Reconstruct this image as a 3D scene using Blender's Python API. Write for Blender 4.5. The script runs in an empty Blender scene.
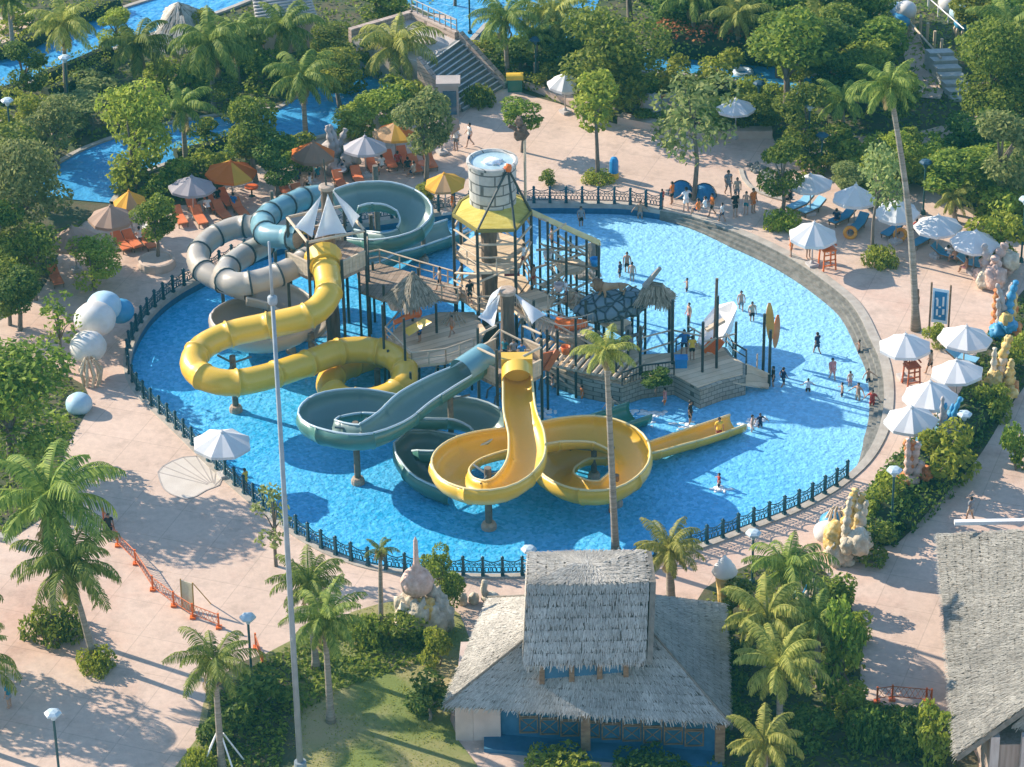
import bpy, math, random
import numpy as np
from mathutils import Vector, Matrix, noise as mnoise
R = random.Random(11)
scene = bpy.context.scene
COL = scene.collection
PI = math.pi
# ------------------------------------------------------------------ camera
CAM_H, PITCH, FOC, ROLL = 101.0, math.radians(30), 3175.0, math.radians(1.0)
_R0 = Vector((1, 0, 0)); _F = Vector((0, math.cos(PITCH), -math.sin(PITCH))); _U0 = Vector((0, math.sin(PITCH), math.cos(PITCH)))
_RR = _R0 * math.cos(ROLL) - _U0 * math.sin(ROLL); _UU = _R0 * math.sin(ROLL) + _U0 * math.cos(ROLL)
CAMP = Vector((0, 0, CAM_H))
def ray(x, y):
    return _RR * (x - 512) + _UU * (383.5 - y) + _F * FOC
def at(x, y, z=0.0):
    """point of the place at height z seen at this spot of the photograph"""
    d = ray(x, y)
    return CAMP + d * ((z - CAM_H) / d.z)
def hz(xb, yb, yt, z0=0.0, xt=None):
    """height of something standing at (xb,yb) whose top shows at yt"""
    b = at(xb, yb, z0); d = ray(xb if xt is None else xt, yt)
    return CAM_H + d.z * (b.y / d.y)
def sc(x, y):
    return FOC / (at(x, y) - CAMP).length          # pixels per metre
cam_d = bpy.data.cameras.new("camera"); cam = bpy.data.objects.new("camera", cam_d); COL.objects.link(cam)
cam_d.sensor_width = 36; cam_d.lens = FOC * 36 / 1024; cam_d.clip_end = 8000; cam_d.clip_start = 1
m = Matrix((_RR, _UU, -_F)).transposed().to_4x4(); m.translation = CAMP
cam.matrix_world = m
scene.camera = cam
# ------------------------------------------------------------------ light
SUN_EL, SUN_AZ = math.radians(28.5), math.radians(-60.5)     # azimuth clockwise from +Y
world = bpy.data.worlds.new("World"); scene.world = world; world.use_nodes = True
wn = world.node_tree.nodes; wl = world.node_tree.links
sky = wn.new("ShaderNodeTexSky"); sky.sky_type = 'NISHITA'; sky.sun_disc = False
sky.sun_elevation = SUN_EL; sky.sun_rotation = SUN_AZ; sky.air_density = 1.0; sky.ozone_density = 2.0; sky.dust_density = 0.2
bg = wn["Background"]; bg.inputs[1].default_value = 0.145
wl.new(sky.outputs[0], bg.inputs[0])
sd = bpy.data.lights.new("sun", 'SUN'); so = bpy.data.objects.new("sun", sd); COL.objects.link(so)
sd.energy = 4.3; sd.angle = math.radians(0.5); sd.color = (1.0, 0.87, 0.71)
to_sun = Vector((math.sin(SUN_AZ) * math.cos(SUN_EL), math.cos(SUN_AZ) * math.cos(SUN_EL), math.sin(SUN_EL)))
so.rotation_euler = to_sun.to_track_quat('Z', 'Y').to_euler(); so.location = (-60, 200, 80)
scene.view_settings.view_transform = 'Standard'; scene.view_settings.look = 'None'
scene.view_settings.gamma = 1; scene.view_settings.use_curve_mapping = False
scene.view_settings.exposure = 1.0
scene.cycles.use_denoising = True
scene.cycles.max_bounces = 6; scene.cycles.transparent_max_bounces = 8
scene.cycles.use_adaptive_sampling = True
# ------------------------------------------------------------------ materials
_mats = {}
def M(name, c, c2=None, rough=0.6, scale=4.0, bump=0.0, bscale=18.0, metal=0.0, spec=0.4, island=False, detail=3.0, trans=0.0, stretch=None, lo=0.35, hi=0.65, objrnd=0.0, coat=0.0, blotch=0.0, bl_scale=.7):
    """procedural material: two tones mixed by noise (or per leaf / straw), with a bump"""
    if name in _mats: return _mats[name]
    mt = bpy.data.materials.new(name); mt.use_nodes = True; _mats[name] = mt
    n = mt.node_tree.nodes; l = mt.node_tree.links; b = n["Principled BSDF"]
    b.inputs["Roughness"].default_value = rough; b.inputs["Metallic"].default_value = metal
    b.inputs["Specular IOR Level"].default_value = spec
    if coat: b.inputs["Coat Weight"].default_value = coat
    c = (*c, 1); c2 = (*c2, 1) if c2 else tuple(min(1, v * 1.18) for v in c[:3]) + (1,)
    tc = n.new("ShaderNodeTexCoord"); mp = n.new("ShaderNodeMapping"); l.new(tc.outputs["Object"], mp.inputs[0])
    if stretch: mp.inputs["Scale"].default_value = stretch
    mix = n.new("ShaderNodeMix"); mix.data_type = 'RGBA'
    mix.inputs[6].default_value = c; mix.inputs[7].default_value = c2
    if island:
        g = n.new("ShaderNodeNewGeometry"); l.new(g.outputs["Random Per Island"], mix.inputs[0])
    else:
        nz = n.new("ShaderNodeTexNoise"); nz.inputs["Scale"].default_value = scale; nz.inputs["Detail"].default_value = detail
        l.new(mp.outputs[0], nz.inputs["Vector"])
        mr = n.new("ShaderNodeMapRange"); mr.inputs[1].default_value = lo; mr.inputs[2].default_value = hi
        l.new(nz.outputs[0], mr.inputs[0]); l.new(mr.outputs[0], mix.inputs[0])
    out = mix.outputs[2]
    if objrnd:
        oi = n.new("ShaderNodeObjectInfo"); hs = n.new("ShaderNodeHueSaturation")
        m1 = n.new("ShaderNodeMapRange"); m1.inputs[3].default_value = 1 - objrnd; m1.inputs[4].default_value = 1 + objrnd
        l.new(oi.outputs["Random"], m1.inputs[0]); l.new(m1.outputs[0], hs.inputs["Value"])
        m2 = n.new("ShaderNodeMapRange"); m2.inputs[3].default_value = 0.5 - 0.06 * objrnd; m2.inputs[4].default_value = 0.5 + 0.06 * objrnd
        l.new(oi.outputs["Random"], m2.inputs[0]); l.new(m2.outputs[0], hs.inputs["Hue"])
        l.new(out, hs.inputs["Color"]); out = hs.outputs[0]
    if blotch:
        bn_ = n.new("ShaderNodeTexNoise"); bn_.inputs["Scale"].default_value = bl_scale; bn_.inputs["Detail"].default_value = 5; bn_.inputs["Roughness"].default_value = .65; l.new(tc.outputs["Object"], bn_.inputs["Vector"])
        br_ = n.new("ShaderNodeMapRange"); br_.inputs[1].default_value = .32; br_.inputs[2].default_value = .68; br_.inputs[3].default_value = 1 - blotch; br_.inputs[4].default_value = 1 + blotch * .4
        l.new(bn_.outputs[0], br_.inputs[0]); h2_ = n.new("ShaderNodeHueSaturation"); l.new(br_.outputs[0], h2_.inputs["Value"]); l.new(out, h2_.inputs["Color"]); out = h2_.outputs[0]
    l.new(out, b.inputs["Base Color"])
    if bump:
        bz = n.new("ShaderNodeTexNoise"); bz.inputs["Scale"].default_value = bscale; bz.inputs["Detail"].default_value = 4
        l.new(mp.outputs[0], bz.inputs["Vector"])
        bp = n.new("ShaderNodeBump"); bp.inputs["Strength"].default_value = min(1, bump); bp.inputs["Distance"].default_value = 0.05 * max(1, bump)
        l.new(bz.outputs[0], bp.inputs["Height"]); l.new(bp.outputs[0], b.inputs["Normal"])
    if trans:
        tr = n.new("ShaderNodeBsdfTranslucent"); ms = n.new("ShaderNodeMixShader"); ms.inputs[0].default_value = trans
        l.new(out, tr.inputs[0]); l.new(b.outputs[0], ms.inputs[1]); l.new(tr.outputs[0], ms.inputs[2])
        l.new(ms.outputs[0], n["Material Output"].inputs[0])
    return mt
def M_water(name, c, c2, cell=0.45, bump=1.0, rough=0.06, glare=None):
    mt = bpy.data.materials.new(name); mt.use_nodes = True
    n = mt.node_tree.nodes; l = mt.node_tree.links; b = n["Principled BSDF"]
    b.inputs["Roughness"].default_value = rough; b.inputs["IOR"].default_value = 1.33; b.inputs["Specular IOR Level"].default_value = .3
    tc = n.new("ShaderNodeTexCoord")
    nz = n.new("ShaderNodeTexNoise"); nz.inputs["Scale"].default_value = 0.09; nz.inputs["Detail"].default_value = 3; l.new(tc.outputs["Object"], nz.inputs["Vector"])
    mr = n.new("ShaderNodeMapRange"); mr.inputs[1].default_value = .3; mr.inputs[2].default_value = .7; l.new(nz.outputs[0], mr.inputs[0])
    # caustic light cells of the sunlit water, painted into the base colour
    vo = n.new("ShaderNodeTexVoronoi"); vo.inputs["Scale"].default_value = 4.4; l.new(tc.outputs["Object"], vo.inputs["Vector"])
    mx = n.new("ShaderNodeMix"); mx.data_type = 'RGBA'; mx.inputs[6].default_value = (*c, 1); mx.inputs[7].default_value = (*c2, 1)
    ad = n.new("ShaderNodeMath"); ad.operation = 'MULTIPLY_ADD'; ad.inputs[1].default_value = .45
    sx = n.new("ShaderNodeSeparateColor"); l.new(vo.outputs["Color"], sx.inputs[0]); l.new(sx.outputs[0], ad.inputs[0])
    m5 = n.new("ShaderNodeMath"); m5.operation = 'MULTIPLY'; m5.inputs[1].default_value = .55; l.new(mr.outputs[0], m5.inputs[0]); l.new(m5.outputs[0], ad.inputs[2])
    l.new(ad.outputs[0], mx.inputs[0])
    if glare:                                   # glare over the right and far water, painted as a paler colour
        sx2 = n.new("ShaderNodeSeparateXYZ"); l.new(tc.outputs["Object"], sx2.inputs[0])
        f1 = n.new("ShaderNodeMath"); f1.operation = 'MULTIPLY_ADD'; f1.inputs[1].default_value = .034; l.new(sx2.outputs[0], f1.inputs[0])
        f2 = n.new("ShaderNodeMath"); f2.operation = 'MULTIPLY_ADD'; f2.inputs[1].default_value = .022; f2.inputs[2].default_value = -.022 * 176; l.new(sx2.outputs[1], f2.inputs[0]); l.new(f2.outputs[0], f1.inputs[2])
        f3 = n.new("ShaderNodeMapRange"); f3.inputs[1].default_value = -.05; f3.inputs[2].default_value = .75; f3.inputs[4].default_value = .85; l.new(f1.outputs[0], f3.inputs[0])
        m9 = n.new("ShaderNodeMix"); m9.data_type = 'RGBA'; m9.inputs[7].default_value = (*glare, 1); l.new(f3.outputs[0], m9.inputs[0]); l.new(mx.outputs[2], m9.inputs[6])
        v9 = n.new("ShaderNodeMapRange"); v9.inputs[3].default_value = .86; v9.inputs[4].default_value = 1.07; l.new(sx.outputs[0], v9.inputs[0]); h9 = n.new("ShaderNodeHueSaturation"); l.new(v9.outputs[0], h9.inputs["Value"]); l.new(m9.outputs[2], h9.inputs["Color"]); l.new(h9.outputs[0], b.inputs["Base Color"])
    else: l.new(mx.outputs[2], b.inputs["Base Color"])
    # ripples
    wv = n.new("ShaderNodeTexVoronoi"); wv.feature = 'SMOOTH_F1'; wv.inputs["Scale"].default_value = 1 / cell; wv.inputs["Smoothness"].default_value = .6
    wb = n.new("ShaderNodeTexNoise"); wb.inputs["Scale"].default_value = 1.3; l.new(tc.outputs["Object"], wb.inputs["Vector"])
    va = n.new("ShaderNodeMix"); va.data_type = 'RGBA'; va.inputs[0].default_value = .35
    l.new(tc.outputs["Object"], va.inputs[6]); l.new(wb.outputs[1], va.inputs[7]); l.new(va.outputs[2], wv.inputs["Vector"])
    w2 = n.new("ShaderNodeTexNoise"); w2.inputs["Scale"].default_value = 1.6 / cell; w2.inputs["Detail"].default_value = 2; l.new(tc.outputs["Object"], w2.inputs["Vector"])
    sm = n.new("ShaderNodeMath"); sm.operation = 'ADD'; l.new(wv.outputs[0], sm.inputs[0]); l.new(w2.outputs[0], sm.inputs[1])
    bp = n.new("ShaderNodeBump"); bp.inputs["Strength"].default_value = bump; bp.inputs["Distance"].default_value = .16 * cell / .45
    l.new(sm.outputs[0], bp.inputs["Height"]); l.new(bp.outputs[0], b.inputs["Normal"])
    return mt
# ------------------------------------------------------------------ mesh builder
class MB:
    def __init__(s): s.v = []; s.f = []; s.m = []; s.cur = 0
    def add(s, vs, fs):
        o = len(s.v); s.v.extend(tuple(v) for v in vs)
        for f in fs: s.f.append(tuple(i + o for i in f)); s.m.append(s.cur)
    def box(s, c, size, rz=0.0, ax=None):
        x, y, z = (d / 2 for d in size); c = Vector(c)
        P = [Vector((sx * x, sy * y, sz * z)) for sz in (-1, 1) for sx, sy in ((-1, -1), (1, -1), (1, 1), (-1, 1))]
        mt = ax if ax is not None else Matrix.Rotation(rz, 3, 'Z')
        s.add([c + mt @ p for p in P], [(3, 2, 1, 0), (4, 5, 6, 7), (0, 1, 5, 4), (1, 2, 6, 5), (2, 3, 7, 6), (3, 0, 4, 7)]); return s
    def bar(s, a, b, w, h=None):
        a, b = Vector(a), Vector(b); d = b - a; L = d.length
        if L < 1e-6: return s
        d /= L; up = Vector((0, 0, 1)) if abs(d.z) < .97 else Vector((1, 0, 0))
        sx = d.cross(up).normalized(); sy = sx.cross(d)
        s.box((a + b) / 2, (w, h or w, L), ax=Matrix((sx, sy, d)).transposed()); return s
    def tube(s, pts, r, n=8, cap=True):
        pts = [Vector(p) for p in pts]; k = len(pts)
        rs = r if isinstance(r, (list, tuple)) else [r] * k
        t0 = (pts[1] - pts[0]).normalized(); u = t0.orthogonal().normalized(); o = len(s.v); vs = []
        for i in range(k):
            t = (pts[min(i + 1, k - 1)] - pts[max(i - 1, 0)]).normalized()
            u = (u - t * u.dot(t)).normalized(); w = t.cross(u)
            for j in range(n):
                a = 2 * PI * j / n; vs.append(pts[i] + (u * math.cos(a) + w * math.sin(a)) * rs[i])
        fs = [(i * n + j, i * n + (j + 1) % n, (i + 1) * n + (j + 1) % n, (i + 1) * n + j) for i in range(k - 1) for j in range(n)]
        if cap: fs += [tuple(range(n - 1, -1, -1)), tuple((k - 1) * n + j for j in range(n))]
        s.add(vs, fs); return s
    def cyl(s, a, b, r, n=10, r2=None): return s.tube([a, b], [r, r if r2 is None else r2], n)
    def lathe(s, c, prof, n=16, sx=1.0, sy=1.0, rot=0.0, cap=True):
        c = Vector(c); vs = []
        for r, z in prof:
            for j in range(n):
                a = 2 * PI * j / n + rot; vs.append(c + Vector((r * math.cos(a) * sx, r * math.sin(a) * sy, z)))
        k = len(prof)
        fs = [(i * n + j, i * n + (j + 1) % n, (i + 1) * n + (j + 1) % n, (i + 1) * n + j) for i in range(k - 1) for j in range(n)]
        if cap and prof[0][0] > 1e-4: fs.append(tuple(range(n - 1, -1, -1)))
        if prof[-1][0] > 1e-4: fs.append(tuple((k - 1) * n + j for j in range(n)))
        s.add(vs, fs); return s
    def prism(s, poly, z0, z1):
        k = len(poly); vs = [(p[0], p[1], z0) for p in poly] + [(p[0], p[1], z1) for p in poly]
        ar = sum(poly[i][0] * poly[(i + 1) % k][1] - poly[(i + 1) % k][0] * poly[i][1] for i in range(k))
        fs = [tuple(range(k - 1, -1, -1)), tuple(range(k, 2 * k))] + [(i, (i + 1) % k, k + (i + 1) % k, k + i) for i in range(k)]
        if ar < 0: fs = [f[::-1] for f in fs]
        s.add(vs, fs); return s
    def quad(s, *p): s.add(p, [tuple(range(len(p)))]); return s
    def slab(s, pts, th):
        """flat polygon with a thickness along its own normal"""
        pts = [Vector(p) for p in pts]; k = len(pts); nn = Vector((0, 0, 0))
        for i in range(k): nn += pts[i].cross(pts[(i + 1) % k])
        nn.normalize(); lowr = [p - nn * th for p in pts]
        s.add(pts + lowr, [tuple(range(k)), tuple(range(2 * k - 1, k - 1, -1))] + [(i, k + i, k + (i + 1) % k, (i + 1) % k) for i in range(k)]); return s
    def blob(s, c, r, seed=0, rough=.25, sub=2, freq=1.0):
        V, F = ICO[sub]; c = Vector(c); r = Vector(r) if not isinstance(r, (int, float)) else Vector((r, r, r)); o = Vector((seed * 7.3, seed * 3.1, seed * 1.7))
        s.add([c + Vector((p.x * r.x, p.y * r.y, p.z * r.z)) * (1 + rough * mnoise.noise(p * freq * 1.7 + o)) for p in V], F); return s
    def mesh(s, name, mats, smooth=False, org=None):
        me = bpy.data.meshes.new(name)
        vs = s.v if org is None else [(a - org[0], b - org[1], c - org[2]) for a, b, c in s.v]
        me.from_pydata(vs, [], s.f)
        for mt in (mats if isinstance(mats, (list, tuple)) else [mats]): me.materials.append(mt)
        if any(s.m): me.polygons.foreach_set("material_index", s.m)
        if smooth: me.polygons.foreach_set("use_smooth", [True] * len(s.f))
        me.update(); return me
    def build(s, name, mats, parent=None, smooth=False, org=None, local=False):
        """links the mesh as ONE object; world coordinates unless local"""
        if parent is not None and not local: org = WL[parent.name]
        o = bpy.data.objects.new(name, s.mesh(name, mats, smooth, org)); COL.objects.link(o)
        if parent is not None: o.parent = parent; WL[o.name] = WL.get(parent.name, Vector((0, 0, 0)))
        else:
            o.location = org if org is not None else (0, 0, 0); WL[o.name] = Vector(o.location)
        return o
WL = {}
def _ico(sub):
    import bmesh
    b = bmesh.new(); bmesh.ops.create_icosphere(b, subdivisions=sub, radius=1); V = [v.co.copy() for v in b.verts]; b.verts.index_update()
    F = [tuple(v.index for v in f.verts) for f in b.faces]; b.free(); return V, F
ICO = {i: _ico(i) for i in (1, 2, 3, 4)}
def tag(o, label=None, cat=None, group=None, kind=None):
    if label: o["label"] = label
    if cat: o["category"] = cat
    if group: o["group"] = group
    if kind: o["kind"] = kind
    return o
def thing(name, loc, label, cat, group=None, rz=0.0, s=1.0):
    o = bpy.data.objects.new(name, None); COL.objects.link(o); o.location = loc; o.rotation_euler = (0, 0, rz)
    o.scale = (s, s, s) if not isinstance(s, tuple) else s
    o.empty_display_size = .2; WL[o.name] = Vector(loc); return tag(o, label, cat, group)
def part(name, me, parent, loc=(0, 0, 0), rz=0.0, s=1.0, mat=None):
    """a part that shares its mesh with its repeats"""
    o = bpy.data.objects.new(name, me); COL.objects.link(o); o.parent = parent; o.location = loc; o.rotation_euler = (0, 0, rz)
    o.scale = (s, s, s) if not isinstance(s, tuple) else s
    if mat is not None: o.material_slots[0].link = 'OBJECT'; o.material_slots[0].material = mat
    WL[o.name] = WL.get(parent.name, Vector((0, 0, 0))); return o
def struct(o, kind='structure'): o["kind"] = kind; return o
def crom(pts, step=0.5, closed=False):
    """Catmull-Rom through points (Vectors), resampled"""
    pts = [Vector(p) for p in pts]; n = len(pts); out = []
    g = (lambda i: pts[i % n]) if closed else (lambda i: pts[max(0, min(n - 1, i))])
    for i in range(n if closed else n - 1):
        a, b, c, d = g(i - 1), g(i), g(i + 1), g(i + 2); k = max(1, int((c - b).length / step))
        for j in range(k):
            t = j / k
            out.append(.5 * ((2 * b) + (c - a) * t + (2 * a - 5 * b + 4 * c - d) * t * t + (3 * b - a - 3 * c + d) * t ** 3))
    if not closed: out.append(pts[-1])
    return out
def poly_sheet(px, z, name, mat, smooth_step=None, zbase=0.0):
    pts = [at(x, y, zbase) for x, y in px]
    if smooth_step: pts = crom(pts, smooth_step, True)
    from mathutils.geometry import tessellate_polygon
    tri = tessellate_polygon([[Vector((p.x, p.y, 0)) for p in pts]])
    b = MB(); fs = []
    for a, c, d in tri:
        A, B, C = pts[a], pts[c], pts[d]
        fs.append((a, c, d) if (B - A).cross(C - A).z > 0 else (a, d, c))
    b.add([(p.x, p.y, z) for p in pts], fs)
    return struct(b.build(name, mat))
# ------------------------------------------------------------------ palette
PAVE = M("paving", (.58, .43, .335), (.66, .50, .40), rough=.85, scale=.12, bump=.25, bscale=9, lo=.3, hi=.7)
def _pave():                                   # fine grain and worn warm patches of the printed concrete
    nt = PAVE.node_tree; n = nt.nodes; l = nt.links; b = n["Principled BSDF"]
    src = b.inputs["Base Color"].links[0].from_socket
    tc = n.new("ShaderNodeTexCoord")
    z1 = n.new("ShaderNodeTexNoise"); z1.inputs["Scale"].default_value = .055; z1.inputs["Detail"].default_value = 6; z1.inputs["Roughness"].default_value = .65; l.new(tc.outputs["Object"], z1.inputs["Vector"])
    r1 = n.new("ShaderNodeMapRange"); r1.inputs[1].default_value = .52; r1.inputs[2].default_value = .66; l.new(z1.outputs[0], r1.inputs[0])
    m1 = n.new("ShaderNodeMix"); m1.data_type = 'RGBA'; m1.inputs[7].default_value = (.56, .34, .25, 1); l.new(src, m1.inputs[6])
    k = n.new("ShaderNodeMath"); k.operation = 'MULTIPLY'; k.inputs[1].default_value = .7; l.new(r1.outputs[0], k.inputs[0]); l.new(k.outputs[0], m1.inputs[0])
    z2 = n.new("ShaderNodeTexNoise"); z2.inputs["Scale"].default_value = 2.2; z2.inputs["Detail"].default_value = 5; z2.inputs["Roughness"].default_value = .7; l.new(tc.outputs["Object"], z2.inputs["Vector"])
    r2 = n.new("ShaderNodeMapRange"); r2.inputs[1].default_value = .3; r2.inputs[2].default_value = .7; r2.inputs[3].default_value = .88; r2.inputs[4].default_value = 1.08; l.new(z2.outputs[0], r2.inputs[0])
    hs = n.new("ShaderNodeHueSaturation"); l.new(m1.outputs[2], hs.inputs["Color"]); l.new(r2.outputs[0], hs.inputs["Value"])
    z3 = n.new("ShaderNodeTexNoise"); z3.inputs["Scale"].default_value = .45; z3.inputs["Detail"].default_value = 7; z3.inputs["Roughness"].default_value = .75; l.new(tc.outputs["Object"], z3.inputs["Vector"])
    r3 = n.new("ShaderNodeMapRange"); r3.inputs[1].default_value = .50; r3.inputs[2].default_value = .72; r3.inputs[3].default_value = 1.0; r3.inputs[4].default_value = .72; l.new(z3.outputs[0], r3.inputs[0])
    h3_ = n.new("ShaderNodeHueSaturation"); l.new(r3.outputs[0], h3_.inputs["Value"]); l.new(hs.outputs[0], h3_.inputs["Color"]); bk_ = n.new("ShaderNodeTexBrick"); bk_.offset = 0.0; bk_.inputs["Color1"].default_value = (1, 1, 1, 1); bk_.inputs["Color2"].default_value = (.96, .96, .96, 1); bk_.inputs["Mortar"].default_value = (.80, .80, .80, 1); bk_.inputs["Scale"].default_value = 1; bk_.inputs["Brick Width"].default_value = 3.2; bk_.inputs["Row Height"].default_value = 3.2; bk_.inputs["Mortar Size"].default_value = .03
    mp_ = n.new("ShaderNodeMapping"); mp_.inputs["Rotation"].default_value = (0, 0, .35); l.new(tc.outputs["Object"], mp_.inputs[0]); l.new(mp_.outputs[0], bk_.inputs["Vector"])
    mm_ = n.new("ShaderNodeMix"); mm_.data_type = 'RGBA'; mm_.blend_type = 'MULTIPLY'; mm_.inputs[0].default_value = 1.0; l.new(h3_.outputs[0], mm_.inputs[6]); l.new(bk_.outputs[0], mm_.inputs[7]); l.new(mm_.outputs[2], b.inputs["Base Color"])
_pave()
STONE = M("kerb_stone", (.36, .32, .27), (.46, .42, .36), rough=.85, scale=1.6, bump=.4, bscale=6)
GREYSTONE = M("step_stone", (.13, .13, .115), (.22, .215, .19), rough=.85, scale=2.5, bump=.5, bscale=7)
TILE = M("pool_tile", (.02, .10, .19), (.03, .14, .25), rough=.35, scale=3)
IRON = M("fence_iron", (.012, .06, .085), (.02, .085, .115), rough=.45, scale=3)
POOLW = M_water("pool_water_m", (.012, .37, .72), (.15, .53, .85), cell=.24, bump=.75, glare=(.33, .65, .84))
RIVERW = M_water("river_water_m", (.05, .28, .56), (.08, .36, .62), cell=.7, bump=.5)
SOIL = M("soil_cover", (.05, .075, .025), (.11, .09, .05), rough=.9, scale=.6, bump=.8, bscale=5)
LAWN = M("lawn_grass", (.16, .20, .045), (.36, .29, .14), rough=.9, scale=.22, bump=.6, bscale=14, detail=6, lo=.42, hi=.68)
GREYPAVE = M("grey_paving", (.36, .32, .29), (.44, .38, .34), rough=.85, scale=.8, bump=.3)
# ------------------------------------------------------------------ pool
WZ = -0.7
RIM_PX = [(198, 281), (170, 298), (150, 317), (137, 338), (131, 358), (134, 378), (146, 397), (165, 415), (192, 441), (218, 467), (245, 491), (270, 512), (295, 530), (323, 547), (360, 562), (402, 570), (470, 574), (514, 574), (570, 571), (620, 565), (670, 553), (709, 541), (748, 526), (785, 512), (817, 496), (844, 478),
          (866, 455), (880, 425), (884, 392), (880, 362), (869, 337), (859, 316), (846, 299), (817, 276), (787, 257), (755, 241), (723, 228), (691, 217), (660, 211), (625, 206), (580, 205), (530, 205), (480, 208), (440, 213), (408, 218), (356, 226), (300, 240), (248, 257)]
RIM = crom([at(x, y) for x, y in RIM_PX], .7, True)
NR = len(RIM)
CEN = sum(RIM, Vector((0, 0, 0))) / NR
def _area(P): return sum(P[i].x * P[(i + 1) % len(P)].y - P[(i + 1) % len(P)].x * P[i].y for i in range(len(P)))
CCW = _area(RIM) > 0
def outn(i):
    t = (RIM[(i + 2) % NR] - RIM[(i - 2) % NR]).normalized()
    return Vector((t.y, -t.x, 0)) if CCW else Vector((-t.y, t.x, 0))
OUTN = [outn(i) for i in range(NR)]
def rim_index(x, y):
    p = at(x, y); return min(range(NR), key=lambda i: (RIM[i] - p).length)
def ring(name, offs, mat, i0=0, i1=None, closed=True):
    """strip along the pool rim; offs is a profile of (outward offset, height) or a function of the index"""
    i1 = NR if i1 is None else i1
    b = MB(); idx = [i % NR for i in range(i0, i1)]; prof = [offs(i) if callable(offs) else offs for i in idx]; k = len(prof[0])
    vs = [RIM[i] + OUTN[i] * d + Vector((0, 0, z)) for i, pr in zip(idx, prof) for d, z in pr]
    n = len(idx); fs = []
    for i in range(n if closed else n - 1):
        j = (i + 1) % n
        for q in range(k - 1):
            f = (i * k + q, j * k + q, j * k + q + 1, i * k + q + 1); fs.append(f if not CCW else f[::-1])
    b.add(vs, fs); return struct(b.build(name, mat))
I_L, I_R = rim_index(844, 478), rim_index(660, 211)        # the open stepped side on the right
_step = (1 if True else -1)
def on_right(i):
    a, c = I_L, I_R
    return (a <= i <= c) if a < c else (i >= a or i <= c)
def blend(i):
    if not on_right(i): return 0.0
    return min(1, min((i - I_L) % NR, (I_R - i) % NR) / 8)
# ground: one sheet out to the horizon, open over the pool
gb = MB(); far = []
for i in range(NR):
    d = (RIM[i] - CEN).normalized(); far.append(CEN + d * 2600)
lv = [RIM[i] + OUTN[i] * .2 for i in range(NR)] + [RIM[i] + (RIM[i] - CEN).normalized() * 30 for i in range(NR)] + far
fs = []
for q in range(2):
    for i in range(NR):
        j = (i + 1) % NR; f = (q * NR + i, (q + 1) * NR + i, (q + 1) * NR + j, q * NR + j); fs.append(f if CCW else f[::-1])
gb.add(lv, fs); struct(gb.build("ground", PAVE))
ring("pool_kerb", lambda i: [(0, -.25), (0, .07), (.5 + .12 * blend(i), .07), (.5 + .12 * blend(i), -.05)], STONE)
ring("pool_wall", lambda i: [(0, -1.1), (0, -.25)], TILE)
a, c = I_L, I_R + (NR if I_R < I_L else 0)
def stepprof(i):
    w = .27 * blend(i) + .02
    return [(-3 * w - .02, -1.0), (-3 * w, -.62), (-2 * w - .02, -.58), (-2 * w, -.38), (-w - .02, -.36), (-w, -.18), (-.02, -.16), (-.01, .02)]
ring("pool_steps", stepprof, GREYSTONE, a, c + 1, closed=False)
from mathutils.geometry import tessellate_polygon
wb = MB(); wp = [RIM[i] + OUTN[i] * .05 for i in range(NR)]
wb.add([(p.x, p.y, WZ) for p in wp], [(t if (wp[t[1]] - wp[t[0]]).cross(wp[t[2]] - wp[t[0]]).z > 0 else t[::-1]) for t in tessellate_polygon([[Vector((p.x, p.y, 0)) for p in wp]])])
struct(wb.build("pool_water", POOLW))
# ------------------------------------------------------------------ wrought iron fence
fence = thing("pool_fence", CEN, "dark teal wrought iron fence with scrollwork panels standing on the pool kerb", "fence")
i0, i1 = rim_index(660, 211), rim_index(844, 478)
# walk from the back of the pool round the left and the front
path = []
i = i0
while True:
    path.append(RIM[i] + OUTN[i] * .22 + Vector((0, 0, .07)))
    if i == i1: break
    i = (i + 1) % NR
L = [0]
for p, q in zip(path, path[1:]): L.append(L[-1] + (q - p).length)
NP = 96; tot = L[-1]; posts = []
k = 0
for j in range(NP + 1):
    d = tot * j / NP
    while k < len(L) - 2 and L[k + 1] < d: k += 1
    posts.append(path[k].lerp(path[k + 1], (d - L[k]) / (L[k + 1] - L[k])))
PL = tot / NP
pb = MB(); pb.box((0, 0, .62), (.15, .15, 1.24)); pb.box((0, 0, .07), (.22, .22, .14)); pb.box((0, 0, 1.2), (.2, .2, .05)); pb.lathe((0, 0, 1.22), [(.06, 0), (.08, .05), (.001, .12)], 8)
post_me = pb.mesh("post", IRON)
pn = MB(); u = PL - .15
def rail(z, r, sag=0.0): pn.tube([(u * (t / 8 - .5), 0, z + sag * (2 * t / 8 - 1) ** 2) for t in range(9)], r, 5)
rail(.2, .03); rail(.9, .035, .16)
for cx in (-.36, -.12, .12, .36):
    pn.tube([(cx * u + .14 * math.cos(2 * PI * t / 10), 0, .40 + .17 * math.sin(2 * PI * t / 10)) for t in range(11)], .028, 4)
    pn.tube([(cx * u + (.03 + .02 * t) * math.cos(1.1 * t), 0, .74 + (.02 + .012 * t) * math.sin(1.1 * t)) for t in range(8)], .026, 4)
for cx in (-.46, -.15, .15, .46):
    pn.tube([(cx * u + .04 * math.sin(t * 1.2), 0, .2 + .7 * t / 5) for t in range(6)], .018, 4)
panel_me = pn.mesh("scroll_panel", IRON)
for j, p in enumerate(posts):
    q = posts[min(j + 1, NP)] if j < NP else posts[j - 1]
    a = math.atan2(q.y - p.y, q.x - p.x)
    part("post", post_me, fence, p - CEN, a)
    if j < NP: part("scroll_panel", panel_me, fence, (p + q) / 2 - CEN, a)
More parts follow.
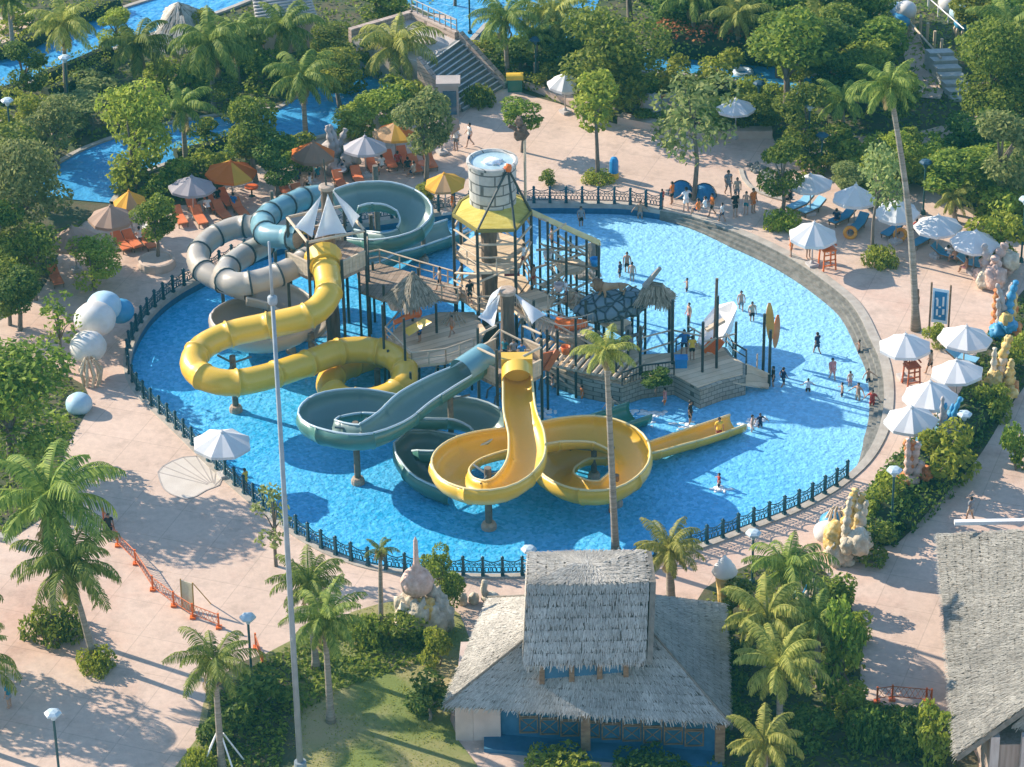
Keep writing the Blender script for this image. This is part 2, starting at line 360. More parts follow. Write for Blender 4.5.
# ------------------------------------------------------------------ water slides
def gel(name, c, rough=.36): return M(name, c, tuple(v * .86 for v in c), rough=rough, scale=.5, spec=.5, coat=.25, bump=.06, bscale=3, blotch=.16, bl_scale=.5)
YEL = gel("yellow_gelcoat", (.80, .50, .05)); YRIM = gel("pale_yellow_rim", (.88, .70, .32))
CRM = gel("cream_gelcoat", (.44, .39, .32), .45); CRIM = gel("cream_rim", (.62, .57, .50)); DARKJ = M("dark_joint", (.03, .05, .055), rough=.5)
TEAL = gel("teal_gelcoat", (.18, .275, .26)); TRIM = gel("pale_teal_rim", (.50, .62, .66)); SEA = gel("sea_green_gelcoat", (.07, .20, .165)); GRN = gel("green_gelcoat", (.03, .20, .13))
BLUET = gel("pale_blue_gelcoat", (.15, .32, .37))
POST = M("weathered_post", (.13, .10, .07), (.20, .16, .12), rough=.8, scale=3, bump=.4, bscale=6)
PIPE = M("grey_pipe", (.10, .13, .14), (.16, .19, .20), rough=.5)
CAPS = M("post_footing", (.36, .27, .20), (.45, .36, .28), rough=.8, scale=4, bump=.3)
def frames(P):
    n = len(P); T = [(P[min(i + 1, n - 1)] - P[max(i - 1, 0)]).normalized() for i in range(n)]
    S = [t.cross(Vector((0, 0, 1))).normalized() for t in T]
    N = [s.cross(t) for s, t in zip(S, T)]
    return T, S, N
def banks(P, gain, lim=.45):
    n = len(P); T, S, N = frames(P); c = []
    for i in range(n):
        a, b = T[max(0, i - 2)], T[min(n - 1, i + 2)]; ds = (P[min(n - 1, i + 2)] - P[max(0, i - 2)]).length or 1
        c.append(max(-lim, min(lim, gain * a.cross(b).z / ds)))
    w = 5; return [sum(c[max(0, i - w):i + w + 1]) / len(c[max(0, i - w):i + w + 1]) for i in range(n)]
def flume(root, P, r, depth, wall, mat, rimmat, gain=1.0, outer=None, name="flume", w0=1.0, w1=1.0):
    """open half-pipe of some thickness with a rounded lip on both edges"""
    T, S, N = frames(P); bk = banks(P, gain, .3); inn = [(-r, wall)]
    k = 12
    for q in range(k + 1):
        a = PI * q / k; inn.append((-r * math.cos(a), -depth * math.sin(a)))
    inn.append((r, wall)); o = .09
    out = [(r + o, wall)] + [((r + o) * math.cos(PI * q / k), -(depth + o) * math.sin(PI * q / k)) for q in range(k + 1)] + [(-r - o, wall)]
    prof = inn + out; n = len(prof); b = MB(); vs = []; P0 = P; rows = []; acc = 1.0
    for i in range(len(P)):
        rows.append((i, 0.0, 0)); acc += (P[min(i + 1, len(P) - 1)] - P[i]).length
        if acc > 2.6 and 1 < i < len(P) - 2: acc = 0; rows += [(i, .06, 1), (i, .14, 1), (i, .145, 0)]
    E0, E1 = [], []
    for i_, off, seam in rows:
        p, t, s, u, a = P[i_] + T[i_] * off, T[i_], S[i_], N[i_], bk[i_]
        q_ = i_ / (len(P0) - 1); sw_ = 1 - (1 - w0) * max(0, 1 - q_ / .16) - (1 - w1) * min(1, max(0, (q_ - .76) / .1))
        ca, sa = math.cos(a), math.sin(a); s = s * sw_; s2 = s * ca + u * sa; u2 = u * ca - s * sa
        vs += [p + s2 * x + u2 * (y * sw_) for x, y in prof] if not seam else [p + s2 * (x * (1.004 if q < len(inn) else 1.05)) + u2 * (y * sw_ * (1.0 if q < len(inn) else 1.06)) for q, (x, y) in enumerate(prof)]
        E0.append(p + s2 * (-r - o / 2) + u2 * wall * sw_); E1.append(p + s2 * (r + o / 2) + u2 * wall * sw_)
    fs = [(i * n + j, i * n + (j + 1) % n, (i + 1) * n + (j + 1) % n, (i + 1) * n + j) for i in range(len(rows) - 1) for j in range(n)]
    fs += [tuple(range(n - 1, -1, -1)), tuple((len(rows) - 1) * n + j for j in range(n))]
    P = rows
    if outer is not None:
        b.add(vs, fs)
        mi = [0 if (i % n) < len(inn) - 1 else 1 for i in range((len(P) - 1) * n)] + [1, 1]
        b.m = mi
        f = b.build(name, [mat, outer], root, smooth=True)
    else:
        b.add(vs, fs); f = b.build(name, mat, root, smooth=True)
    for e in (E0, E1):
        rb = MB(); rb.tube(e, .075, 6); rb.build("rim", rimmat, root, smooth=True)
    return f
def tubeslide(root, P, r, mat, jmat, every=2.1, name="tube", flange=.075):
    """closed round tube with bolted flange rings"""
    T, S, N = frames(P); n = 16; b = MB(); rows = []; acc = every * .6
    for i, p in enumerate(P):
        rows.append((p, r, i, 0))
        if i < len(P) - 1:
            acc += (P[i + 1] - p).length
            if acc > every:
                acc = 0; t = T[i]
                rows += [(p + t * .03, r + flange, i, 1), (p + t * .13, r + flange, i, 1), (p + t * .135, r, i, 0)]
    vs = []; fs = []; mi = []
    for p, rr, i, _ in rows: vs += [p + (S[i] * math.cos(2 * PI * j / n) + N[i] * math.sin(2 * PI * j / n)) * rr for j in range(n)]
    for a in range(len(rows) - 1):
        fl = rows[a][3] or rows[a + 1][3]
        for j in range(n): fs.append((a * n + j, a * n + (j + 1) % n, (a + 1) * n + (j + 1) % n, (a + 1) * n + j)); mi.append(1 if fl else 0)
    b.add(vs, fs); b.m = mi
    return b.build(name, [mat, jmat], root, smooth=True)
def px_path(pts, step=.45): return crom([at(*p) for p in pts], step)
def pylon(root, x, y, ztop, r=.2, arms=0, seed=0):
    """support post standing on a footing in the pool"""
    g = at(x, y, WZ); b = MB(); b.cyl(g + Vector((0, 0, -.3)), (g.x, g.y, ztop), r, 10)
    o = b.build("support_post", POST, root, smooth=False)
    f = MB(); f.lathe(g + Vector((0, 0, -.3)), [(r * 2.1, 0), (r * 2.1, .55), (r * 1.7, .7), (r * 1.05, .74)], 12); f.build("footing", CAPS, o)
    for k in range(arms):
        a = 2 * PI * k / arms + seed; q = MB(); q.cyl((g.x, g.y, ztop - .5), (g.x + 1.25 * math.cos(a), g.y + 1.25 * math.sin(a), ztop - .35), .07, 8); q.build("bracket", PIPE, o)
    return o
# --- yellow closed tube on the left
s = thing("tube_slide", at(333, 340, WZ), "yellow closed tube slide winding down from the left tower in two loops", "water slide")
P = px_path([(324, 262, 6.3), (328, 280, 6.0), (327, 298, 5.6), (309, 315, 5.1), (270, 325, 4.6), (230, 334, 4.2), (203, 347, 3.9), (193, 363, 3.6), (202, 376, 3.4), (228, 383, 3.2), (262, 378, 3.0), (300, 366, 2.8), (338, 352, 2.6), (368, 350, 2.4), (393, 357, 2.2), (405, 374, 1.9), (397, 391, 1.65), (372, 401, 1.4), (343, 399, 1.15), (329, 386, .95), (338, 371, .7), (362, 360, .45), (394, 351, .1)])
tubeslide(s, P, .84, YEL, YEL, 2.2)
b = MB(); q = P[0]; b.tube([q - (P[1] - q).normalized() * .5, q + (P[1] - q).normalized() * .45], [1.25, 1.0], 16); b.build("entry_collar", YEL, s)
pylon(s, 236, 411, 3.3, .2, 3, .4); pylon(s, 313, 372, 2.2, .22, 2, 2); pylon(s, 378, 392, 1.0, .2)
# --- cream tube that turns into an open bowl
s = thing("tube_slide", at(255, 300, WZ), "cream tube slide with dark joint rings that opens into a cream spiral", "water slide")
P = px_path([(309, 257, 5.7), (292, 268, 5.5), (266, 279, 5.2), (238, 284, 5.0), (224, 277, 4.8), (232, 264, 4.65), (250, 252, 4.5), (270, 240, 4.3), (262, 228, 4.1), (238, 227, 3.9), (212, 238, 3.6), (198, 255, 3.4), (203, 270, 3.1), (222, 281, 2.9), (250, 291, 2.7)])
tubeslide(s, P, .76, CRM, DARKJ, 1.9)
P = px_path([(250, 291, 2.9), (280, 298, 2.6), (300, 312, 2.3), (297, 330, 2.0), (268, 340, 1.75), (238, 337, 1.5), (226, 324, 1.2), (244, 313, .95), (276, 311, .7), (302, 318, .4), (316, 330, .05)])
flume(s, P, 1.05, .75, .35, CRM, CRIM, 1.2)
pylon(s, 224, 312, 2.2, .12); pylon(s, 291, 352, 1.2, .16); pylon(s, 270, 337, 1.5, .2, 3)
# --- pale blue tube at the back of the left tower
s = thing("tube_slide", at(280, 262, WZ), "pale blue short tube slide looping behind the left tower platform", "water slide")
P = px_path([(299, 238, 6.3), (284, 237, 6.1), (268, 235, 5.9), (262, 225, 5.6), (270, 214, 5.2), (286, 206, 4.9), (302, 199, 4.5), (318, 196, 4.0)])
tubeslide(s, P, .78, BLUET, DARKJ, 1.9)
pylon(s, 276, 268, 5.2, .12)
# --- teal open ring at the back
s = thing("open_slide", at(390, 245, WZ), "grey teal open flume making one wide ring behind the left tower", "water slide")
P = px_path([(345, 203, 6.2), (362, 198, 6.0), (388, 198, 5.8), (410, 207, 5.4), (418, 221, 5.0), (407, 235, 4.6), (382, 242, 4.1), (355, 240, 3.6), (338, 238, 2.8), (342, 251, 1.7), (366, 262, 1.0), (392, 252, .6), (425, 241, .2), (458, 230, -.05)])
flume(s, P, 1.08, .7, .4, TEAL, TRIM, 1.0, outer=SEA)
pylon(s, 424, 262, 4.3, .16); pylon(s, 378, 238, 4.9, .2); pylon(s, 373, 268, 3.4, .14)
# --- sea green double bowl in front
s = thing("open_slide", at(358, 484, WZ), "sea green open flume swirling through two bowls at the front", "water slide")
P = px_path([(484, 362, 4.9), (466, 374, 4.8), (440, 388, 4.5), (414, 404, 4.1), (392, 423, 3.8), (362, 436, 3.6), (330, 432, 3.4), (315, 423, 3.2), (326, 411, 3.0), (358, 406, 2.85), (392, 410, 2.7), (425, 414, 2.5), (460, 414, 2.35), (486, 423, 2.1), (490, 435, 1.85), (470, 449, 1.6), (440, 448, 1.3), (416, 446, 1.0), (412, 460, .6), (428, 480, .2), (455, 492, -.15)])
flume(s, P, 1.1, .75, .42, TEAL, TRIM, 1.1, outer=SEA, w0=.72)
b = MB()                                           # ribbed cover over the start
Q = px_path([(486, 361, 5.0), (474, 369, 4.95), (462, 377, 4.85)], .3); T, S, N = frames(Q)
vs = [p + s_ * (.95 * math.cos(a)) + n_ * (.9 * math.sin(a) + .3) for p, s_, n_ in zip(Q, S, N) for a in [PI * q / 10 for q in range(11)]]
fs = [(i * 11 + j, (i + 1) * 11 + j, (i + 1) * 11 + j + 1, i * 11 + j + 1) for i in range(len(Q) - 1) for j in range(10)]
b.add(vs, fs); b.build("start_cover", BLUET, s, smooth=True)
pylon(s, 358, 483, 3.6, .2, 3, 1.0); pylon(s, 452, 462, 4.2, .18, 2, 0.3)
# --- yellow open flume
s = thing("open_slide", at(500, 520, WZ), "yellow open flume with two big loops and a long straight run out", "water slide")
P = px_path([(517, 374, 5.2), (518, 392, 4.9), (520, 415, 4.4), (527, 440, 4.0), (526, 465, 3.75), (508, 485, 3.55), (482, 491, 3.4), (457, 484, 3.2), (449, 469, 3.0), (462, 455, 2.85), (490, 446, 2.7), (525, 441, 2.5), (565, 434, 2.3), (600, 434, 2.15), (628, 447, 1.95), (632, 470, 1.75), (610, 489, 1.55), (580, 490, 1.35), (556, 478, 1.15), (557, 463, .95), (580, 452, .75), (612, 453, .5), (645, 452, .25), (680, 442, .05), (712, 432, -.1), (738, 423, -.2)])
flume(s, P, 1.1, .72, .34, YEL, YRIM, 1.1, w0=.74, w1=.7)
b = MB(); q = P[0]
b.box(q + Vector((0, .5, .0)), (1.9, .9, 2.0)); b.build("entry_hood", YEL, s)
b = MB(); Q = P[:3]; T, S, N = frames(Q)
vs = [p + s_ * (.95 * math.cos(a)) + n_ * (.9 * math.sin(a) + .3) for p, s_, n_ in zip(Q, S, N) for a in [PI * k / 10 for k in range(11)]]
b.add(vs, [(i * 11 + j, (i + 1) * 11 + j, (i + 1) * 11 + j + 1, i * 11 + j + 1) for i in range(len(Q) - 1) for j in range(10)]); b.build("start_cover", YEL, s, smooth=True)
pylon(s, 489, 528, 3.5, .22, 3, .2); pylon(s, 616, 505, 1.4, .2); pylon(s, 538, 470, 1.5, .16); pylon(s, 594, 478, 1.8, .18, 2)
# --- small dark green flume end
s = thing("open_slide", at(617, 432, WZ), "short dark green flume end pouring water behind the tall palm", "water slide")
P = px_path([(560, 440, .9), (585, 431, .5), (610, 423, .15), (640, 413, -.15)])
flume(s, P, 1.0, .6, .3, GRN, SEA, 0)
# ------------------------------------------------------------------ play structure in the pool
PLANK = M("plank_deck", (.30, .22, .16), (.42, .32, .24), rough=.85, scale=1.2, stretch=(1, 6, 1), bump=.4, bscale=5)
SAND = M("sand_deck", (.70, .51, .32), (.80, .62, .42), rough=.9, scale=.9, bump=.3)
def planked(mt, width, ang, gap=.35):
    """dark joints between boards"""
    n = mt.node_tree.nodes; l = mt.node_tree.links; b = n["Principled BSDF"]; src = b.inputs["Base Color"].links[0].from_socket
    tc = n.new("ShaderNodeTexCoord"); mp = n.new("ShaderNodeMapping"); mp.inputs["Rotation"].default_value = (0, 0, ang); l.new(tc.outputs["Object"], mp.inputs[0])
    sx = n.new("ShaderNodeSeparateXYZ"); l.new(mp.outputs[0], sx.inputs[0]); dv = n.new("ShaderNodeMath"); dv.operation = 'DIVIDE'; dv.inputs[1].default_value = width; l.new(sx.outputs[0], dv.inputs[0])
    fr = n.new("ShaderNodeMath"); fr.operation = 'FRACT'; l.new(dv.outputs[0], fr.inputs[0]); fl = n.new("ShaderNodeMath"); fl.operation = 'FLOOR'; l.new(dv.outputs[0], fl.inputs[0])
    wn_ = n.new("ShaderNodeTexWhiteNoise"); wn_.noise_dimensions = '1D'; l.new(fl.outputs[0], wn_.inputs["W"])
    cr = n.new("ShaderNodeMapRange"); cr.inputs[1].default_value = 0; cr.inputs[2].default_value = .14; cr.inputs[3].default_value = gap; cr.inputs[4].default_value = 1; l.new(fr.outputs[0], cr.inputs[0])
    va = n.new("ShaderNodeMapRange"); va.inputs[3].default_value = .75; va.inputs[4].default_value = 1.12; l.new(wn_.outputs[0], va.inputs[0])
    mu = n.new("ShaderNodeMath"); mu.operation = 'MULTIPLY'; l.new(cr.outputs[0], mu.inputs[0]); l.new(va.outputs[0], mu.inputs[1])
    hs = n.new("ShaderNodeHueSaturation"); l.new(mu.outputs[0], hs.inputs["Value"]); l.new(src, hs.inputs["Color"]); l.new(hs.outputs[0], b.inputs["Base Color"])
planked(PLANK, .32, .3); planked(SAND, .5, 1.1, .55)
LOG = M("pale_log", (.50, .40, .28), (.62, .50, .36), rough=.75, scale=2, bump=.3, stretch=(1, 1, 3))
WOODD = M("dark_log", (.16, .11, .07), (.24, .17, .11), rough=.8, scale=2)
POLE = M("dark_pole", (.025, .035, .035), (.05, .06, .055), rough=.5, scale=3)
TRUNK_M = M("bark_column", (.10, .075, .055), (.19, .14, .10), rough=.9, scale=1.5, stretch=(3, 3, .5), bump=.9, bscale=4)
SAIL = M("sail_cloth", (.78, .80, .82), (.84, .86, .87), rough=.8, scale=.6, trans=.45)
ROOFY = M("yellow_thatch_sheet", (.52, .40, .06), (.64, .52, .12), rough=.8, scale=1.2, bump=.8, bscale=7, stretch=(1, 4, 1))
ORANGE = M("orange_plastic", (.70, .13, .02), (.78, .18, .03), rough=.4, scale=2)
BLUEP = M("blue_plastic", (.02, .22, .52), (.03, .27, .58), rough=.4, scale=2)
WHITEP = M("white_paint", (.72, .71, .68), (.80, .79, .76), rough=.5, scale=2)
REDP = M("red_paint", (.45, .05, .03), rough=.5)
NET = M("rope_net", (.42, .36, .28), rough=.9)
FOAM = M("white_foam", (.75, .82, .85), (.85, .9, .92), rough=.5, scale=6, bump=.6)
def M_blocks(name, c, c2, mortar, sx=1.0, rough=.85):
    mt = bpy.data.materials.new(name); mt.use_nodes = True; n = mt.node_tree.nodes; l = mt.node_tree.links; b = n["Principled BSDF"]; b.inputs["Roughness"].default_value = rough
    tc = n.new("ShaderNodeTexCoord"); uv = n.new("ShaderNodeSeparateXYZ"); l.new(tc.outputs["Object"], uv.inputs[0])
    ad = n.new("ShaderNodeMath"); ad.operation = 'ADD'; l.new(uv.outputs[0], ad.inputs[0]); l.new(uv.outputs[1], ad.inputs[1])
    cb = n.new("ShaderNodeCombineXYZ"); l.new(ad.outputs[0], cb.inputs[0]); l.new(uv.outputs[2], cb.inputs[1])
    br = n.new("ShaderNodeTexBrick"); br.inputs["Color1"].default_value = (*c, 1); br.inputs["Color2"].default_value = (*c2, 1); br.inputs["Mortar"].default_value = (*mortar, 1)
    br.inputs["Scale"].default_value = 1.0 / sx; br.inputs["Mortar Size"].default_value = .03; br.inputs["Brick Width"].default_value = .8; br.inputs["Row Height"].default_value = .42
    l.new(cb.outputs[0], br.inputs["Vector"])
    nz = n.new("ShaderNodeTexNoise"); nz.inputs["Scale"].default_value = 3; nz.inputs["Detail"].default_value = 5; l.new(tc.outputs["Object"], nz.inputs["Vector"])
    hs = n.new("ShaderNodeHueSaturation"); mr = n.new("ShaderNodeMapRange"); mr.inputs[3].default_value = .7; mr.inputs[4].default_value = 1.25; l.new(nz.outputs[0], mr.inputs[0]); l.new(mr.outputs[0], hs.inputs["Value"])
    l.new(br.outputs[0], hs.inputs["Color"]); l.new(hs.outputs[0], b.inputs["Base Color"])
    bp = n.new("ShaderNodeBump"); bp.inputs["Strength"].default_value = .6; bp.inputs["Distance"].default_value = .06; bp.invert = True
    l.new(br.outputs["Fac"], bp.inputs["Height"]); l.new(bp.outputs[0], b.inputs["Normal"]); return mt
BLOCKS = M_blocks("stone_blocks", (.30, .28, .22), (.40, .37, .30), (.10, .10, .08), .75)
STRAW = M("straw", (.20, .17, .12), (.46, .40, .31), rough=.9, island=True, blotch=.3)
STRAWG = M("grey_straw", (.36, .33, .28), (.60, .56, .48), rough=.9, island=True, blotch=.32, bl_scale=.55)
STRAWB = M("thatch_underlay", (.16, .14, .11), (.24, .21, .17), rough=.95, scale=3, bump=.6)
def thatch(root, name, quads, density=26, L=.5, w=.07, mat=None, th=.22, seed=1, fringe=True):
    """a thick thatched slope: a slab with thousands of straw blades laid down the slope; quads are (top-left, top-right, bottom-right, bottom-left)"""
    rr = random.Random(seed); b = MB(); s_ = MB()
    for q in quads:
        tl, tr, br, bl = (Vector(p) for p in q)
        nn = (tr - tl).cross(bl - tl); nn = nn if nn.length > 1e-4 else (br - bl).cross(bl - tl)
        if nn.length < 1e-4: nn = (br - tl).cross(bl - tl)
        nn.normalize()
        if nn.z < 0: nn = -nn
        tl, tr, br, bl = (q_ - nn * .07 for q_ in (tl, tr, br, bl))
        K = 6; vs = [tl.lerp(tr, i / K).lerp(bl.lerp(br, i / K), j / K) for j in range(K + 1) for i in range(K + 1)]; W = K + 1; o_ = W * W
        vs += [v_ - nn * th for v_ in vs]; fs = []
        for j in range(K):
            for i in range(K): a_ = j * W + i; fs += [(a_, a_ + W, a_ + W + 1, a_ + 1), (o_ + a_, o_ + a_ + 1, o_ + a_ + W + 1, o_ + a_ + W)]
        for i in range(K): a_ = K * W + i; c_ = i * W; d_ = i * W + K; fs += [(i, i + 1, o_ + i + 1, o_ + i), (a_, o_ + a_, o_ + a_ + 1, a_ + 1), (c_, o_ + c_, o_ + c_ + W, c_ + W), (d_, d_ + W, o_ + d_ + W, o_ + d_)]
        s_.add(vs, fs)
        tl, tr, br, bl = (q_ + nn * .07 for q_ in (tl, tr, br, bl))
        area = ((tr - tl).length + (br - bl).length) / 2 * ((bl - tl).length + (br - tr).length) / 2
        for k in range(int(area * density)):
            while True:
                u, v = rr.random(), rr.random()
                if rr.random() < ((1 - v) * (tr - tl).length + v * (br - bl).length) / max((tr - tl).length, (br - bl).length): break
            nr_ = max(3, int((bl - tl).length / .55)); v = (int(v * nr_) + rr.random() ** 2 * .75) / nr_
            a_, c_ = tl.lerp(tr, u), bl.lerp(br, u); p = a_.lerp(c_, v); dn = (c_ - a_).normalized(); sd = dn.cross(nn)
            dn = (dn + sd * rr.uniform(-.16, .16)).normalized(); ll = L * rr.uniform(.6, 1.3); ww = w * rr.uniform(.6, 1.4)
            p0 = p + nn * rr.uniform(.0, .03); p1 = p + dn * ll + nn * rr.uniform(.02, .075)
            b.quad(p0 - sd * ww / 2, p0 + sd * ww / 2, p1 + sd * ww / 2.6, p1 - sd * ww / 2.6)
        if fringe:
            for k in range(int((br - bl).length * 16)):
                u = rr.random(); p = bl.lerp(br, u); dn = (bl.lerp(br, u) - tl.lerp(tr, u)).normalized(); dn = (dn + Vector((0, 0, -rr.uniform(.2, 1.2)))).normalized(); sd = (br - bl).normalized()
                ww = w * rr.uniform(.7, 1.6); p0 = p + nn * rr.uniform(-th, .02) - dn * .1; p1 = p0 + dn * rr.uniform(.15, .5) + sd * rr.uniform(-.06, .06)
                b.quad(p0 - sd * ww / 2, p0 + sd * ww / 2, p1 + sd * ww / 4, p1 - sd * ww / 4)
    o = s_.build(name, STRAWB, root); b.build("straw", mat or STRAW, o); return o
def deckpart(root, px, z, mat=PLANK, th=.18, name="deck"):
    P = [at(x, y, z) for x, y in px]; b = MB(); b.prism(P, z - th, z)
    return b.build(name, mat, root), P
def railing(root, P, z, edges, h=1.0, solid=False, mat=None):
    for e in edges:
        a, c = P[e], P[(e + 1) % len(P)]; a = Vector((a.x, a.y, z)); c = Vector((c.x, c.y, z)); b = MB()
        if solid:
            b.bar(a + Vector((0, 0, h / 2)), c + Vector((0, 0, h / 2)), .08, h) if False else None
            d = (c - a).normalized(); nrm = Vector((-d.y, d.x, 0)); k = max(1, int((c - a).length / .28))
            for i in range(k):
                p = a.lerp(c, (i + .5) / k); b.box(p + Vector((0, 0, h / 2)), ((c - a).length / k * .94, .07, h * (1 + .05 * math.sin(i * 5.1))), math.atan2(d.y, d.x))
            b.bar(a + Vector((0, 0, h + .02)), c + Vector((0, 0, h + .02)), .13, .1)
        else:
            k = max(1, round((c - a).length / 1.3))
            for i in range(k + 1): b.cyl(a.lerp(c, i / k), a.lerp(c, i / k) + Vector((0, 0, h)), .05, 6)
            b.cyl(a + Vector((0, 0, h)), c + Vector((0, 0, h)), .06, 6); b.cyl(a + Vector((0, 0, h * .5)), c + Vector((0, 0, h * .5)), .045, 6)
        b.build("railing", mat or LOG, root)
def poles(root, L, r=.085, mat=None):
    for x, yb, yt in L:
        g = at(x, yb, WZ); b = MB(); b.cyl(g + Vector((0, 0, -.3)), Vector((g.x, g.y, hz(x, yb, yt, WZ))), r, 8); b.build("pole", mat or POLE, root)
def log(root, a, c, r=.07, mat=None):
    b = MB(); b.cyl(at(*a), at(*c), r, 7); b.build("beam", mat or LOG, root)
def sail(root, a, b_, c, sag=.25):
    A, B, C = Vector(a), Vector(b_), Vector(c); k = 8; vs = []; fs = []; ix = {}
    n = (B - A).cross(C - A).normalized(); g = (A + B + C) / 3
    for i in range(k + 1):
        for j in range(k + 1 - i):
            u, v = i / k, j / k; w = 1 - u - v; p = A * w + B * u + C * v
            ed = max(0, 1 - 9 * min(u * v + 0, v * w, w * u)) ; m = u * v + v * w + w * u
            pull = .75 * m * (1 if min(u, v, w) < 1e-6 else .55)
            p = p.lerp(g, pull * .45) - n * (27 * u * v * w) * sag; ix[i, j] = len(vs); vs.append(p)
    for i in range(k):
        for j in range(k - i):
            fs.append((ix[i, j], ix[i + 1, j], ix[i, j + 1]))
            if i + j < k - 1: fs.append((ix[i + 1, j], ix[i + 1, j + 1], ix[i, j + 1]))
    nv = len(vs); vs = vs + [p - n * .03 for p in vs]; fs = fs + [tuple(q + nv for q in f[::-1]) for f in fs]
    m = MB(); m.add(vs, fs); m.build("sail", SAIL, root, smooth=True)
def column(root, x, yb, yt, r, r2, cap=True):
    g = at(x, yb, WZ); zt = hz(x, yb, yt, WZ); b = MB(); n = 14; rr = random.Random(int(x)); prof = []
    for k in range(13): prof.append((r + (r2 - r) * k / 12 + rr.uniform(-.04, .04), -.3 + (zt - g.z + .3) * k / 12))
    b.lathe(g, prof, n); o = b.build("bark_column", TRUNK_M, root, smooth=False)
    if cap: f = MB(); f.lathe((g.x, g.y, zt), [(r2 * 1.35, -.12), (r2 * 1.35, .1), (r2 * 1.1, .14)], 14); f.build("column_cap", CAPS, o)
    return g, zt
# --- left slide tower
def lift0(g, dx, dy, z): return Vector((g.x + dx, g.y + dy, z))
lt = thing("slide_tower", at(334, 342, WZ), "left slide tower with bark column, round deck, plank parapet and two pale sails", "play tower", "play structures in the pool")
g, zt = column(lt, 334, 342, 187, .45, .37)
poles(lt, [(334, 187 + 3, 160)], .07) if False else None
b = MB(); b.cyl((g.x, g.y, zt), (g.x - .1, g.y, zt + 2.0), .06, 6); b.build("mast", POLE, lt)
DZ = 5.5; dc = Vector((g.x - .15, g.y, DZ)); ring8 = [dc + Vector((2.75 * math.cos(PI / 8 + k * PI / 4), 2.75 * math.sin(PI / 8 + k * PI / 4), 0)) for k in range(8)]
b = MB(); b.prism(ring8, DZ - .25, DZ); b.build("deck", PLANK, lt)
for e in range(8):
    if e in (3, 5, 0): continue
    railing(lt, ring8, DZ, [e], 1.05, solid=True)
for k in range(8):
    b = MB(); p = ring8[k]; b.cyl((p.x, p.y, WZ - .3), (p.x, p.y, DZ + (2.6 if k % 2 else 1.2)), .1, 8); b.build("pole", POLE, lt)
for k in (1, 3, 5, 7):
    b = MB(); p = ring8[k]; q = ring8[(k + 2) % 8]; b.cyl((p.x, p.y, DZ + 2.5), (q.x, q.y, DZ + 2.5), .1, 7); b.build("beam", LOG, lt)
top = Vector((g.x, g.y, zt - .3))
sail(lt, top + Vector((-.3, -.4, 0)), lift0(g, -2.1, -1.2, 8.4), lift0(g, -.95, -1.7, 7.9)); sail(lt, top + Vector((.1, -.5, .1)), lift0(g, -.8, -1.8, 7.9), lift0(g, 1.25, -1.5, 8.1)); sail(lt, top + Vector((.3, .3, 0)), lift0(g, 2.0, .8, 8.1), lift0(g, 1.6, -.8, 8.1))
# --- plank walkway from the left tower
wk = thing("footbridge", at(410, 300, WZ), "plank footbridge on posts leading from the left slide tower past the thatched shelter", "footbridge", "play structures in the pool")
_, P = deckpart(wk, [(356, 268), (380, 263), (420, 275), (462, 287), (458, 302), (410, 293), (384, 300), (360, 291)], 3.2)
railing(wk, P, 3.2, [0, 1, 2, 4], 1.0); poles(wk, [(362, 345, 270), (386, 352, 285), (420, 330, 268), (458, 348, 290), (375, 322, 262)])
# --- thatched shelter and the sand deck under it
sh = thing("thatched_shelter", at(410, 372, WZ), "small square thatched shelter on dark poles above the sand coloured deck", "shelter", "thatched shelters in the pool")
SZ = 4.4; apex = at(413, 271, 6.6); cs = [at(382, 298, SZ), at(409, 312, SZ), at(441, 299, SZ), at(414, 285, SZ)]
qs = [(apex, apex, cs[(k + 1) % 4], cs[k]) for k in range(4)]
thatch(sh, "thatched_roof", qs, 80, .42, .055, STRAW, .15, 3)
poles(sh, [(386, 398, 305), (407, 408, 318), (438, 372, 304), (414, 360, 294)])
cp = thing("climbing_deck", at(435, 370, WZ), "sand coloured low climbing deck with log rails beside the tube slide loops", "play deck", "play structures in the pool")
_, P = deckpart(cp, [(386, 340), (402, 322), (440, 312), (474, 312), (486, 330), (474, 352), (446, 362), (412, 366)], 2.2, SAND)
railing(cp, P, 2.2, [0, 5, 6, 7], .95); poles(cp, [(390, 400, 350), (412, 420, 372), (446, 402, 365), (472, 390, 356), (420, 392, 352)], .08)
b = MB(); b.add([at(402, 330, 3.1), at(424, 318, 4.1), at(432, 322, 4.1), at(409, 336, 3.1), at(402, 330, 2.9), at(424, 318, 3.9), at(432, 322, 3.9), at(409, 336, 2.9)], [(0, 1, 2, 3), (7, 6, 5, 4), (0, 4, 5, 1), (1, 5, 6, 2), (2, 6, 7, 3), (3, 7, 4, 0)]); b.build("small_chute", YEL, cp)
b = MB(); b.tube([at(394, 323, 3.2), at(404, 318, 3.4), at(413, 313, 3.6), at(418, 312, 3.5)], [.16, .2, .34, .38], 10); b.build("water_spout", ORANGE, cp)
b = MB(); b.lathe(at(396, 309, 3.3), [(.001, 0), (.4, .06), (.55, .5), (.6, .9), (.52, .9), (.4, .3), (.001, .25)], 14); b.build("tipping_pail", M("pale_pink_pail", (.55, .42, .38)), cp)
b = MB(); b.box(at(413, 366, 1.2), (.9, .2, 1.1), .2); b.build("blue_panel", BLUEP, cp)
nc = at(455, 362, WZ)                                            # cone of netting below the deck
b = MB()
for k in range(12):
    a = 2 * PI * k / 12; b.cyl(nc + Vector((2.6 * math.cos(a), 1.9 * math.sin(a), .1)), nc + Vector((.35 * math.cos(a), .3 * math.sin(a), 3.6)), .035, 5)
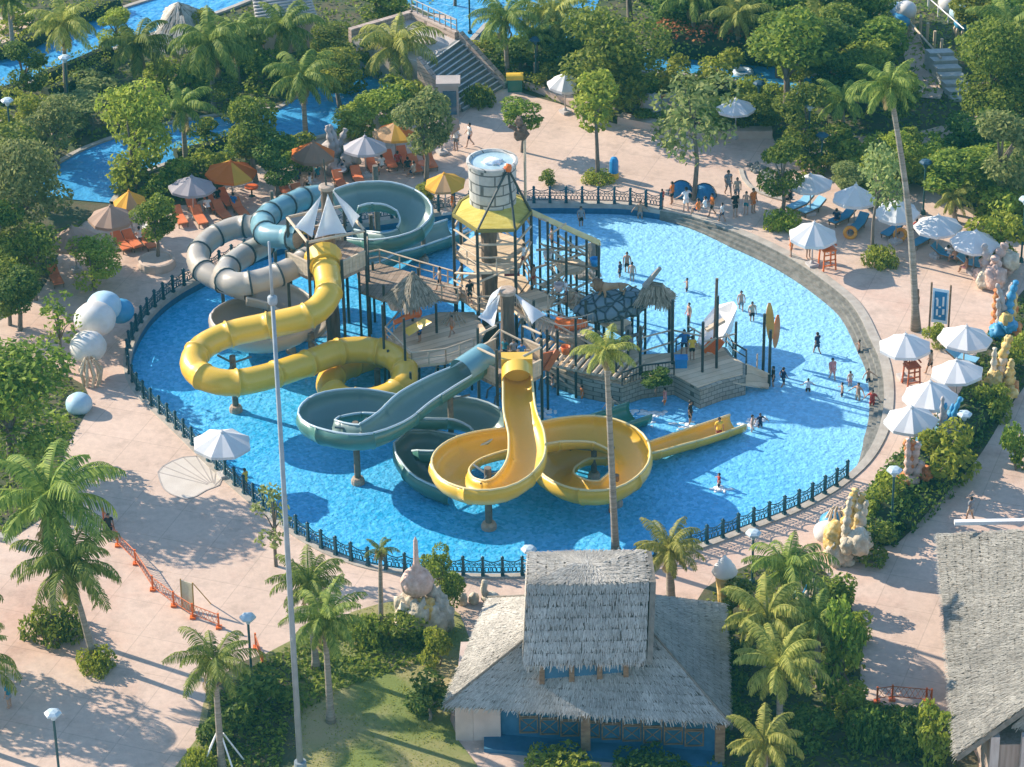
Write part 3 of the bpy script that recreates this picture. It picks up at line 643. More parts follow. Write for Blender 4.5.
for k in range(1, 9):
    t = k / 9; b.tube([nc + Vector(((2.6 - 2.25 * t) * math.cos(2 * PI * j / 16), (1.9 - 1.6 * t) * math.sin(2 * PI * j / 16), .1 + 3.5 * t)) for j in range(17)], .03, 4)
b.build("cone_net", NET, cp)
# --- main tower with the tipping bucket
T0 = at(491, 345, WZ)
mt_ = thing("bucket_tower", T0, "tallest tower carrying a round stone-block water bucket above a yellow eight-sided roof", "play tower", "play structures in the pool")
g, zt = column(mt_, 491, 345, 222, .55, .5, False)
RZ = 8.6
ro = [at(x, y, RZ) for x, y in ((453, 215), (477, 231), (515, 230), (531, 212), (523, 198), (500, 191), (475, 193), (460, 202))]
rc = at(493, 206, RZ); inr = [rc.lerp(p, .45) + Vector((0, 0, .45)) for p in ro]
b = MB()
for k in range(8): b.slab([ro[k], ro[(k + 1) % 8], inr[(k + 1) % 8], inr[k]], .14)
b.build("yellow_roof", ROOFY, mt_)
b = MB()
for k in range(8): b.bar(ro[k], ro[(k + 1) % 8], .16, .2)
b.build("roof_edge", M("olive_trim", (.20, .17, .04), rough=.7), mt_)
bc = Vector((rc.x, rc.y, RZ + .2)); bh = 3.05
b = MB(); b.lathe(bc, [(1.5, 0), (1.52, 1.2), (1.54, bh - .15), (1.66, bh - .1), (1.66, bh + .06), (1.5, bh + .1), (1.38, bh), (1.36, bh - .7), (.001, bh - .72)], 32); bk = b.build("bucket", M_blocks("pale_bucket_blocks", (.44, .43, .395), (.53, .52, .48), (.13, .13, .12), 1.7, .7), mt_)
b = MB(); b.lathe(bc, [(1.375, bh - .06), (.0, bh - .06)], 24, cap=False); b.build("bucket_water", M("bucket_pool", (.34, .48, .52), (.44, .58, .62), rough=.1, scale=1.5, bump=.4), bk)
b = MB(); b.blob(bc + Vector((.05, -.1, bh - .05)), (.62, .5, .22), 3, .6, 3, 3); b.build("water_splash", FOAM, bk, smooth=True)
ap = Vector((bc.x + 1.0, bc.y - 1.25, RZ + 3.3))
for k, p in enumerate((ro[1], ro[2], ro[3])):
    b = MB(); b.cyl(p, ap, .08, 7); b.build("strut", POLE, mt_)
b = MB(); b.blob(ap, (.27, .24, .32), 5, .35, 2); b.build("lantern", ORANGE, mt_)
b = MB(); b.cyl((bc.x + 2.1, bc.y + .3, RZ - 1), (bc.x + 2.1, bc.y + .3, RZ + 4.6), .09, 7); b.build("mast", LOG, mt_)
b = MB(); b.blob((bc.x + 1.9, bc.y + .3, RZ + 5.0), (.45, .35, .55), 2, .6, 2, 2); b.blob((bc.x + 1.75, bc.y + .3, RZ + 5.75), (.28, .3, .35), 6, .5, 2, 2); b.bar((bc.x + 1.7, bc.y + .3, RZ + 5.2), (bc.x + 1.1, bc.y + .2, RZ + 5.6), .2); b.build("carved_figure", M("dark_carving", (.10, .06, .04), (.17, .11, .08), rough=.8, scale=3, bump=.6), mt_)
for k in range(8):
    p = ro[k]; b = MB(); b.cyl((p.x, p.y, WZ - .3), (p.x, p.y, RZ), .1, 8); b.build("pole", POLE, mt_)
def rdeck(z, f, edges, mat=PLANK, solid=False):
    P = [rc.lerp(p, f) for p in ro]; P = [Vector((p.x, p.y, z)) for p in P]; b = MB(); b.prism(P, z - .2, z); b.build("deck", mat, mt_); railing(mt_, P, z, edges, 1.0, solid)
rdeck(5.6, .96, [0, 1, 2, 6], SAND); rdeck(2.9, 1.02, [0, 1, 3, 7], SAND)
rr = random.Random(5)
for k in range(8):
    p, q = ro[k], ro[(k + 1) % 8]; z = 4.4 + .5 * (k % 3)
    for z0, z1 in ((z, z + 1.1), (7.6, 7.6), (1.4, 2.4)):
        b = MB(); b.cyl((p.x, p.y, z0), (q.x, q.y, z1), .075, 7); b.build("beam", LOG, mt_)
# --- right wing with the long sloping roof beam
rw = thing("climbing_structure", at(565, 330, WZ), "tangle of dark poles, pale logs and sand ramps under a long sloping yellow roof beam", "climbing frame", "play structures in the pool")
A, Bq = at(527, 207, 8.4), at(600, 240, 6.6); b = MB(); sd = (Bq - A).cross(Vector((0, 0, 1))).normalized()
b.slab([A + sd * .3 - Vector((0, 0, .22)), Bq + sd * .3 - Vector((0, 0, .22)), Bq, A], .1); b.slab([A, Bq, Bq - sd * .3 - Vector((0, 0, .5)), A - sd * .3 - Vector((0, 0, .5))], .1); b.build("sloping_roof", M("cream_yellow_roof", (.68, .54, .22), (.76, .64, .34), rough=.7, scale=2, bump=.4), rw)
poles(rw, [(525, 400, 352), (535, 402, 300), (616, 398, 350), (628, 385, 330), (645, 362, 296), (576, 398, 318), (541, 338, 218), (549, 352, 222), (559, 330, 226), (567, 356, 232), (577, 335, 236), (587, 350, 240), (597, 338, 244), (599, 362, 246), (586, 372, 300), (612, 345, 284), (558, 395, 330), (548, 410, 330), (553, 300, 224), (571, 310, 236)])
for a, c in [((535, 268, 5), (596, 250, 5.4)), ((540, 285, 4.4), (590, 262, 4.4)), ((536, 250, 6), (590, 246, 6.2)), ((545, 262, 5), (566, 286, 3.6)), ((552, 250, 5.8), (575, 270, 4.4)), ((574, 255, 5), (596, 280, 3.4)), ((560, 296, 3.4), (600, 276, 4.2)), ((535, 312, 3), (574, 298, 3.4)), ((540, 322, 2.6), (560, 345, 1.4)), ((530, 300, 3.2), (548, 338, 1.6)), ((590, 290, 3), (608, 300, 2.6))]: log(rw, a, c, .08)
_, P = deckpart(rw, [(512, 296), (536, 289), (556, 298), (548, 308), (524, 310)], 3.4, SAND); railing(rw, P, 3.4, [1, 2], .9)
_, P = deckpart(rw, [(556, 264), (576, 258), (590, 264), (580, 272), (562, 273)], 4.9, SAND); railing(rw, P, 4.9, [0, 1, 3], .9)
def ramp(root, L0, L1, z0, z1, mat=SAND, name="ramp", n=8, step=False):
    a0, b0 = at(*L0[0], z0), at(*L0[1], z0); a1, b1 = at(*L1[0], z1), at(*L1[1], z1); b = MB()
    if step:
        for i in range(n):
            t0, t1 = i / n, (i + 1) / n; z = z0 + (z1 - z0) * (i + .5) / n
            q = [a0.lerp(a1, t0), b0.lerp(b1, t0), b0.lerp(b1, t1), a0.lerp(a1, t1)]; b.prism([(p.x, p.y) for p in q], z - .22, z)
    else: b.slab([a0, a1, b1, b0], .16 if (a1 - a0).cross(b1 - a0).z > 0 else -.16)
    b.build(name, mat, root)
ramp(rw, ((506, 300), (520, 316)), ((604, 340), (596, 356)), 3.3, 1.1)
ramp(rw, ((560, 300), (572, 290)), ((632, 322), (622, 334)), 3.3, 1.6)
for k in range(17):
    t = k / 16; x, y, z = 530 + 104 * t, 350 + 22 * t, 2.1 - 1.15 * t; log(rw, (x - 8, y + 9, z), (x + 9, y - 11, z), .13)
for sx, sy in ((-8, 9), (9, -11)): log(rw, (530 + sx, 350 + sy, 1.95), (634 + sx, 372 + sy, .8), .09)
log(rw, (506, 290, 4.1), (600, 332, 1.9), .07); log(rw, (524, 306, 4.1), (598, 348, 2.0), .07); log(rw, (566, 288, 4.2), (634, 318, 2.5), .06)
b = MB(); b.tube([at(557, 322, 3.0), at(570, 325, 3.0), at(586, 324, 2.9)], [.42, .4, .34], 8); b.build("orange_trough", ORANGE, rw)
b = MB(); b.box(at(512, 272, 4.9), (1.0, .12, .55)); b.build("maroon_panel", M("maroon_paint", (.16, .03, .04)), rw)
b = MB(); b.blob(at(594, 255, 5.0), (.5, .45, 1.1), 4, .5, 2, 2); b.blob(at(588, 275, 3.2), (.8, .5, .35), 9, .5, 2, 2); b.build("weathered_carving", M("grey_wood", (.25, .24, .22), (.36, .34, .31), rough=.9, scale=3, bump=.5), rw)
# --- front tower: second bark column with sails and the parapet platform of the yellow open slide
ft = thing("slide_tower", at(508, 398, WZ), "front slide tower with a short bark column, plank parapet and spread white sails", "play tower", "play structures in the pool")
g, zt = column(ft, 509, 398, 291, .5, .42)
FZ = 4.3; fc = at(510, 368, FZ); F8 = [fc + Vector((2.1 * math.cos(PI / 8 + k * PI / 4), 2.1 * math.sin(PI / 8 + k * PI / 4), 0)) for k in range(8)]
b = MB(); b.prism(F8, FZ - .25, FZ); b.build("deck", PLANK, ft)
for e in (0, 2, 4, 6): railing(ft, F8, FZ, [e], 1.0, solid=True)
for k in range(8): p = F8[k]; b = MB(); b.cyl((p.x, p.y, WZ - .3), (p.x, p.y, FZ + (2.4 if k % 2 else 1.1)), .09, 8); b.build("pole", POLE, ft)
for k in (0, 2, 4, 6): p, q = F8[k], F8[(k + 1) % 8]; b = MB(); b.cyl((p.x, p.y, FZ + 1.9), (q.x, q.y, FZ + 1.9), .08, 7); b.build("beam", LOG, ft)
tp = Vector((g.x, g.y, zt - .1))
sail(ft, tp + Vector((-.4, 0, 0)), at(478, 317, 6.3), at(494, 328, 6.0)); sail(ft, tp + Vector((.4, 0, 0)), at(546, 315, 6.2), at(532, 324, 6.0)); sail(ft, tp + Vector((-.3, .2, .4)), at(497, 296, 7.2), at(484, 312, 6.3))
b = MB(); A, Bq = at(538, 372, 2.9), at(550, 352, 4.0); sd = Vector((.5, .2, 0)); b.slab([A - sd, A + sd, Bq + sd, Bq - sd], .12); b.bar(A - sd, Bq - sd, .1, .5); b.bar(A + sd, Bq + sd, .1, .5); b.build("orange_chute", M("orange_brown_chute", (.45, .11, .03), rough=.5), ft)
log(ft, (500, 330, 5), (530, 345, 4.6), .07); log(ft, (520, 300, 6), (535, 340, 4.2), .07); log(ft, (486, 345, 5), (500, 330, 5.4), .07); log(ft, (493, 352, 4.9), (530, 350, 4.9), .07)
rr = random.Random(9)
for k in range(5):
    p = at(rr.uniform(486, 545), rr.uniform(388, 408), WZ); b = MB(); b.tube([p, p + Vector((.1, 0, .6)), p + Vector((.5, .1, .9)), p + Vector((.9, .1, .7))], .07, 6); b.build("water_pipe", PIPE, ft)
# --- stone island
si = thing("stone_island", at(655, 372, WZ), "low stone-block island with a sandy deck and ramp rising from the pool", "play deck", "play structures in the pool")
IP = [(545, 364), (566, 372), (588, 379), (622, 386), (642, 379), (674, 375), (700, 389), (722, 381), (746, 375), (746, 364), (733, 356), (726, 347), (694, 342), (676, 352), (640, 354), (622, 340), (600, 336), (566, 342)]
P = [at(x, y, .75) for x, y in IP]; b = MB(); b.prism(P, WZ - .3, .72); b.build("stone_wall", BLOCKS, si)
cen = sum(P, Vector()) / len(P); Q = [p + (cen - p).normalized() * .22 for p in P]; b = MB(); b.prism(Q, .7, .78); b.build("deck", SAND, si)
railing(si, [Vector((p.x, p.y, .78)) for p in P], .78, [3, 4, 8, 9, 10, 12], .95, mat=POLE)
b = MB()
for e in (3, 4, 10):
    a, c = P[e], P[e + 1]
    for k in range(int((c - a).length / .22)): p = a.lerp(c, k * .22 / (c - a).length); b.cyl((p.x, p.y, .8), (p.x, p.y, 1.7), .02, 5)
b.build("rail_bars", POLE, si)
b = MB(); b.slab([at(723, 381, .7), at(769, 388, -.5), at(770, 374, -.5), at(746, 364, .7)], .14); [b.cyl(at(*q), at(*q) + Vector((0, 0, 1.1)), .05, 6) for q in ((746, 364, .7), (757, 369, .1), (769, 374, -.5))]; b.cyl(at(746, 364, 1.75), at(769, 374, .55), .05, 6); b.build("sloping_ramp", SAND, si)
# scaffold of thin logs, ropes and hanging pails between the poles
rr = random.Random(21); PL_ = [(525, 400, 352), (535, 402, 300), (616, 398, 350), (628, 385, 330), (541, 338, 218), (549, 352, 222), (559, 330, 226), (567, 356, 232), (577, 335, 236), (587, 350, 240), (597, 338, 244), (599, 362, 246), (612, 345, 284), (558, 395, 330), (553, 300, 224), (571, 310, 236), (515, 352, 240), (531, 330, 225)]
G_ = [(at(x, yb, WZ), hz(x, yb, yt, WZ)) for x, yb, yt in PL_]
for i in range(len(G_)):
    for j in range(i + 1, len(G_)):
        (p, hp), (q, hq) = G_[i], G_[j]; d = (p - q).length
        if 1.2 < d < 4.6 and rr.random() < .6:
            z = rr.uniform(1.2, max(1.5, min(hp, hq))); dz = rr.choice([0, 0, 0, rr.uniform(-1.5, 1.5)]); b = MB(); b.cyl((p.x, p.y, z), (q.x, q.y, max(.6, z + dz)), rr.choice([.05, .065, .08]), 6); b.build("beam", rr.choice([LOG, LOG, WOODD]), rw)
for k, (i, j) in enumerate(((4, 6), (7, 9), (8, 10), (11, 12), (5, 7))):
    (p, hp), (q, hq) = G_[i], G_[j]; z0 = 1.6 + .5 * (k % 3); b = MB()
    for a_ in range(7): u = a_ / 6; c_ = p.lerp(q, u); b.cyl((c_.x, c_.y, z0), (c_.x, c_.y, z0 + 1.7), .018, 4)
    for a_ in range(6): b.cyl((p.x, p.y, z0 + .34 * a_), (q.x, q.y, z0 + .34 * a_), .018, 4)
    b.build("climbing_net", NET, rw)
for k, (i, dx, z) in enumerate(((4, .5, 5.2), (7, -.5, 4.2), (9, .5, 5.6), (11, .5, 3.9), (13, .5, 2.4))):
    p, hp = G_[i]; b = MB(); b.lathe((p.x + dx, p.y - .2, z), [(.001, 0), (.22, .03), (.32, .55), (.28, .55), (.2, .1), (.001, .1)], 12); b.build("tipping_pail", [WHITEP, M("pale_pink_pail", (.55, .42, .38)), BLUEP, WHITEP, ORANGE][k], rw, True)
poles(si, [(640, 395, 326), (702, 392, 322), (672, 384, 318), (735, 372, 322), (688, 350, 316), (716, 388, 296)], .09)
for q_ in (((640, 338, 2.6), (672, 330, 2.6)), ((672, 330, 2.6), (702, 336, 2.8)), ((702, 342, 2.2), (735, 334, 2.2)), ((640, 352, 1.7), (672, 342, 1.9)), ((688, 326, 2.8), (702, 334, 2.8)), ((702, 350, 1.6), (716, 338, 3.0))): log(si, *q_, .06)
rb_ = thing("rope_walkway", at(560, 345, WZ), "sagging rope walkway of short planks between the bark column and the boulder roof", "footbridge"); A, Bq = at(527, 318, 3.6), at(592, 330, 3.0); sd = (Bq - A).cross(Vector((0, 0, 1))).normalized() * .5
b = MB()
for k in range(18): t = (k + .5) / 18; c_ = A.lerp(Bq, t) - Vector((0, 0, .7 * math.sin(PI * t))); b.box(c_, (.2, 1.0, .06), math.atan2(Bq.y - A.y, Bq.x - A.x))
b.build("planks", LOG, rb_)
for sg in (-1, 1):
    b = MB(); Q = [A.lerp(Bq, t / 12) + sd * sg + Vector((0, 0, .95 - .75 * math.sin(PI * t / 12))) for t in range(13)]; b.tube(Q, .04, 5); [b.cyl(q, q - Vector((0, 0, .95)), .02, 4) for q in Q]; b.build("rope_rail", NET, rb_)
b = MB(); g = at(628, 350, .78); b.blob(g + Vector((0, 0, .6)), (.4, .35, .7), 4, .4, 2, 2); b.blob(g + Vector((.05, 0, 1.5)), (.28, .28, .35), 7, .4, 2, 2); b.tube([g + Vector((.2, 0, 1.0)), g + Vector((.8, -.1, 1.3)), g + Vector((1.0, -.1, 1.8))], [.14, .11, .07], 7); tag(b.build("weathered_figure", M("grey_wood", (.25, .24, .22)), None, True, org=g), "grey weathered carved figure standing on the stone island behind the tall palm", "statue")
# --- rock canopy and the lion that stands on it
rk = thing("rock_canopy", at(612, 365, WZ), "blue grey cobbled boulder roof on poles carrying a lion statue", "rock", None)
def M_cobble():
    mt = bpy.data.materials.new("cobbled_rock"); mt.use_nodes = True; n = mt.node_tree.nodes; l = mt.node_tree.links; b = n["Principled BSDF"]; b.inputs["Roughness"].default_value = .8
    tc = n.new("ShaderNodeTexCoord"); v = n.new("ShaderNodeTexVoronoi"); v.feature = 'DISTANCE_TO_EDGE'; v.inputs["Scale"].default_value = 1.5; l.new(tc.outputs["Object"], v.inputs["Vector"])
    r = n.new("ShaderNodeMapRange"); r.inputs[1].default_value = .0; r.inputs[2].default_value = .12; l.new(v.outputs[0], r.inputs[0])
    x = n.new("ShaderNodeMix"); x.data_type = 'RGBA'; x.inputs[6].default_value = (.04, .06, .075, 1); x.inputs[7].default_value = (.16, .22, .25, 1); l.new(r.outputs[0], x.inputs[0]); l.new(x.outputs[2], b.inputs["Base Color"])
    bp = n.new("ShaderNodeBump"); bp.inputs["Distance"].default_value = .15; l.new(r.outputs[0], bp.inputs["Height"]); l.new(bp.outputs[0], b.inputs["Normal"]); return mt
COBBLE = M_cobble()
rcn = at(610, 305, 3.6); b = MB(); b.blob(rcn, (1.9, 1.5, .95), 3, .35, 3); b.blob(rcn + Vector((1.3, .2, .1)), (1.3, 1.1, .8), 8, .35, 3); b.blob(rcn + Vector((-1.1, -.3, -.2)), (1.1, 1.0, .75), 5, .35, 3)
b.build("boulder", COBBLE, rk, smooth=True); poles(rk, [(596, 372, 310), (632, 350, 312), (622, 380, 318), (604, 352, 305)], .1)
# --- second thatched shelter
s2 = thing("thatched_shelter", at(655, 362, WZ), "ragged thatched shelter with a jutting ridge log beside the boulder roof", "shelter", "thatched shelters in the pool")
ZS = 4.3; r0, r1 = at(646, 281, 5.9), at(662, 284, 5.9); c4 = [at(634, 303, ZS), at(671, 308, ZS), at(676, 294, ZS), at(645, 291, ZS)]
thatch(s2, "thatched_roof", [(r0, r1, c4[1], c4[0]), (r1, r0, c4[3], c4[2]), (r0, r0, c4[0], c4[3]), (r1, r1, c4[2], c4[1])], 80, .42, .06, STRAW, .14, 4)
b = MB(); b.cyl(at(645, 286, 5.6), at(660, 268, 7.1), .22, 8, .14); b.build("ridge_log", M("grey_wood", (.25, .24, .22)), s2)
poles(s2, [(638, 350, 304), (669, 362, 308), (672, 345, 300), (672, 378, 300)], .1)
# --- toy shipwreck
bt = thing("toy_boat", at(715, 340, .75), "white tilted play boat with an orange slide and dry palm fronds on its mast", "play boat")
b = MB(); hp = [at(x, y, .9) for x, y in ((697, 348), (706, 356), (722, 346), (737, 322), (733, 316), (716, 312), (704, 326))]; c0 = sum(hp, Vector()) / 7
vs = [p + Vector((0, 0, .5 + .6 * (i in (3, 4)))) for i, p in enumerate(hp)] + [c0.lerp(p, .75) + Vector((0, 0, -.5)) for p in hp] + [c0.lerp(p, .85) + Vector((0, 0, .4)) for p in hp] + [c0.lerp(p, .7) + Vector((0, 0, .05)) for p in hp]
fs = []
for i in range(7):
    j = (i + 1) % 7; fs += [(i, j, 7 + j, 7 + i), (i, 14 + i, 14 + j, j), (14 + i, 21 + i, 21 + j, 14 + j)]
fs += [tuple(range(7, 14)), tuple(range(21, 28))]; b.add(vs, fs); b.build("hull", WHITEP, bt)
b = MB(); A, Bq = at(708, 352, 1.2), at(718, 340, 2.2); sd = Vector((.28, -.1, 0)); b.slab([A - sd, A + sd, Bq + sd, Bq - sd], .15); b.bar(A - sd, Bq - sd, .1, .4); b.bar(A + sd, Bq + sd, .1, .4); b.build("orange_slide", ORANGE, bt)
b = MB(); b.cyl(at(714, 350, .8), at(714, 350, .8) + Vector((.1, 0, 5.2)), .1, 7); b.build("mast", TRUNK_M, bt)
b = MB(); b.bar(at(706, 330, 1.6), at(724, 320, 2.0), .35, .2); b.build("cabin_log", LOG, bt)
# --- surfboard posts
sb = thing("surfboard_sign", at(768, 372, WZ), "yellow and orange surfboard shapes mounted on two dark poles standing in the pool", "sign")
poles(sb, [(763, 372, 314), (769, 386, 330)], .1)
b = MB(); cs_ = at(770, 322, 2.4); L = 12
def board(c, h, w, mat, tilt):
    k = 12; b = MB(); pr = [(w * math.sin(PI * (i + .5) / k) ** .6, -h / 2 + h * (i + .5) / k) for i in range(k)]
    vs = [c + Vector((sx * x, yy, z)) + Vector((tilt * z, 0, 0)) for yy in (-.06, .06) for sx in (-1, 1) for x, z in pr]
    fs = []
    for i in range(k - 1): fs += [(i, k + i, k + i + 1, i + 1), (2 * k + i, 2 * k + i + 1, 3 * k + i + 1, 3 * k + i), (i, i + 1, 2 * k + i + 1, 2 * k + i), (k + i, 3 * k + i, 3 * k + i + 1, k + i + 1)]
    b.add(vs, fs); b.build("surfboard", mat, sb)
board(cs_, 3.0, .27, M("amber_board", (.65, .32, .06), (.75, .45, .12), scale=.8), -.05); board(cs_ + Vector((.45, .2, -.8)), 2.6, .22, M("orange_board", (.62, .20, .06), (.7, .4, .2), scale=.8), .06)
# --- small orange barrier-like water toy bench, blue box on the island
bx = MB(); p = at(681, 366, .78); bx.box(p + Vector((0, 0, .3)), (.75, .6, .6)); bx.box(p + Vector((0, 0, .63)), (.85, .7, .08)); tag(bx.build("storage_box", BLUEP, None, org=p), "small blue box standing on the stone island deck", "box")
# ------------------------------------------------------------------ plants
def LEAF(name, c, c2, tr=.48, rnd=.2): return M(name, c, c2, rough=.6, island=True, trans=tr, objrnd=rnd, spec=.18)
LF = {'mid': LEAF("leaf_mid", (.07, .14, .018), (.34, .40, .055)), 'dark': LEAF("leaf_dark", (.045, .11, .022), (.22, .30, .05)), 'light': LEAF("leaf_light", (.16, .23, .022), (.46, .48, .07)),
      'grey': LEAF("leaf_pale", (.13, .19, .05), (.40, .43, .15)), 'yellow': LEAF("leaf_yellow", (.16, .22, .02), (.44, .46, .06)), 'palm': LEAF("leaf_palm", (.08, .15, .022), (.34, .39, .075), .38), 'palmy': LEAF("leaf_palm_yellow", (.17, .21, .03), (.50, .47, .11), .38),
      'flower': LEAF("leaf_flower", (.40, .12, .05), (.62, .28, .12)), 'dry': LEAF("leaf_dry", (.28, .22, .10), (.45, .36, .2))}
BARK = M("tree_bark", (.13, .10, .075), (.23, .19, .15), rough=.9, scale=2.5, stretch=(3, 3, .8), bump=.8, bscale=6)
PBARK = M("palm_bark", (.20, .17, .13), (.36, .31, .25), rough=.9, scale=1.4, stretch=(.3, .3, 5), bump=.8, bscale=4)
def leaf_cloud(cents, rads, n, size, seed, up=.5, flat=1.0, shell=.7, asp=.5):
    """leaf-sized faces through the volume of several lobes; returns verts, faces"""
    g = np.random.default_rng(seed); cents = np.array(cents); rads = np.array(rads)
    w = rads[:, 0] * rads[:, 1] + .3; pick = g.choice(len(cents), n, p=w / w.sum())
    d = g.normal(size=(n, 3)); d /= np.linalg.norm(d, axis=1)[:, None]
    # twigs: leaves gather in small tufts
    tuft = g.normal(size=(max(8, n // 14), 3)); tuft /= np.linalg.norm(tuft, axis=1)[:, None]; tp = tuft[g.integers(0, len(tuft), n)]
    d = d * .35 + tp * .8; d /= np.linalg.norm(d, axis=1)[:, None]
    rr = shell + (1.06 - shell) * g.random(n) ** .7
    p = cents[pick] + d * rads[pick] * rr[:, None]
    nn = d * .55 + np.array([0, 0, up]) + g.normal(size=(n, 3)) * .55; nn /= np.linalg.norm(nn, axis=1)[:, None]
    t = np.cross(nn, g.normal(size=(n, 3))); t /= np.linalg.norm(t, axis=1)[:, None]; bt = np.cross(nn, t)
    s = size * (.65 + .7 * g.random(n)); a = t * (s / 2)[:, None]; b_ = bt * (s * asp / 2)[:, None]
    V = np.stack([p - a, p + b_ - a * .1, p + a, p - b_ - a * .1], 1).reshape(-1, 3)
    return V, np.arange(4 * n).reshape(-1, 4)
def np_mesh(name, V, F, mat):
    me = bpy.data.meshes.new(name); me.from_pydata(V.tolist(), [], F.tolist()); me.materials.append(mat); me.update(); return me
TREES = {}
def tree_var(kind, v):
    """normalised tree: height and crown radius as in the table"""
    key = (kind, v)
    if key in TREES: return TREES[key]
    rr = random.Random(v * 97 + len(kind) * 13 + ord(kind[0]))
    H, Rr, crownlow, nl, n, size, nlob = {'big': (9, 4.2, .14, .5, 6500, .34, 15), 'mid': (7, 2.6, .26, .45, 3200, .30, 10), 'slim': (7.5, 1.9, .34, .5, 2000, .29, 10), 'round': (5, 2.5, .12, .5, 3600, .24, 13), 'loose': (6, 2.2, .35, .4, 1050, .28, 11), 'bush': (2, 1.3, .0, .6, 1100, .22, 7), 'thin': (4.5, 1.3, .3, .4, 260, .26, 8), 'mound': (1, 1.6, .0, .6, 1500, .2, 12)}[kind]
    c = []; rd = []
    for k in range(nlob):
        a = rr.uniform(0, 2 * PI); t = rr.random(); z = H * (crownlow + (1 - crownlow) * (.16 + .68 * t))
        env = math.sin(PI * (.18 + .72 * t)) ** .7
        q = Rr * env * rr.uniform(.25, .72); lr = Rr * rr.uniform(.26, .52)
        if kind == 'mound': q = Rr * math.sqrt((k + .5) / nlob) * .8; a = k * 2.4; z = .22 + .25 * (1 - q / Rr); lr = .5
        c.append((q * math.cos(a), q * math.sin(a), z)); rd.append((lr, lr, lr * rr.uniform(.6, .85)))
    V, F = leaf_cloud(c, rd, int(n * 1.15), size * 1.08, v * 31 + len(kind))
    tb = MB(); hp = H * (crownlow + .35 * (1 - crownlow)); r0 = .05 * H ** .8 * (.55 if kind in ('slim', 'thin', 'loose') else .8)
    bend = [(0, 0, 0), (rr.uniform(-.15, .15), rr.uniform(-.15, .15), hp * .5), (rr.uniform(-.25, .25), rr.uniform(-.25, .25), hp)]
    tb.tube([(0, 0, -.1)] + bend, [r0 * 1.35, r0 * 1.1, r0 * .85, r0 * .6], 8)
    for k in range(min(8, nlob)):
        t = rr.uniform(.45, 1); b0 = Vector(bend[1]).lerp(Vector(bend[2]), t); e = Vector(c[k]); m_ = b0.lerp(e, .5) + Vector((0, 0, .15 * (e - b0).length))
        tb.tube([b0, m_, b0.lerp(e, .9)], [r0 * .5, r0 * .33, r0 * .14], 6)
    TREES[key] = (V, F, tb.mesh("trunk", BARK, True), H, Rr, {})
    return TREES[key]
def tree(kind, x, yb, yt, wpx, col, label, name="broadleaf_tree", v=None, group=None, cat="tree"):
    rr = random.Random(int(x * 7 + yb * 3)); v = rr.randrange(3) if v is None else v
    V, F, tm, H, Rr, cm = tree_var(kind, v)
    if col not in cm: cm[col] = np_mesh("crown", V, F, LF[col])
    g = at(x, yb); h = max(.8, hz(x, yb, yt)); w = wpx / sc(x, yb) / 2 * 1.17
    o = thing(name, g, label, cat, group, rr.uniform(0, 6.28), (w / Rr, w / Rr, h / H))
    part("trunk", tm, o); part("crown", cm[col], o); return o
# --- palms
PALMS = {}
def palm_crown(v, Lf, nf, col, droopy=1.0, dry=0):
    rr = random.Random(v * 5 + 3); V = []; F = []; DRY = []
    def q(a, b, c, d): i = len(V); V.extend([a, b, c, d]); F.append((i, i + 1, i + 2, i + 3))
    for k in range(nf):
        az = k * 2.39996 + rr.uniform(-.2, .2); t = k / nf; el = math.radians(82 - 105 * t ** .85) + rr.uniform(-.12, .12); L = Lf * rr.uniform(.82, 1.1) * (.72 + .28 * math.sin(PI * min(1, t + .25)))
        if k >= nf - 2 - v % 2: DRY.append((len(F), len(F) + 10 ** 6)); el -= .5; L *= .85
        p = Vector((0, 0, 0)); ns = 13; cv = Vector((math.cos(az), math.sin(az), 0)); pts = [p.copy()]; dr = (.09 + .06 * rr.random()) * droopy
        tw = rr.uniform(-.12, .12); e = el
        for s_ in range(ns):
            e -= dr * (.5 + 1.2 * s_ / ns); az2 = az + tw * s_ / ns; d = Vector((math.cos(az2) * math.cos(e), math.sin(az2) * math.cos(e), math.sin(e))); p = p + d * (L / ns); pts.append(p.copy())
        for s_ in range(ns):
            a, b = pts[s_], pts[s_ + 1]; d = (b - a).normalized(); side = d.cross(Vector((0, 0, 1)))
            side = side.normalized() if side.length > 1e-3 else Vector((1, 0, 0)); nn = side.cross(d); rw = .055 * (1 - s_ / ns) + .012
            q(a - side * rw, a + side * rw, b + side * rw * .85, b - side * rw * .85)
            if s_ < 1: continue
            u = s_ / ns; ll = L * .23 * (math.sin(PI * min(1, .16 + .84 * u)) ** .6) * rr.uniform(.85, 1.1)
            for f in (.0, .33, .66):
                for sg in (-1, 1):
                    b0 = a.lerp(b, f); dirn = (side * sg * .82 + d * .55 - nn * rr.uniform(.1, .5) - Vector((0, 0, .25 * droopy))).normalized(); w = .034; wd = d
                    m_ = b0 + dirn * ll * .55; tip = b0 + (dirn + Vector((0, 0, -.32 * droopy))).normalized() * ll
                    q(b0 - wd * w * .6, b0 + wd * w * .6, m_ + wd * w, m_ - wd * w); q(m_ - wd * w, m_ + wd * w, tip + wd * .012, tip - wd * .012)
    me = np_mesh("crown", np.array([tuple(p) for p in V]), np.array(F), LF[col]); me.materials.append(LF['dry']); mi = np.zeros(len(F), np.int32)
    for a_, b_ in DRY: mi[a_:b_] = 1
    me.polygons.foreach_set("material_index", mi); me.update(); return me
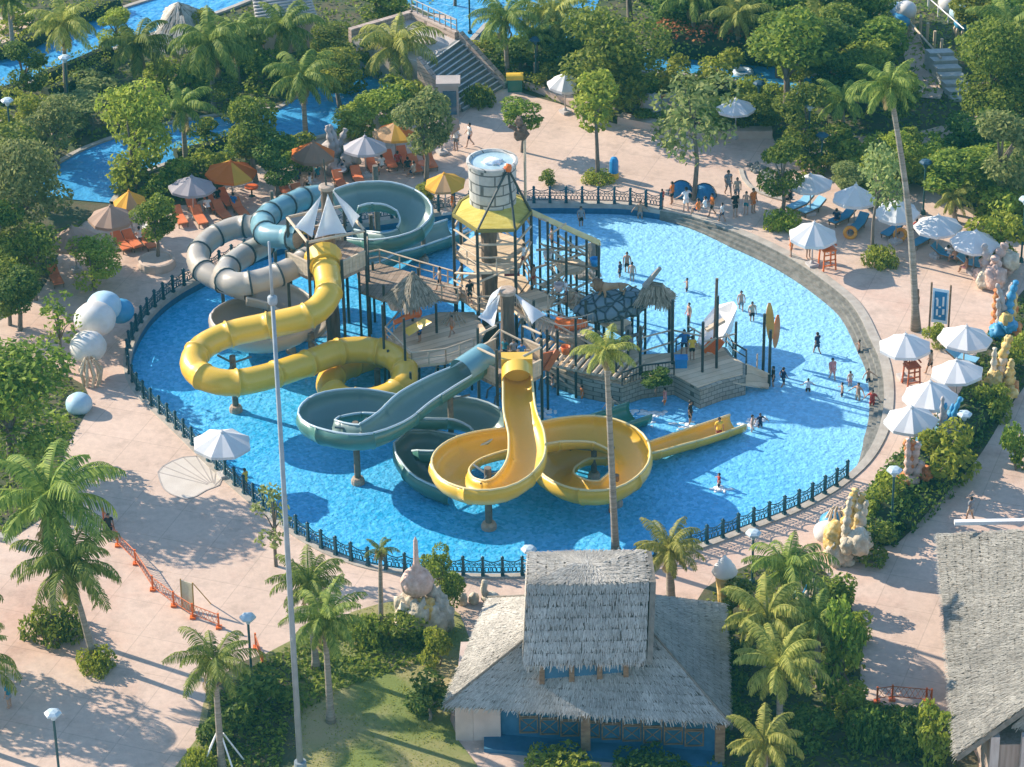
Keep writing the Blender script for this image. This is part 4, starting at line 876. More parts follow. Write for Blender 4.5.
def palm(x, yb, xt, yt, rpx, label, col='palm', v=None, r=.17, bend=.0, nf=20, droopy=1.0, base=None, name="palm_tree", group=None):
    """trunk from (x,yb) up to the crown heart at (xt,yt), fronds rpx pixels long"""
    rr = random.Random(int(x * 3 + yb)); v = rr.randrange(3) if v is None else v
    g = at(x, yb); d = ray(xt, yt); z = hz(x, yb, yt); top = Vector((CAMP.x + d.x * (g.y / d.y), g.y, z)) + Vector((0, rr.uniform(-.4, .4), 0))
    key = (v, col, nf, droopy)
    if key not in PALMS: PALMS[key] = palm_crown(v, 3.0, nf, col, droopy)
    o = thing(name, g, label, "palm tree", group)
    b = MB(); k = 10; pts = []; rad = []
    for i in range(k + 1):
        t = i / k; p = g.lerp(top, t) + Vector((bend * math.sin(PI * t), 0, 0)); pts.append(p); rad.append(r * (1.25 - .5 * t) * (1.5 if i == 0 else 1) * (1 + .06 * (i % 2)))
    pts[0] = pts[0] - Vector((0, 0, .1)); b.tube(pts, rad, 9); b.build("trunk", PBARK, o, smooth=True)
    part("crown", PALMS[key], o, top - g, rr.uniform(0, 6.28), rpx / sc(x, yb) / 2.6)
    if z > 3.5:
        c = MB()
        for i in range(4): a = 2 * PI * i / 4 + 1; c.blob(top + Vector((.24 * math.cos(a), .24 * math.sin(a), -.25)), .15, i, .1, 1)
        c.build("coconut_cluster", M("coconut", (.14, .10, .03), (.24, .19, .06), rough=.6), o, smooth=True)
    return o
# --- hedges and ground cover
def hedge(px, w, h, col, label, n=60, size=.2, top=None, seed=1, name="hedge", zig=.12, group=None, cat="hedge"):
    """clipped hedge along a pixel path: leaves over a rounded box, dark twigs inside"""
    P = crom([at(x, y) for x, y in px], .3); rr = random.Random(seed); T, S, N = frames(P); g = np.random.default_rng(seed)
    o = thing(name, P[len(P) // 2], label, cat, group)
    b = MB(); k = 8; vs = []
    for i, (p, s_) in enumerate(zip(P, S)):
        for j in range(k):
            a = 2 * PI * (j + .5) / k; vs.append(p + s_ * (w * .36 * max(-1, min(1, 1.3 * math.cos(a)))) + Vector((0, 0, h * .42 + h * .38 * max(-1.08, min(1, 1.3 * math.sin(a))))))
    b.add(vs, [(i * k + j, i * k + (j + 1) % k, (i + 1) * k + (j + 1) % k, (i + 1) * k + j) for i in range(len(P) - 1) for j in range(k)] + [tuple(range(k)), tuple((len(P) - 1) * k + j for j in range(k))[::-1]])
    b.build("twigs", M("hedge_twigs", (.02, .035, .012), (.04, .05, .02), rough=.9), o)
    Lr = sum((P[i + 1] - P[i]).length for i in range(len(P) - 1)); m = int(Lr * n); Q = []; Nn = []; isTop = []
    for _ in range(m):
        i = rr.randrange(len(P) - 1); p = P[i].lerp(P[i + 1], rr.random()); s_ = S[i]; a = rr.random()
        wob = 1 + zig * 2 * (mnoise.noise(p * .9))
        if a < .5: q = p + s_ * rr.uniform(-.5, .5) * w + Vector((0, 0, h * (wob + rr.uniform(-.06, .08)))); nn = Vector((0, 0, 1)); isTop.append(True)
        else:
            sg = -1 if rr.random() < .6 else 1; sg = sg if (S[i].y * -1 > 0) else sg; z = rr.random(); q = p + s_ * sg * w * .5 * (wob + rr.uniform(-.1, .1)) + Vector((0, 0, z * h)); nn = s_ * sg + Vector((0, 0, .35)); isTop.append(z > .8)
        Q.append(q - WL[o.name]); Nn.append(nn)
    Q = np.array([tuple(q) for q in Q]); nn = np.array([tuple(q) for q in Nn]) + g.normal(size=(m, 3)) * .5; nn /= np.linalg.norm(nn, axis=1)[:, None]
    t = np.cross(nn, g.normal(size=(m, 3))); t /= np.linalg.norm(t, axis=1)[:, None]; bt = np.cross(nn, t); s = size * (.7 + .7 * g.random(m)); a = t * (s / 2)[:, None]; c = bt * (s * .3)[:, None]
    V = np.stack([Q - a, Q + c, Q + a, Q - c], 1); isTop = np.array(isTop)
    me = np_mesh("foliage", V.reshape(-1, 3), np.arange(4 * m).reshape(-1, 4), LF[col]); q = bpy.data.objects.new("foliage", me); COL.objects.link(q); q.parent = o
    if top: me.materials.append(LF[top]); me.polygons.foreach_set("material_index", isTop.astype(np.int32)); me.update()
    return o
def cover(px, n, size, col, name, h=.35, seed=2, mat=None):
    """ground cover nobody could count: leaves scattered over a bed"""
    P = [at(x, y) for x, y in px]; g = np.random.default_rng(seed); xs = [p.x for p in P]; ys = [p.y for p in P]; Q = []
    def inside(x, y):
        if any((p.x - x) ** 2 + (p.y - y) ** 2 < (w / 2 + .6) ** 2 for P_, w in CANALS for p in P_): return False
        c = False; j = len(P) - 1
        for i in range(len(P)):
            if (P[i].y > y) != (P[j].y > y) and x < (P[j].x - P[i].x) * (y - P[i].y) / (P[j].y - P[i].y) + P[i].x: c = not c
            j = i
        return c
    while len(Q) < n:
        x, y = g.uniform(min(xs), max(xs)), g.uniform(min(ys), max(ys))
        if inside(x, y):
            hh = max(0, .5 + mnoise.noise(Vector((x * .6, y * .6, seed)))) ; Q.append((x, y, .02 + h * hh * g.random()))
    Q = np.array(Q); nn = np.array([0, 0, .8]) + g.normal(size=(n, 3)) * .5; nn /= np.linalg.norm(nn, axis=1)[:, None]
    t = np.cross(nn, g.normal(size=(n, 3))); t /= np.linalg.norm(t, axis=1)[:, None]; bt = np.cross(nn, t); s = size * (.6 + .8 * g.random(n)); a = t * (s / 2)[:, None]; c = bt * (s * .26)[:, None]
    o = bpy.data.objects.new(name, np_mesh(name, np.stack([Q - a, Q + c, Q + a, Q - c], 1).reshape(-1, 3), np.arange(4 * n).reshape(-1, 4), LF[col])); COL.objects.link(o)
    return struct(o, 'stuff')
# ------------------------------------------------------------------ beds, lawn, river
BEDS = [
    ([(-60, -40), (440, -40), (430, 20), (400, 70), (350, 118), (300, 140), (235, 178), (190, 205), (120, 205), (70, 235), (30, 300), (-60, 300)], "planting_bed", SOIL),
    ([(510, 86), (560, 104), (620, 125), (700, 132), (770, 130), (790, 90), (760, 55), (760, -40), (470, -40), (480, 40)], "planting_bed", SOIL),
    ([(770, -40), (1090, -40), (1090, 260), (1010, 235), (930, 190), (860, 165), (795, 160), (770, 128), (785, 90), (760, 55)], "planting_bed", SOIL),
    ([(-60, 350), (60, 372), (90, 400), (70, 440), (60, 470), (40, 520), (10, 540), (-60, 520)], "planting_bed", SOIL),
    ([(868, 548), (862, 500), (905, 448), (960, 392), (990, 330), (1060, 260), (1060, 330), (1008, 410), (975, 462), (930, 510), (896, 545)], "planting_bed", SOIL),
    ([(690, 612), (760, 560), (800, 548), (835, 585), (862, 632), (866, 700), (950, 716), (960, 800), (680, 800)], "planting_bed", SOIL),
    ([(180, 800), (196, 740), (210, 690), (255, 660), (330, 622), (380, 604), (440, 600), (470, 640), (450, 720), (470, 800)], "lawn", LAWN)]
for k, (px, nm, mt) in enumerate(BEDS): poly_sheet(px, .012 + .004 * k, nm, mt, 1.5)
poly_sheet([(210, 770), (208, 712), (222, 676), (262, 655), (300, 660), (296, 700), (290, 770)], .05, "planting_bed", SOIL, 1.0)
CANALS = []
def canal(px, w, z, nm="river"):
    P = crom([at(x, y) for x, y in px], 1.0); CANALS.append((P, w)); T, S, N = frames(P); b = MB(); vs = [p + s_ * (k * w / 2) + Vector((0, 0, z)) for p, s_ in zip(P, S) for k in (1, -1)]
    b.add(vs, [(2 * i + 1, 2 * i, 2 * i + 2, 2 * i + 3) for i in range(len(P) - 1)]); struct(b.build(nm, RIVERW))
    for sg in (1, -1):
        c = MB(); k = 4; vs = [p + s_ * sg * (w / 2 + dx) + Vector((0, 0, dz)) for p, s_ in zip(P, S) for dx, dz in ((-.05, .0), (-.05, .2), (.35, .2), (.35, .0))]
        c.add(vs, [(i * k + j, (i + 1) * k + j, (i + 1) * k + j + 1, i * k + j + 1) if sg > 0 else (i * k + j + 1, (i + 1) * k + j + 1, (i + 1) * k + j, i * k + j) for i in range(len(P) - 1) for j in range(k - 1)]); struct(c.build("river_kerb", STONE))
canal([(-40, 80), (0, 75), (50, 58), (100, 36), (150, 18), (200, 2), (240, -14)], 5.6, .06)
canal([(70, 200), (95, 172), (140, 152), (200, 138), (260, 130), (305, 122), (345, 98), (385, 78), (420, 50), (450, 20)], 6.0, .066)
canal([(640, 62), (690, 66), (730, 71), (775, 78), (815, 90)], 3.6, .06)
poly_sheet([(405, -30), (408, 6), (450, 16), (470, 30), (505, 52), (560, 62), (580, 40), (590, -30)], .05, "lagoon", RIVERW, 2)
# ground the plants leave bare
poly_sheet([(-40, 20), (0, 12), (22, 10), (34, 18), (20, 34), (0, 46), (-40, 60)], .08, "path", PAVE, 1)
poly_sheet([(-20, 118), (30, 120), (58, 126), (52, 136), (10, 136), (-20, 150)], .08, "path", PAVE, 1)
poly_sheet([(900, 10), (914, 24), (930, 60), (945, 66), (940, 100), (918, 98), (905, 60), (890, 20)], .08, "path", PAVE, 1)
poly_sheet([(798, 138), (835, 136), (900, 136), (980, 116), (1060, 95), (1060, 108), (990, 126), (930, 146), (860, 152), (800, 154)], .084, "path", PAVE, 1)
# ------------------------------------------------------------------ trees
for a in [
    ('round', 137, 192, 86, 84, 'light', "large round light green feathery tree beside the upper river bend"),
    ('big', 26, 268, 140, 88, 'grey', "wide pale green tree spreading left of the brown umbrellas"),
    ('mid', 2, 292, 198, 62, 'dark', "dark tree cut by the frame edge below the wide pale tree"),
    ('mid', 256, 182, 90, 62, 'mid', "bright leafy tree right of the drooping palm, above the orange striped umbrella"),
    ('mid', 278, 198, 134, 52, 'dark', "dark bushy tree between the striped umbrella and the brown one"),
    ('mid', 426, 186, 78, 62, 'grey', "pale thin-leaved tree in front of the foot of the wide stairs"),
    ('slim', 522, 152, 96, 42, 'mid', "small tree with bent trunk alone on the upper plaza"),
    ('slim', 598, 178, 64, 56, 'light', "upright yellow green tree in a round bed beside the blue and yellow post"),
    ('loose', 694, 200, 62, 84, 'grey', "open tall tree with pinkish tips standing by the pool's far kerb"),
    ('mid', 782, 222, 136, 52, 'mid', "slender tree with straight trunk in a clipped round shrub near the loungers"),
    ('big', 616, 112, 2, 112, 'mid', "huge dense tree behind the yellow green plaza tree"),
    ('thin', 64, 372, 294, 50, 'mid', "young upright tree in front of the white ball sculpture"),
    ('big', 14, 478, 352, 130, 'mid', "massive dense tree shading the paving at the left edge"),
    ('round', 95, 290, 240, 62, 'light', "low spreading bushy tree above the shaded paving"),
    ('mid', 158, 262, 188, 48, 'mid', "leafy tree growing from a round stone planter near the pool fence"),
    ('round', 372, 134, 96, 62, 'light', "rounded yellow green bush tree beside the river rocks"),
    ('round', 443, 612, 544, 46, 'mid', "small round tree beside the pinkish shell fountain"),
    ('thin', 276, 566, 484, 46, 'grey', "sparse wispy tree beside the tall grey mast"),
    ('mid', 28, 112, 40, 46, 'dark', "dark conical tree on the river bank at the top left"),
    ('mid', 786, 118, 12, 92, 'mid', "tall leafy tree right of the small canal"),
    ('mid', 826, 112, 22, 74, 'dark', "dark leafy tree behind the lamp with the white head"),
    ('mid', 872, 88, 12, 74, 'mid', "tree left of the rope bridge balls"),
    ('big', 990, 128, 22, 84, 'mid', "wide dark tree right of the upper steps"),
    ('mid', 1000, 220, 108, 72, 'grey', "pale tree at the right edge behind the seashell rocks"),
    ('mid', 802, 160, 86, 62, 'mid', "mid green tree in front of the canal end beside the lamp"),
    ('mid', 762, 132, 96, 40, 'mid', "small tree behind the far white umbrella half hidden by leaves"),
    ('loose', 872, 256, 142, 58, 'grey', "thin bare-branched tree in a clipped shrub beside the leaning palm"),
    ('slim', 952, 214, 148, 62, 'mid', "pale-trunked tree propped by a stake behind the lounger umbrellas"),
    ('mid', 893, 140, 62, 60, 'mid', "bushy tree crowding the left side of the upper steps"),
    ('mid', 1018, 140, 72, 70, 'mid', "tree behind the tall palm at the right edge"),
    ('mid', 900, 190, 132, 46, 'yellow', "yellow leaved shrub tree behind the blue-headed lamp"),
    ('big', 690, 42, -22, 90, 'dark', "dark tree behind the flowering hedge, left of the thin trunk"),
    ('big', 748, 40, -20, 84, 'dark', "dark tree behind the flowering hedge, right of the thin trunk"),
    ('big', 812, 30, -30, 80, 'dark', "dark tree closing the top of the picture above the canal end"),
    ('mid', 548, 78, 30, 56, 'dark', "dark tree in front of the lagoon behind the yellow bin"),
    ('mid', 520, 72, 40, 44, 'dark', "low dark tree beside the stair wall"),
    ('mid', 588, 72, 10, 60, 'dark', "dark tree left of the huge dense tree"),
    ('mid', 80, 130, 96, 70, 'grey', "low pale tree above the small paved path"),
    ('mid', 200, 58, 10, 48, 'light', "yellow tree behind the thatched river hut"),
    ('mid', 332, 62, 22, 52, 'mid', "tree left of the plaza wall at the top"),
    ('mid', 340, 108, 44, 56, 'light', "bamboo-like light tree over the river"),
    ('mid', 380, 30, -12, 60, 'mid', "tree behind the stair landing wall"),
    ('mid', 120, 60, 8, 40, 'light', "yellowish tree between the river hut and the palms"),
    ('slim', 655, 395, 366, 34, 'dark', "dark round bush tree rooted in a notch of the stone island"),
    ('mid', 1010, 60, -5, 64, 'mid', "tree in the top right corner"),
    ('mid', 846, 200, 160, 40, 'grey', "small pale tree between two lounger umbrellas"),
    ('mid', 975, 196, 150, 50, 'light', "light green tree left of the yellow fan palms"),
    ('mid', 455, 6, -40, 40, 'dark', "dark tree at the top edge beside the lagoon"),
    ('mid', 20, 330, 262, 58, 'dark', "dark low tree above the massive shading tree"),
]: tree(*a)
# bushes
for x, yb, yt, w, col, lab in [
    (598, 181, 170, 30, 'light', "clipped grass bed around the foot of the yellow green plaza tree"),
    (783, 226, 206, 36, 'light', "clipped yellow green shrub round the slender tree by the loungers"),
    (880, 264, 244, 34, 'light', "round clipped shrub at the foot of the bare-branched tree"),
    (55, 634, 603, 56, 'mid', "round green bush at the foot of the larger left palm"),
    (96, 668, 646, 38, 'yellow', "small yellow flowering bush at the foot of the leaning left palm"),
    (942, 482, 424, 62, 'yellow', "big rounded yellow green shrub topping the hedge beside the blue coral"),
    (886, 512, 470, 46, 'yellow', "yellow shrub behind the coral rock pile"),
    (992, 420, 382, 34, 'yellow', "small bright shrub beside the yellow shell statue"),
    (1014, 366, 325, 40, 'light', "bright shrub at the right edge near the blue figure"),
    (1000, 262, 210, 60, 'yellow', "yellow fan-leaved clump behind the seashell rocks"),
    (936, 345, 322, 24, 'light', "low shrub under the blue banner"),
    (424, 200, 184, 26, 'light', "grassy shrub beside the yellow umbrella"),
    (548, 184, 170, 20, 'mid', "small round shrub at the pool side of the plaza"),
    (742, 612, 580, 36, 'mid', "small shrub beside the ice cream sculpture"),
    (844, 700, 600, 46, 'mid', "tall leafy shrub beside the palms at the path edge"),
    (826, 640, 586, 44, 'mid', "rounded shrub behind the palms at the path edge"),
    (930, 762, 700, 40, 'light', "bright tall shrub in front of the right thatched roof"),
    (906, 742, 704, 60, 'dark', "dark clipped bush behind the orange barrier"),
    (866, 742, 702, 44, 'dark', "dark clipped bush left of the orange barrier bush"),
    (200, 772, 744, 30, 'yellow', "yellow tuft at the foot of the staked palm"),
    (440, 665, 628, 34, 'light', "light shrub against the left eave of the thatched hall"),
    (430, 720, 680, 60, 'dark', "dark leafy shrub in the shade of the thatched hall"),
    (410, 640, 610, 46, 'mid', "broad leafy clump below the shell fountain"),
    (370, 640, 612, 44, 'mid', "broad leafy clump at the foot of the thin palm"),
    (260, 715, 676, 66, 'dark', "dark spreading shrub right of the staked palm"),
    (225, 740, 700, 50, 'dark', "dark shrub behind the staked palm's props"),
    (560, 775, 752, 70, 'light', "bright clipped bush in front of the thatched hall"),
    (650, 775, 756, 70, 'dark', "dark clipped bush in front of the thatched hall porch"),
    (806, 170, 140, 44, 'mid', "banana-like leaf clump above the blue shaded umbrella"),
    (870, 200, 172, 40, 'mid', "leafy shrub behind the second lounger umbrella"),
    (20, 30, 8, 40, 'light', "light shrub at the top left corner"),
    (100, 92, 72, 50, 'grey', "pinkish grey shrub below the river hedge"),
    (250, 60, 28, 50, 'mid', "shrub below the river hut's roof"),
    (300, 172, 146, 34, 'mid', "shrub behind the brown umbrella"),
    (196, 178, 158, 40, 'mid', "shrub behind the plain brown umbrella"),
    (840, 175, 150, 36, 'yellow', "yellow shrub beside the dark lamp post"),
    (720, 126, 100, 60, 'light', "light bushes in front of the canal"),
    (655, 122, 104, 40, 'mid', "bushes beside the grey teapot sculpture"),
    (478, 104, 80, 30, 'mid', "small shrub at the foot of the wide stairs"),
    (930, 190, 166, 40, 'yellow', "yellow shrub in front of the steps path"),
    (1016, 470, 420, 34, 'mid', "leafy shrub where the hedge meets the path"),
]: tree('mound' if 'foot of' in lab or 'clipped' in lab else 'bush', x, yb, yt, w, col, lab, name="shrub", cat="shrub")
# hedges
hedge([(-10, 62), (30, 48), (60, 32), (100, 16), (118, 10)], 1.8, 1.3, 'mid', "yellow-topped hedge along the far bank of the upper river", 70, .24, 'yellow', 3)
hedge([(40, 86), (75, 72), (110, 57)], 1.6, 1.2, 'mid', "yellow-topped hedge on the near bank of the upper river, closest to the water", 80, .22, 'yellow', 4)
hedge([(46, 78 + 22), (80, 87), (108, 70)], 1.6, 1.2, 'mid', "second yellow-topped hedge just below the near bank hedge", 80, .22, 'yellow', 5)
hedge([(-5, 104), (18, 96)], 1.8, 1.3, 'dark', "short hedge left of the dark conical tree", 80, .22, 'yellow', 6)
hedge([(-5, 156), (20, 148), (44, 138)], 1.5, .9, 'mid', "low yellow hedge left of the bench by the path", 80, .2, 'yellow', 7)
hedge([(176, 160), (205, 154), (232, 146)], 1.6, 1.0, 'mid', "clipped hedge between the striped umbrella and the river", 80, .22, 'yellow', 8)
hedge([(655, 55), (690, 58), (730, 62), (772, 66)], 2.0, 2.4, 'dark', "tall hedge with orange blossom along the far canal bank", 110, .26, 'flower', 9)
hedge([(700, 96), (730, 96), (765, 92)], 1.6, 1.2, 'mid', "yellowish hedge along the near canal bank", 80, .24, 'light', 10)
hedge([(872, 545), (884, 520), (905, 490), (935, 462), (965, 430), (990, 405)], 2.6, 1.5, 'dark', "long dark hedge between the pool deck and the diagonal path", 110, .24, 'dark', 11)
hedge([(896, 530), (926, 502), (960, 466)], 2.0, 1.0, 'dark', "lower leafy hedge on the path side of the long dark hedge", 100, .26, 'mid', 12)
hedge([(505, 82), (530, 86), (552, 92)], 1.4, .8, 'mid', "low hedge behind the yellow topped bin", 80, .22, 'light', 13)
cover([(205, 770), (212, 700), (260, 662), (330, 628), (400, 612), (450, 640), (430, 660), (340, 690), (290, 720), (280, 770)], 5200, .3, 'mid', "ground_cover", .5, 3)
cover(BEDS[0][0], 9000, .36, 'mid', "ground_cover", .8, 4)
cover(BEDS[2][0], 8000, .38, 'mid', "ground_cover", 1.0, 5)
cover(BEDS[5][0], 5000, .3, 'mid', "ground_cover", .5, 6)
cover(BEDS[4][0], 4500, .28, 'dark', "ground_cover", .6, 7)
cover(BEDS[3][0], 3000, .3, 'mid', "ground_cover", .5, 8)
cover(BEDS[1][0], 3500, .36, 'mid', "ground_cover", .7, 9)
cover(BEDS[6][0], 9000, .11, 'light', "lawn_blades", .10, 10)
# ------------------------------------------------------------------ palms
for a, kw in [
    ((54, 632, 50, 497, 76, "larger left palm with heavy arching fronds beside the shaded paving"), dict(nf=26)),
    ((95, 662, 68, 566, 66, "leaning left palm growing from the small yellow bush"), dict(nf=24)),
    ((222, 770, 214, 662, 50, "palm tied to white stakes on the lawn edge"), dict(nf=20)),
    ((316, 668, 309, 582, 46, "shorter of the two palms beside the tall grey mast"), dict(nf=24)),
    ((331, 722, 324, 622, 50, "taller of the two palms beside the tall grey mast"), dict(nf=24)),
    ((381, 632, 380, 552, 20, "thin young palm with a tiny crown beside the pool fence"), dict(nf=12, r=.13)),
    ((616, 560, 606, 348, 34, "tallest slender palm rising in front of the stone island"), dict(nf=22, r=.18, col='palmy')),
    ((671, 602, 669, 548, 42, "stout palm at the pool fence behind the thatched hall"), dict(nf=22, r=.22, col='palmy')),
    ((786, 640, 787, 566, 52, "highest palm of the clump right of the thatched hall"), dict(nf=24, droopy=1.1)),
    ((766, 690, 768, 622, 56, "palm with bushy fronds over the hall's right eave"), dict(nf=26, droopy=1.1, col='palmy')),
    ((780, 742, 780, 668, 54, "central palm of the clump with fronds reaching the hall roof"), dict(nf=24, col='palmy')),
    ((820, 690, 816, 622, 40, "smaller palm of the clump next to the path shrub"), dict(nf=22)),
    ((766, 800, 764, 742, 46, "lowest palm of the clump at the bottom of the picture"), dict(nf=22, col='palmy')),
    ((916, 330, 890, 88, 40, "tall leaning palm with a ragged crown beside the blue banner"), dict(nf=22, r=.2, bend=.35)),
    ((1020, 110, 1008, 28, 42, "tall palm at the top right edge"), dict(nf=22, r=.2)),
    ((66, 96, 64, 22, 42, "yellowish palm rising in front of the upper river"), dict(nf=22, col='palmy')),
    ((142, 100, 138, 44, 46, "palm with long drooping fronds in front of the river hut"), dict(nf=24, droopy=1.1)),
    ((214, 112, 210, 46, 52, "large dark palm right of the thatched river hut"), dict(nf=28, droopy=1.15)),
    ((186, 168, 182, 108, 36, "palm between the round feathery tree and the leafy tree"), dict(nf=20)),
    ((238, 84, 236, 36, 40, "dark palm behind the large dark palm"), dict(nf=22, droopy=1.1)),
    ((286, 76, 284, 26, 44, "palm in front of the louvred roof at the top"), dict(nf=24, droopy=1.1)),
    ((306, 140, 302, 78, 44, "palm on the river bank left of the rocks"), dict(nf=26, droopy=1.1)),
    ((404, 84, 396, 48, 50, "big bright palm in front of the stair landing"), dict(nf=26, droopy=1.1, col='palmy')),
    ((508, 78, 504, 18, 40, "palm at the left end of the lagoon bank"), dict(nf=22)),
    ((536, 80, 536, 34, 28, "small palm behind the yellow topped bin"), dict(nf=18)),
    ((556, 66, 552, 14, 46, "palm with a thick yellow stem before the lagoon"), dict(nf=24, col='palmy')),
    ((694, 52, 693, -6, 40, "thin straight palm trunk before the dark trees"), dict(nf=18)),
    ((738, 62, 738, 14, 38, "palm with pale hanging fronds behind the flowering hedge"), dict(nf=22, col='palmy')),
    ((820, 66, 818, 20, 40, "yellow palm among the leafy trees at the upper right"), dict(nf=22, col='palmy')),
    ((844, 150, 842, 100, 36, "low palm beside the timber stairs"), dict(nf=22)),
    ((14, 60, 8, 0, 34, "palm at the top left corner on the sandy path"), dict(nf=18)),
    ((955, 222, 952, 196, 26, "low yellow palm behind the lounger umbrellas"), dict(nf=18, col='palmy')),
]: palm(*a, **kw)
# ------------------------------------------------------------------ dense thickets round the plaza
def thicket(spots, label, group, seed):
    rr = random.Random(seed)
    for x, yb, w, kind, col in spots:
        h = w * rr.uniform(.95, 1.25) if kind != 'bush' else w * .75
        tree(kind, x, yb, yb - h, w, col, label, group=group, name="broadleaf_tree" if kind != 'bush' else "shrub", cat="tree" if kind != 'bush' else "shrub")
thicket([(778, 78, 64, 'mid', 'mid'), (800, 96, 60, 'mid', 'light'), (838, 84, 66, 'mid', 'mid'), (858, 116, 62, 'mid', 'mid'), (868, 108, 60, 'mid', 'light'), (842, 54, 70, 'mid', 'dark'), (858, 52, 64, 'mid', 'mid'), (776, 44, 70, 'mid', 'dark'), (808, 58, 64, 'mid', 'mid'), (996, 128, 56, 'mid', 'mid'), (990, 100, 70, 'mid', 'mid'), (1014, 92, 60, 'mid', 'light'), (1004, 64, 60, 'mid', 'mid'), (1002, 76, 56, 'mid', 'dark'), (980, 44, 60, 'mid', 'light'), (1020, 30, 64, 'mid', 'mid'), (860, 22, 60, 'mid', 'dark')],
        "leafy green tree in the dense thicket below and beside the rope bridge", "trees of the rope bridge thicket", 1)
thicket([(884, 172, 50, 'bush', 'yellow'), (902, 166, 52, 'bush', 'mid'), (916, 180, 48, 'bush', 'light'), (892, 186, 44, 'bush', 'yellow'), (940, 172, 52, 'bush', 'mid'), (962, 186, 54, 'bush', 'light'), (986, 176, 56, 'bush', 'mid'), (1010, 186, 56, 'bush', 'mid'), (978, 206, 56, 'bush', 'mid'), (1000, 230, 50, 'bush', 'light'), (1022, 226, 50, 'bush', 'yellow'), (862, 186, 40, 'bush', 'light'), (838, 160, 44, 'bush', 'mid'), (866, 168, 48, 'bush', 'light'), (1000, 152, 56, 'bush', 'dark'), (960, 152, 50, 'bush', 'dark'), (1024, 160, 54, 'bush', 'mid')],
        "bushy shrub in the planting band between the lounger parasols and the shaded path", "shrubs behind the loungers", 2)
thicket([(20, 150, 64, 'round', 'light'), (58, 168, 62, 'round', 'grey'), (16, 205, 80, 'mid', 'mid'), (4, 250, 70, 'mid', 'mid'), (36, 300, 64, 'round', 'mid'), (10, 325, 60, 'round', 'mid'), (20, 280, 50, 'round', 'light')],
        "rounded leafy tree in the green mass filling the left edge above the paving", "trees of the left edge", 3)
thicket([(232, 122, 44, 'round', 'mid'), (216, 172, 36, 'bush', 'light'), (246, 160, 40, 'round', 'mid'), (206, 142, 34, 'bush', 'mid'), (176, 190, 42, 'bush', 'light'), (160, 196, 40, 'bush', 'mid'), (128, 192, 44, 'bush', 'light'), (292, 158, 40, 'bush', 'mid'), (352, 140, 44, 'bush', 'light'), (392, 118, 46, 'bush', 'mid'), (408, 104, 44, 'bush', 'light'), (338, 92, 48, 'bush', 'mid'), (318, 84, 44, 'bush', 'light'), (264, 92, 50, 'bush', 'mid'), (190, 100, 50, 'bush', 'mid'), (164, 92, 44, 'bush', 'light'), (60, 122, 36, 'bush', 'grey'), (130, 118, 44, 'bush', 'mid'), (232, 70, 46, 'bush', 'mid'), (262, 54, 44, 'bush', 'mid'), (420, 84, 46, 'bush', 'mid'), (372, 70, 50, 'bush', 'mid')],
        "leafy shrub on the river banks between the palms and the terrace parasols", "shrubs on the river banks", 4)
thicket([(480, 62, 40, 'bush', 'light'), (498, 70, 42, 'bush', 'mid'), (528, 66, 46, 'bush', 'mid'), (566, 78, 50, 'bush', 'dark'), (592, 92, 46, 'bush', 'mid'), (640, 100, 50, 'bush', 'mid'), (668, 90, 46, 'bush', 'light'), (690, 112, 44, 'bush', 'mid'), (742, 128, 46, 'bush', 'mid'), (756, 112, 44, 'bush', 'light'), (548, 92, 34, 'bush', 'light'), (716, 84, 50, 'bush', 'light'), (660, 30, 70, 'mid', 'dark'), (630, 20, 70, 'mid', 'dark'), (715, 34, 70, 'mid', 'dark'), (770, 20, 70, 'mid', 'dark')],
        "leafy plant in the beds around the canal and behind the upper plaza's planter walls", "plants behind the upper plaza", 5)
thicket([(712, 640, 44, 'bush', 'mid'), (740, 668, 44, 'bush', 'dark'), (812, 742, 50, 'bush', 'dark'), (842, 668, 44, 'bush', 'light'), (850, 720, 44, 'bush', 'light'), (730, 730, 48, 'bush', 'dark'), (800, 660, 40, 'bush', 'mid'), (835, 610, 44, 'bush', 'mid'), (858, 640, 36, 'bush', 'yellow'), (720, 700, 44, 'bush', 'dark')],
        "leafy shrub under the palm clump between the thatched hall and the right path", "shrubs under the palm clump", 6)
tree('big', -95, 668, 540, 120, 'mid', "broad tree just outside the left edge shading the corner paving")
palm(-40, 690, -48, 590, 60, "palm just outside the left edge above the corner paving"); palm(-30, 745, -30, 660, 60, "palm just outside the left edge near the corner lamp")
tree('bush', 874, 556, 520, 50, 'mid', "leafy shrub closing the near end of the long dark hedge", name="shrub", cat="shrub")
tree('bush', 866, 530, 500, 36, 'yellow', "yellow leaved shrub behind the white and blue balls of the rock pile", name="shrub", cat="shrub")
# ------------------------------------------------------------------ thatched buildings
WOODB = M("brown_beam", (.16, .10, .06), (.25, .17, .10), rough=.8, scale=2, stretch=(1, 1, 3), bump=.4)
WALLC = M("cream_wall", (.52, .40, .33), (.60, .47, .39), rough=.9, scale=1.2, bump=.2)
BLUEW = M("blue_wall", (.025, .115, .20), (.04, .15, .25), rough=.6, scale=1.5)
GLASS = M("window_glass", (.03, .09, .14), (.05, .13, .19), rough=.12, scale=.8, spec=.6)
DOORM = M("painted_door", (.42, .16, .03), (.55, .30, .05), rough=.5, scale=1.4)
def lift(p, z): return Vector((p.x, p.y, z))
hall = thing("thatched_hall", at(590, 735), "large two-tiered thatched hall with blue window walls beyond the lawn", "building", "thatched buildings")
EZ, UZ = 2.7, 5.5
FL, FR = at(443, 706, EZ), at(730, 724, EZ); BL, BR = at(488, 598, EZ), at(726, 604, EZ)
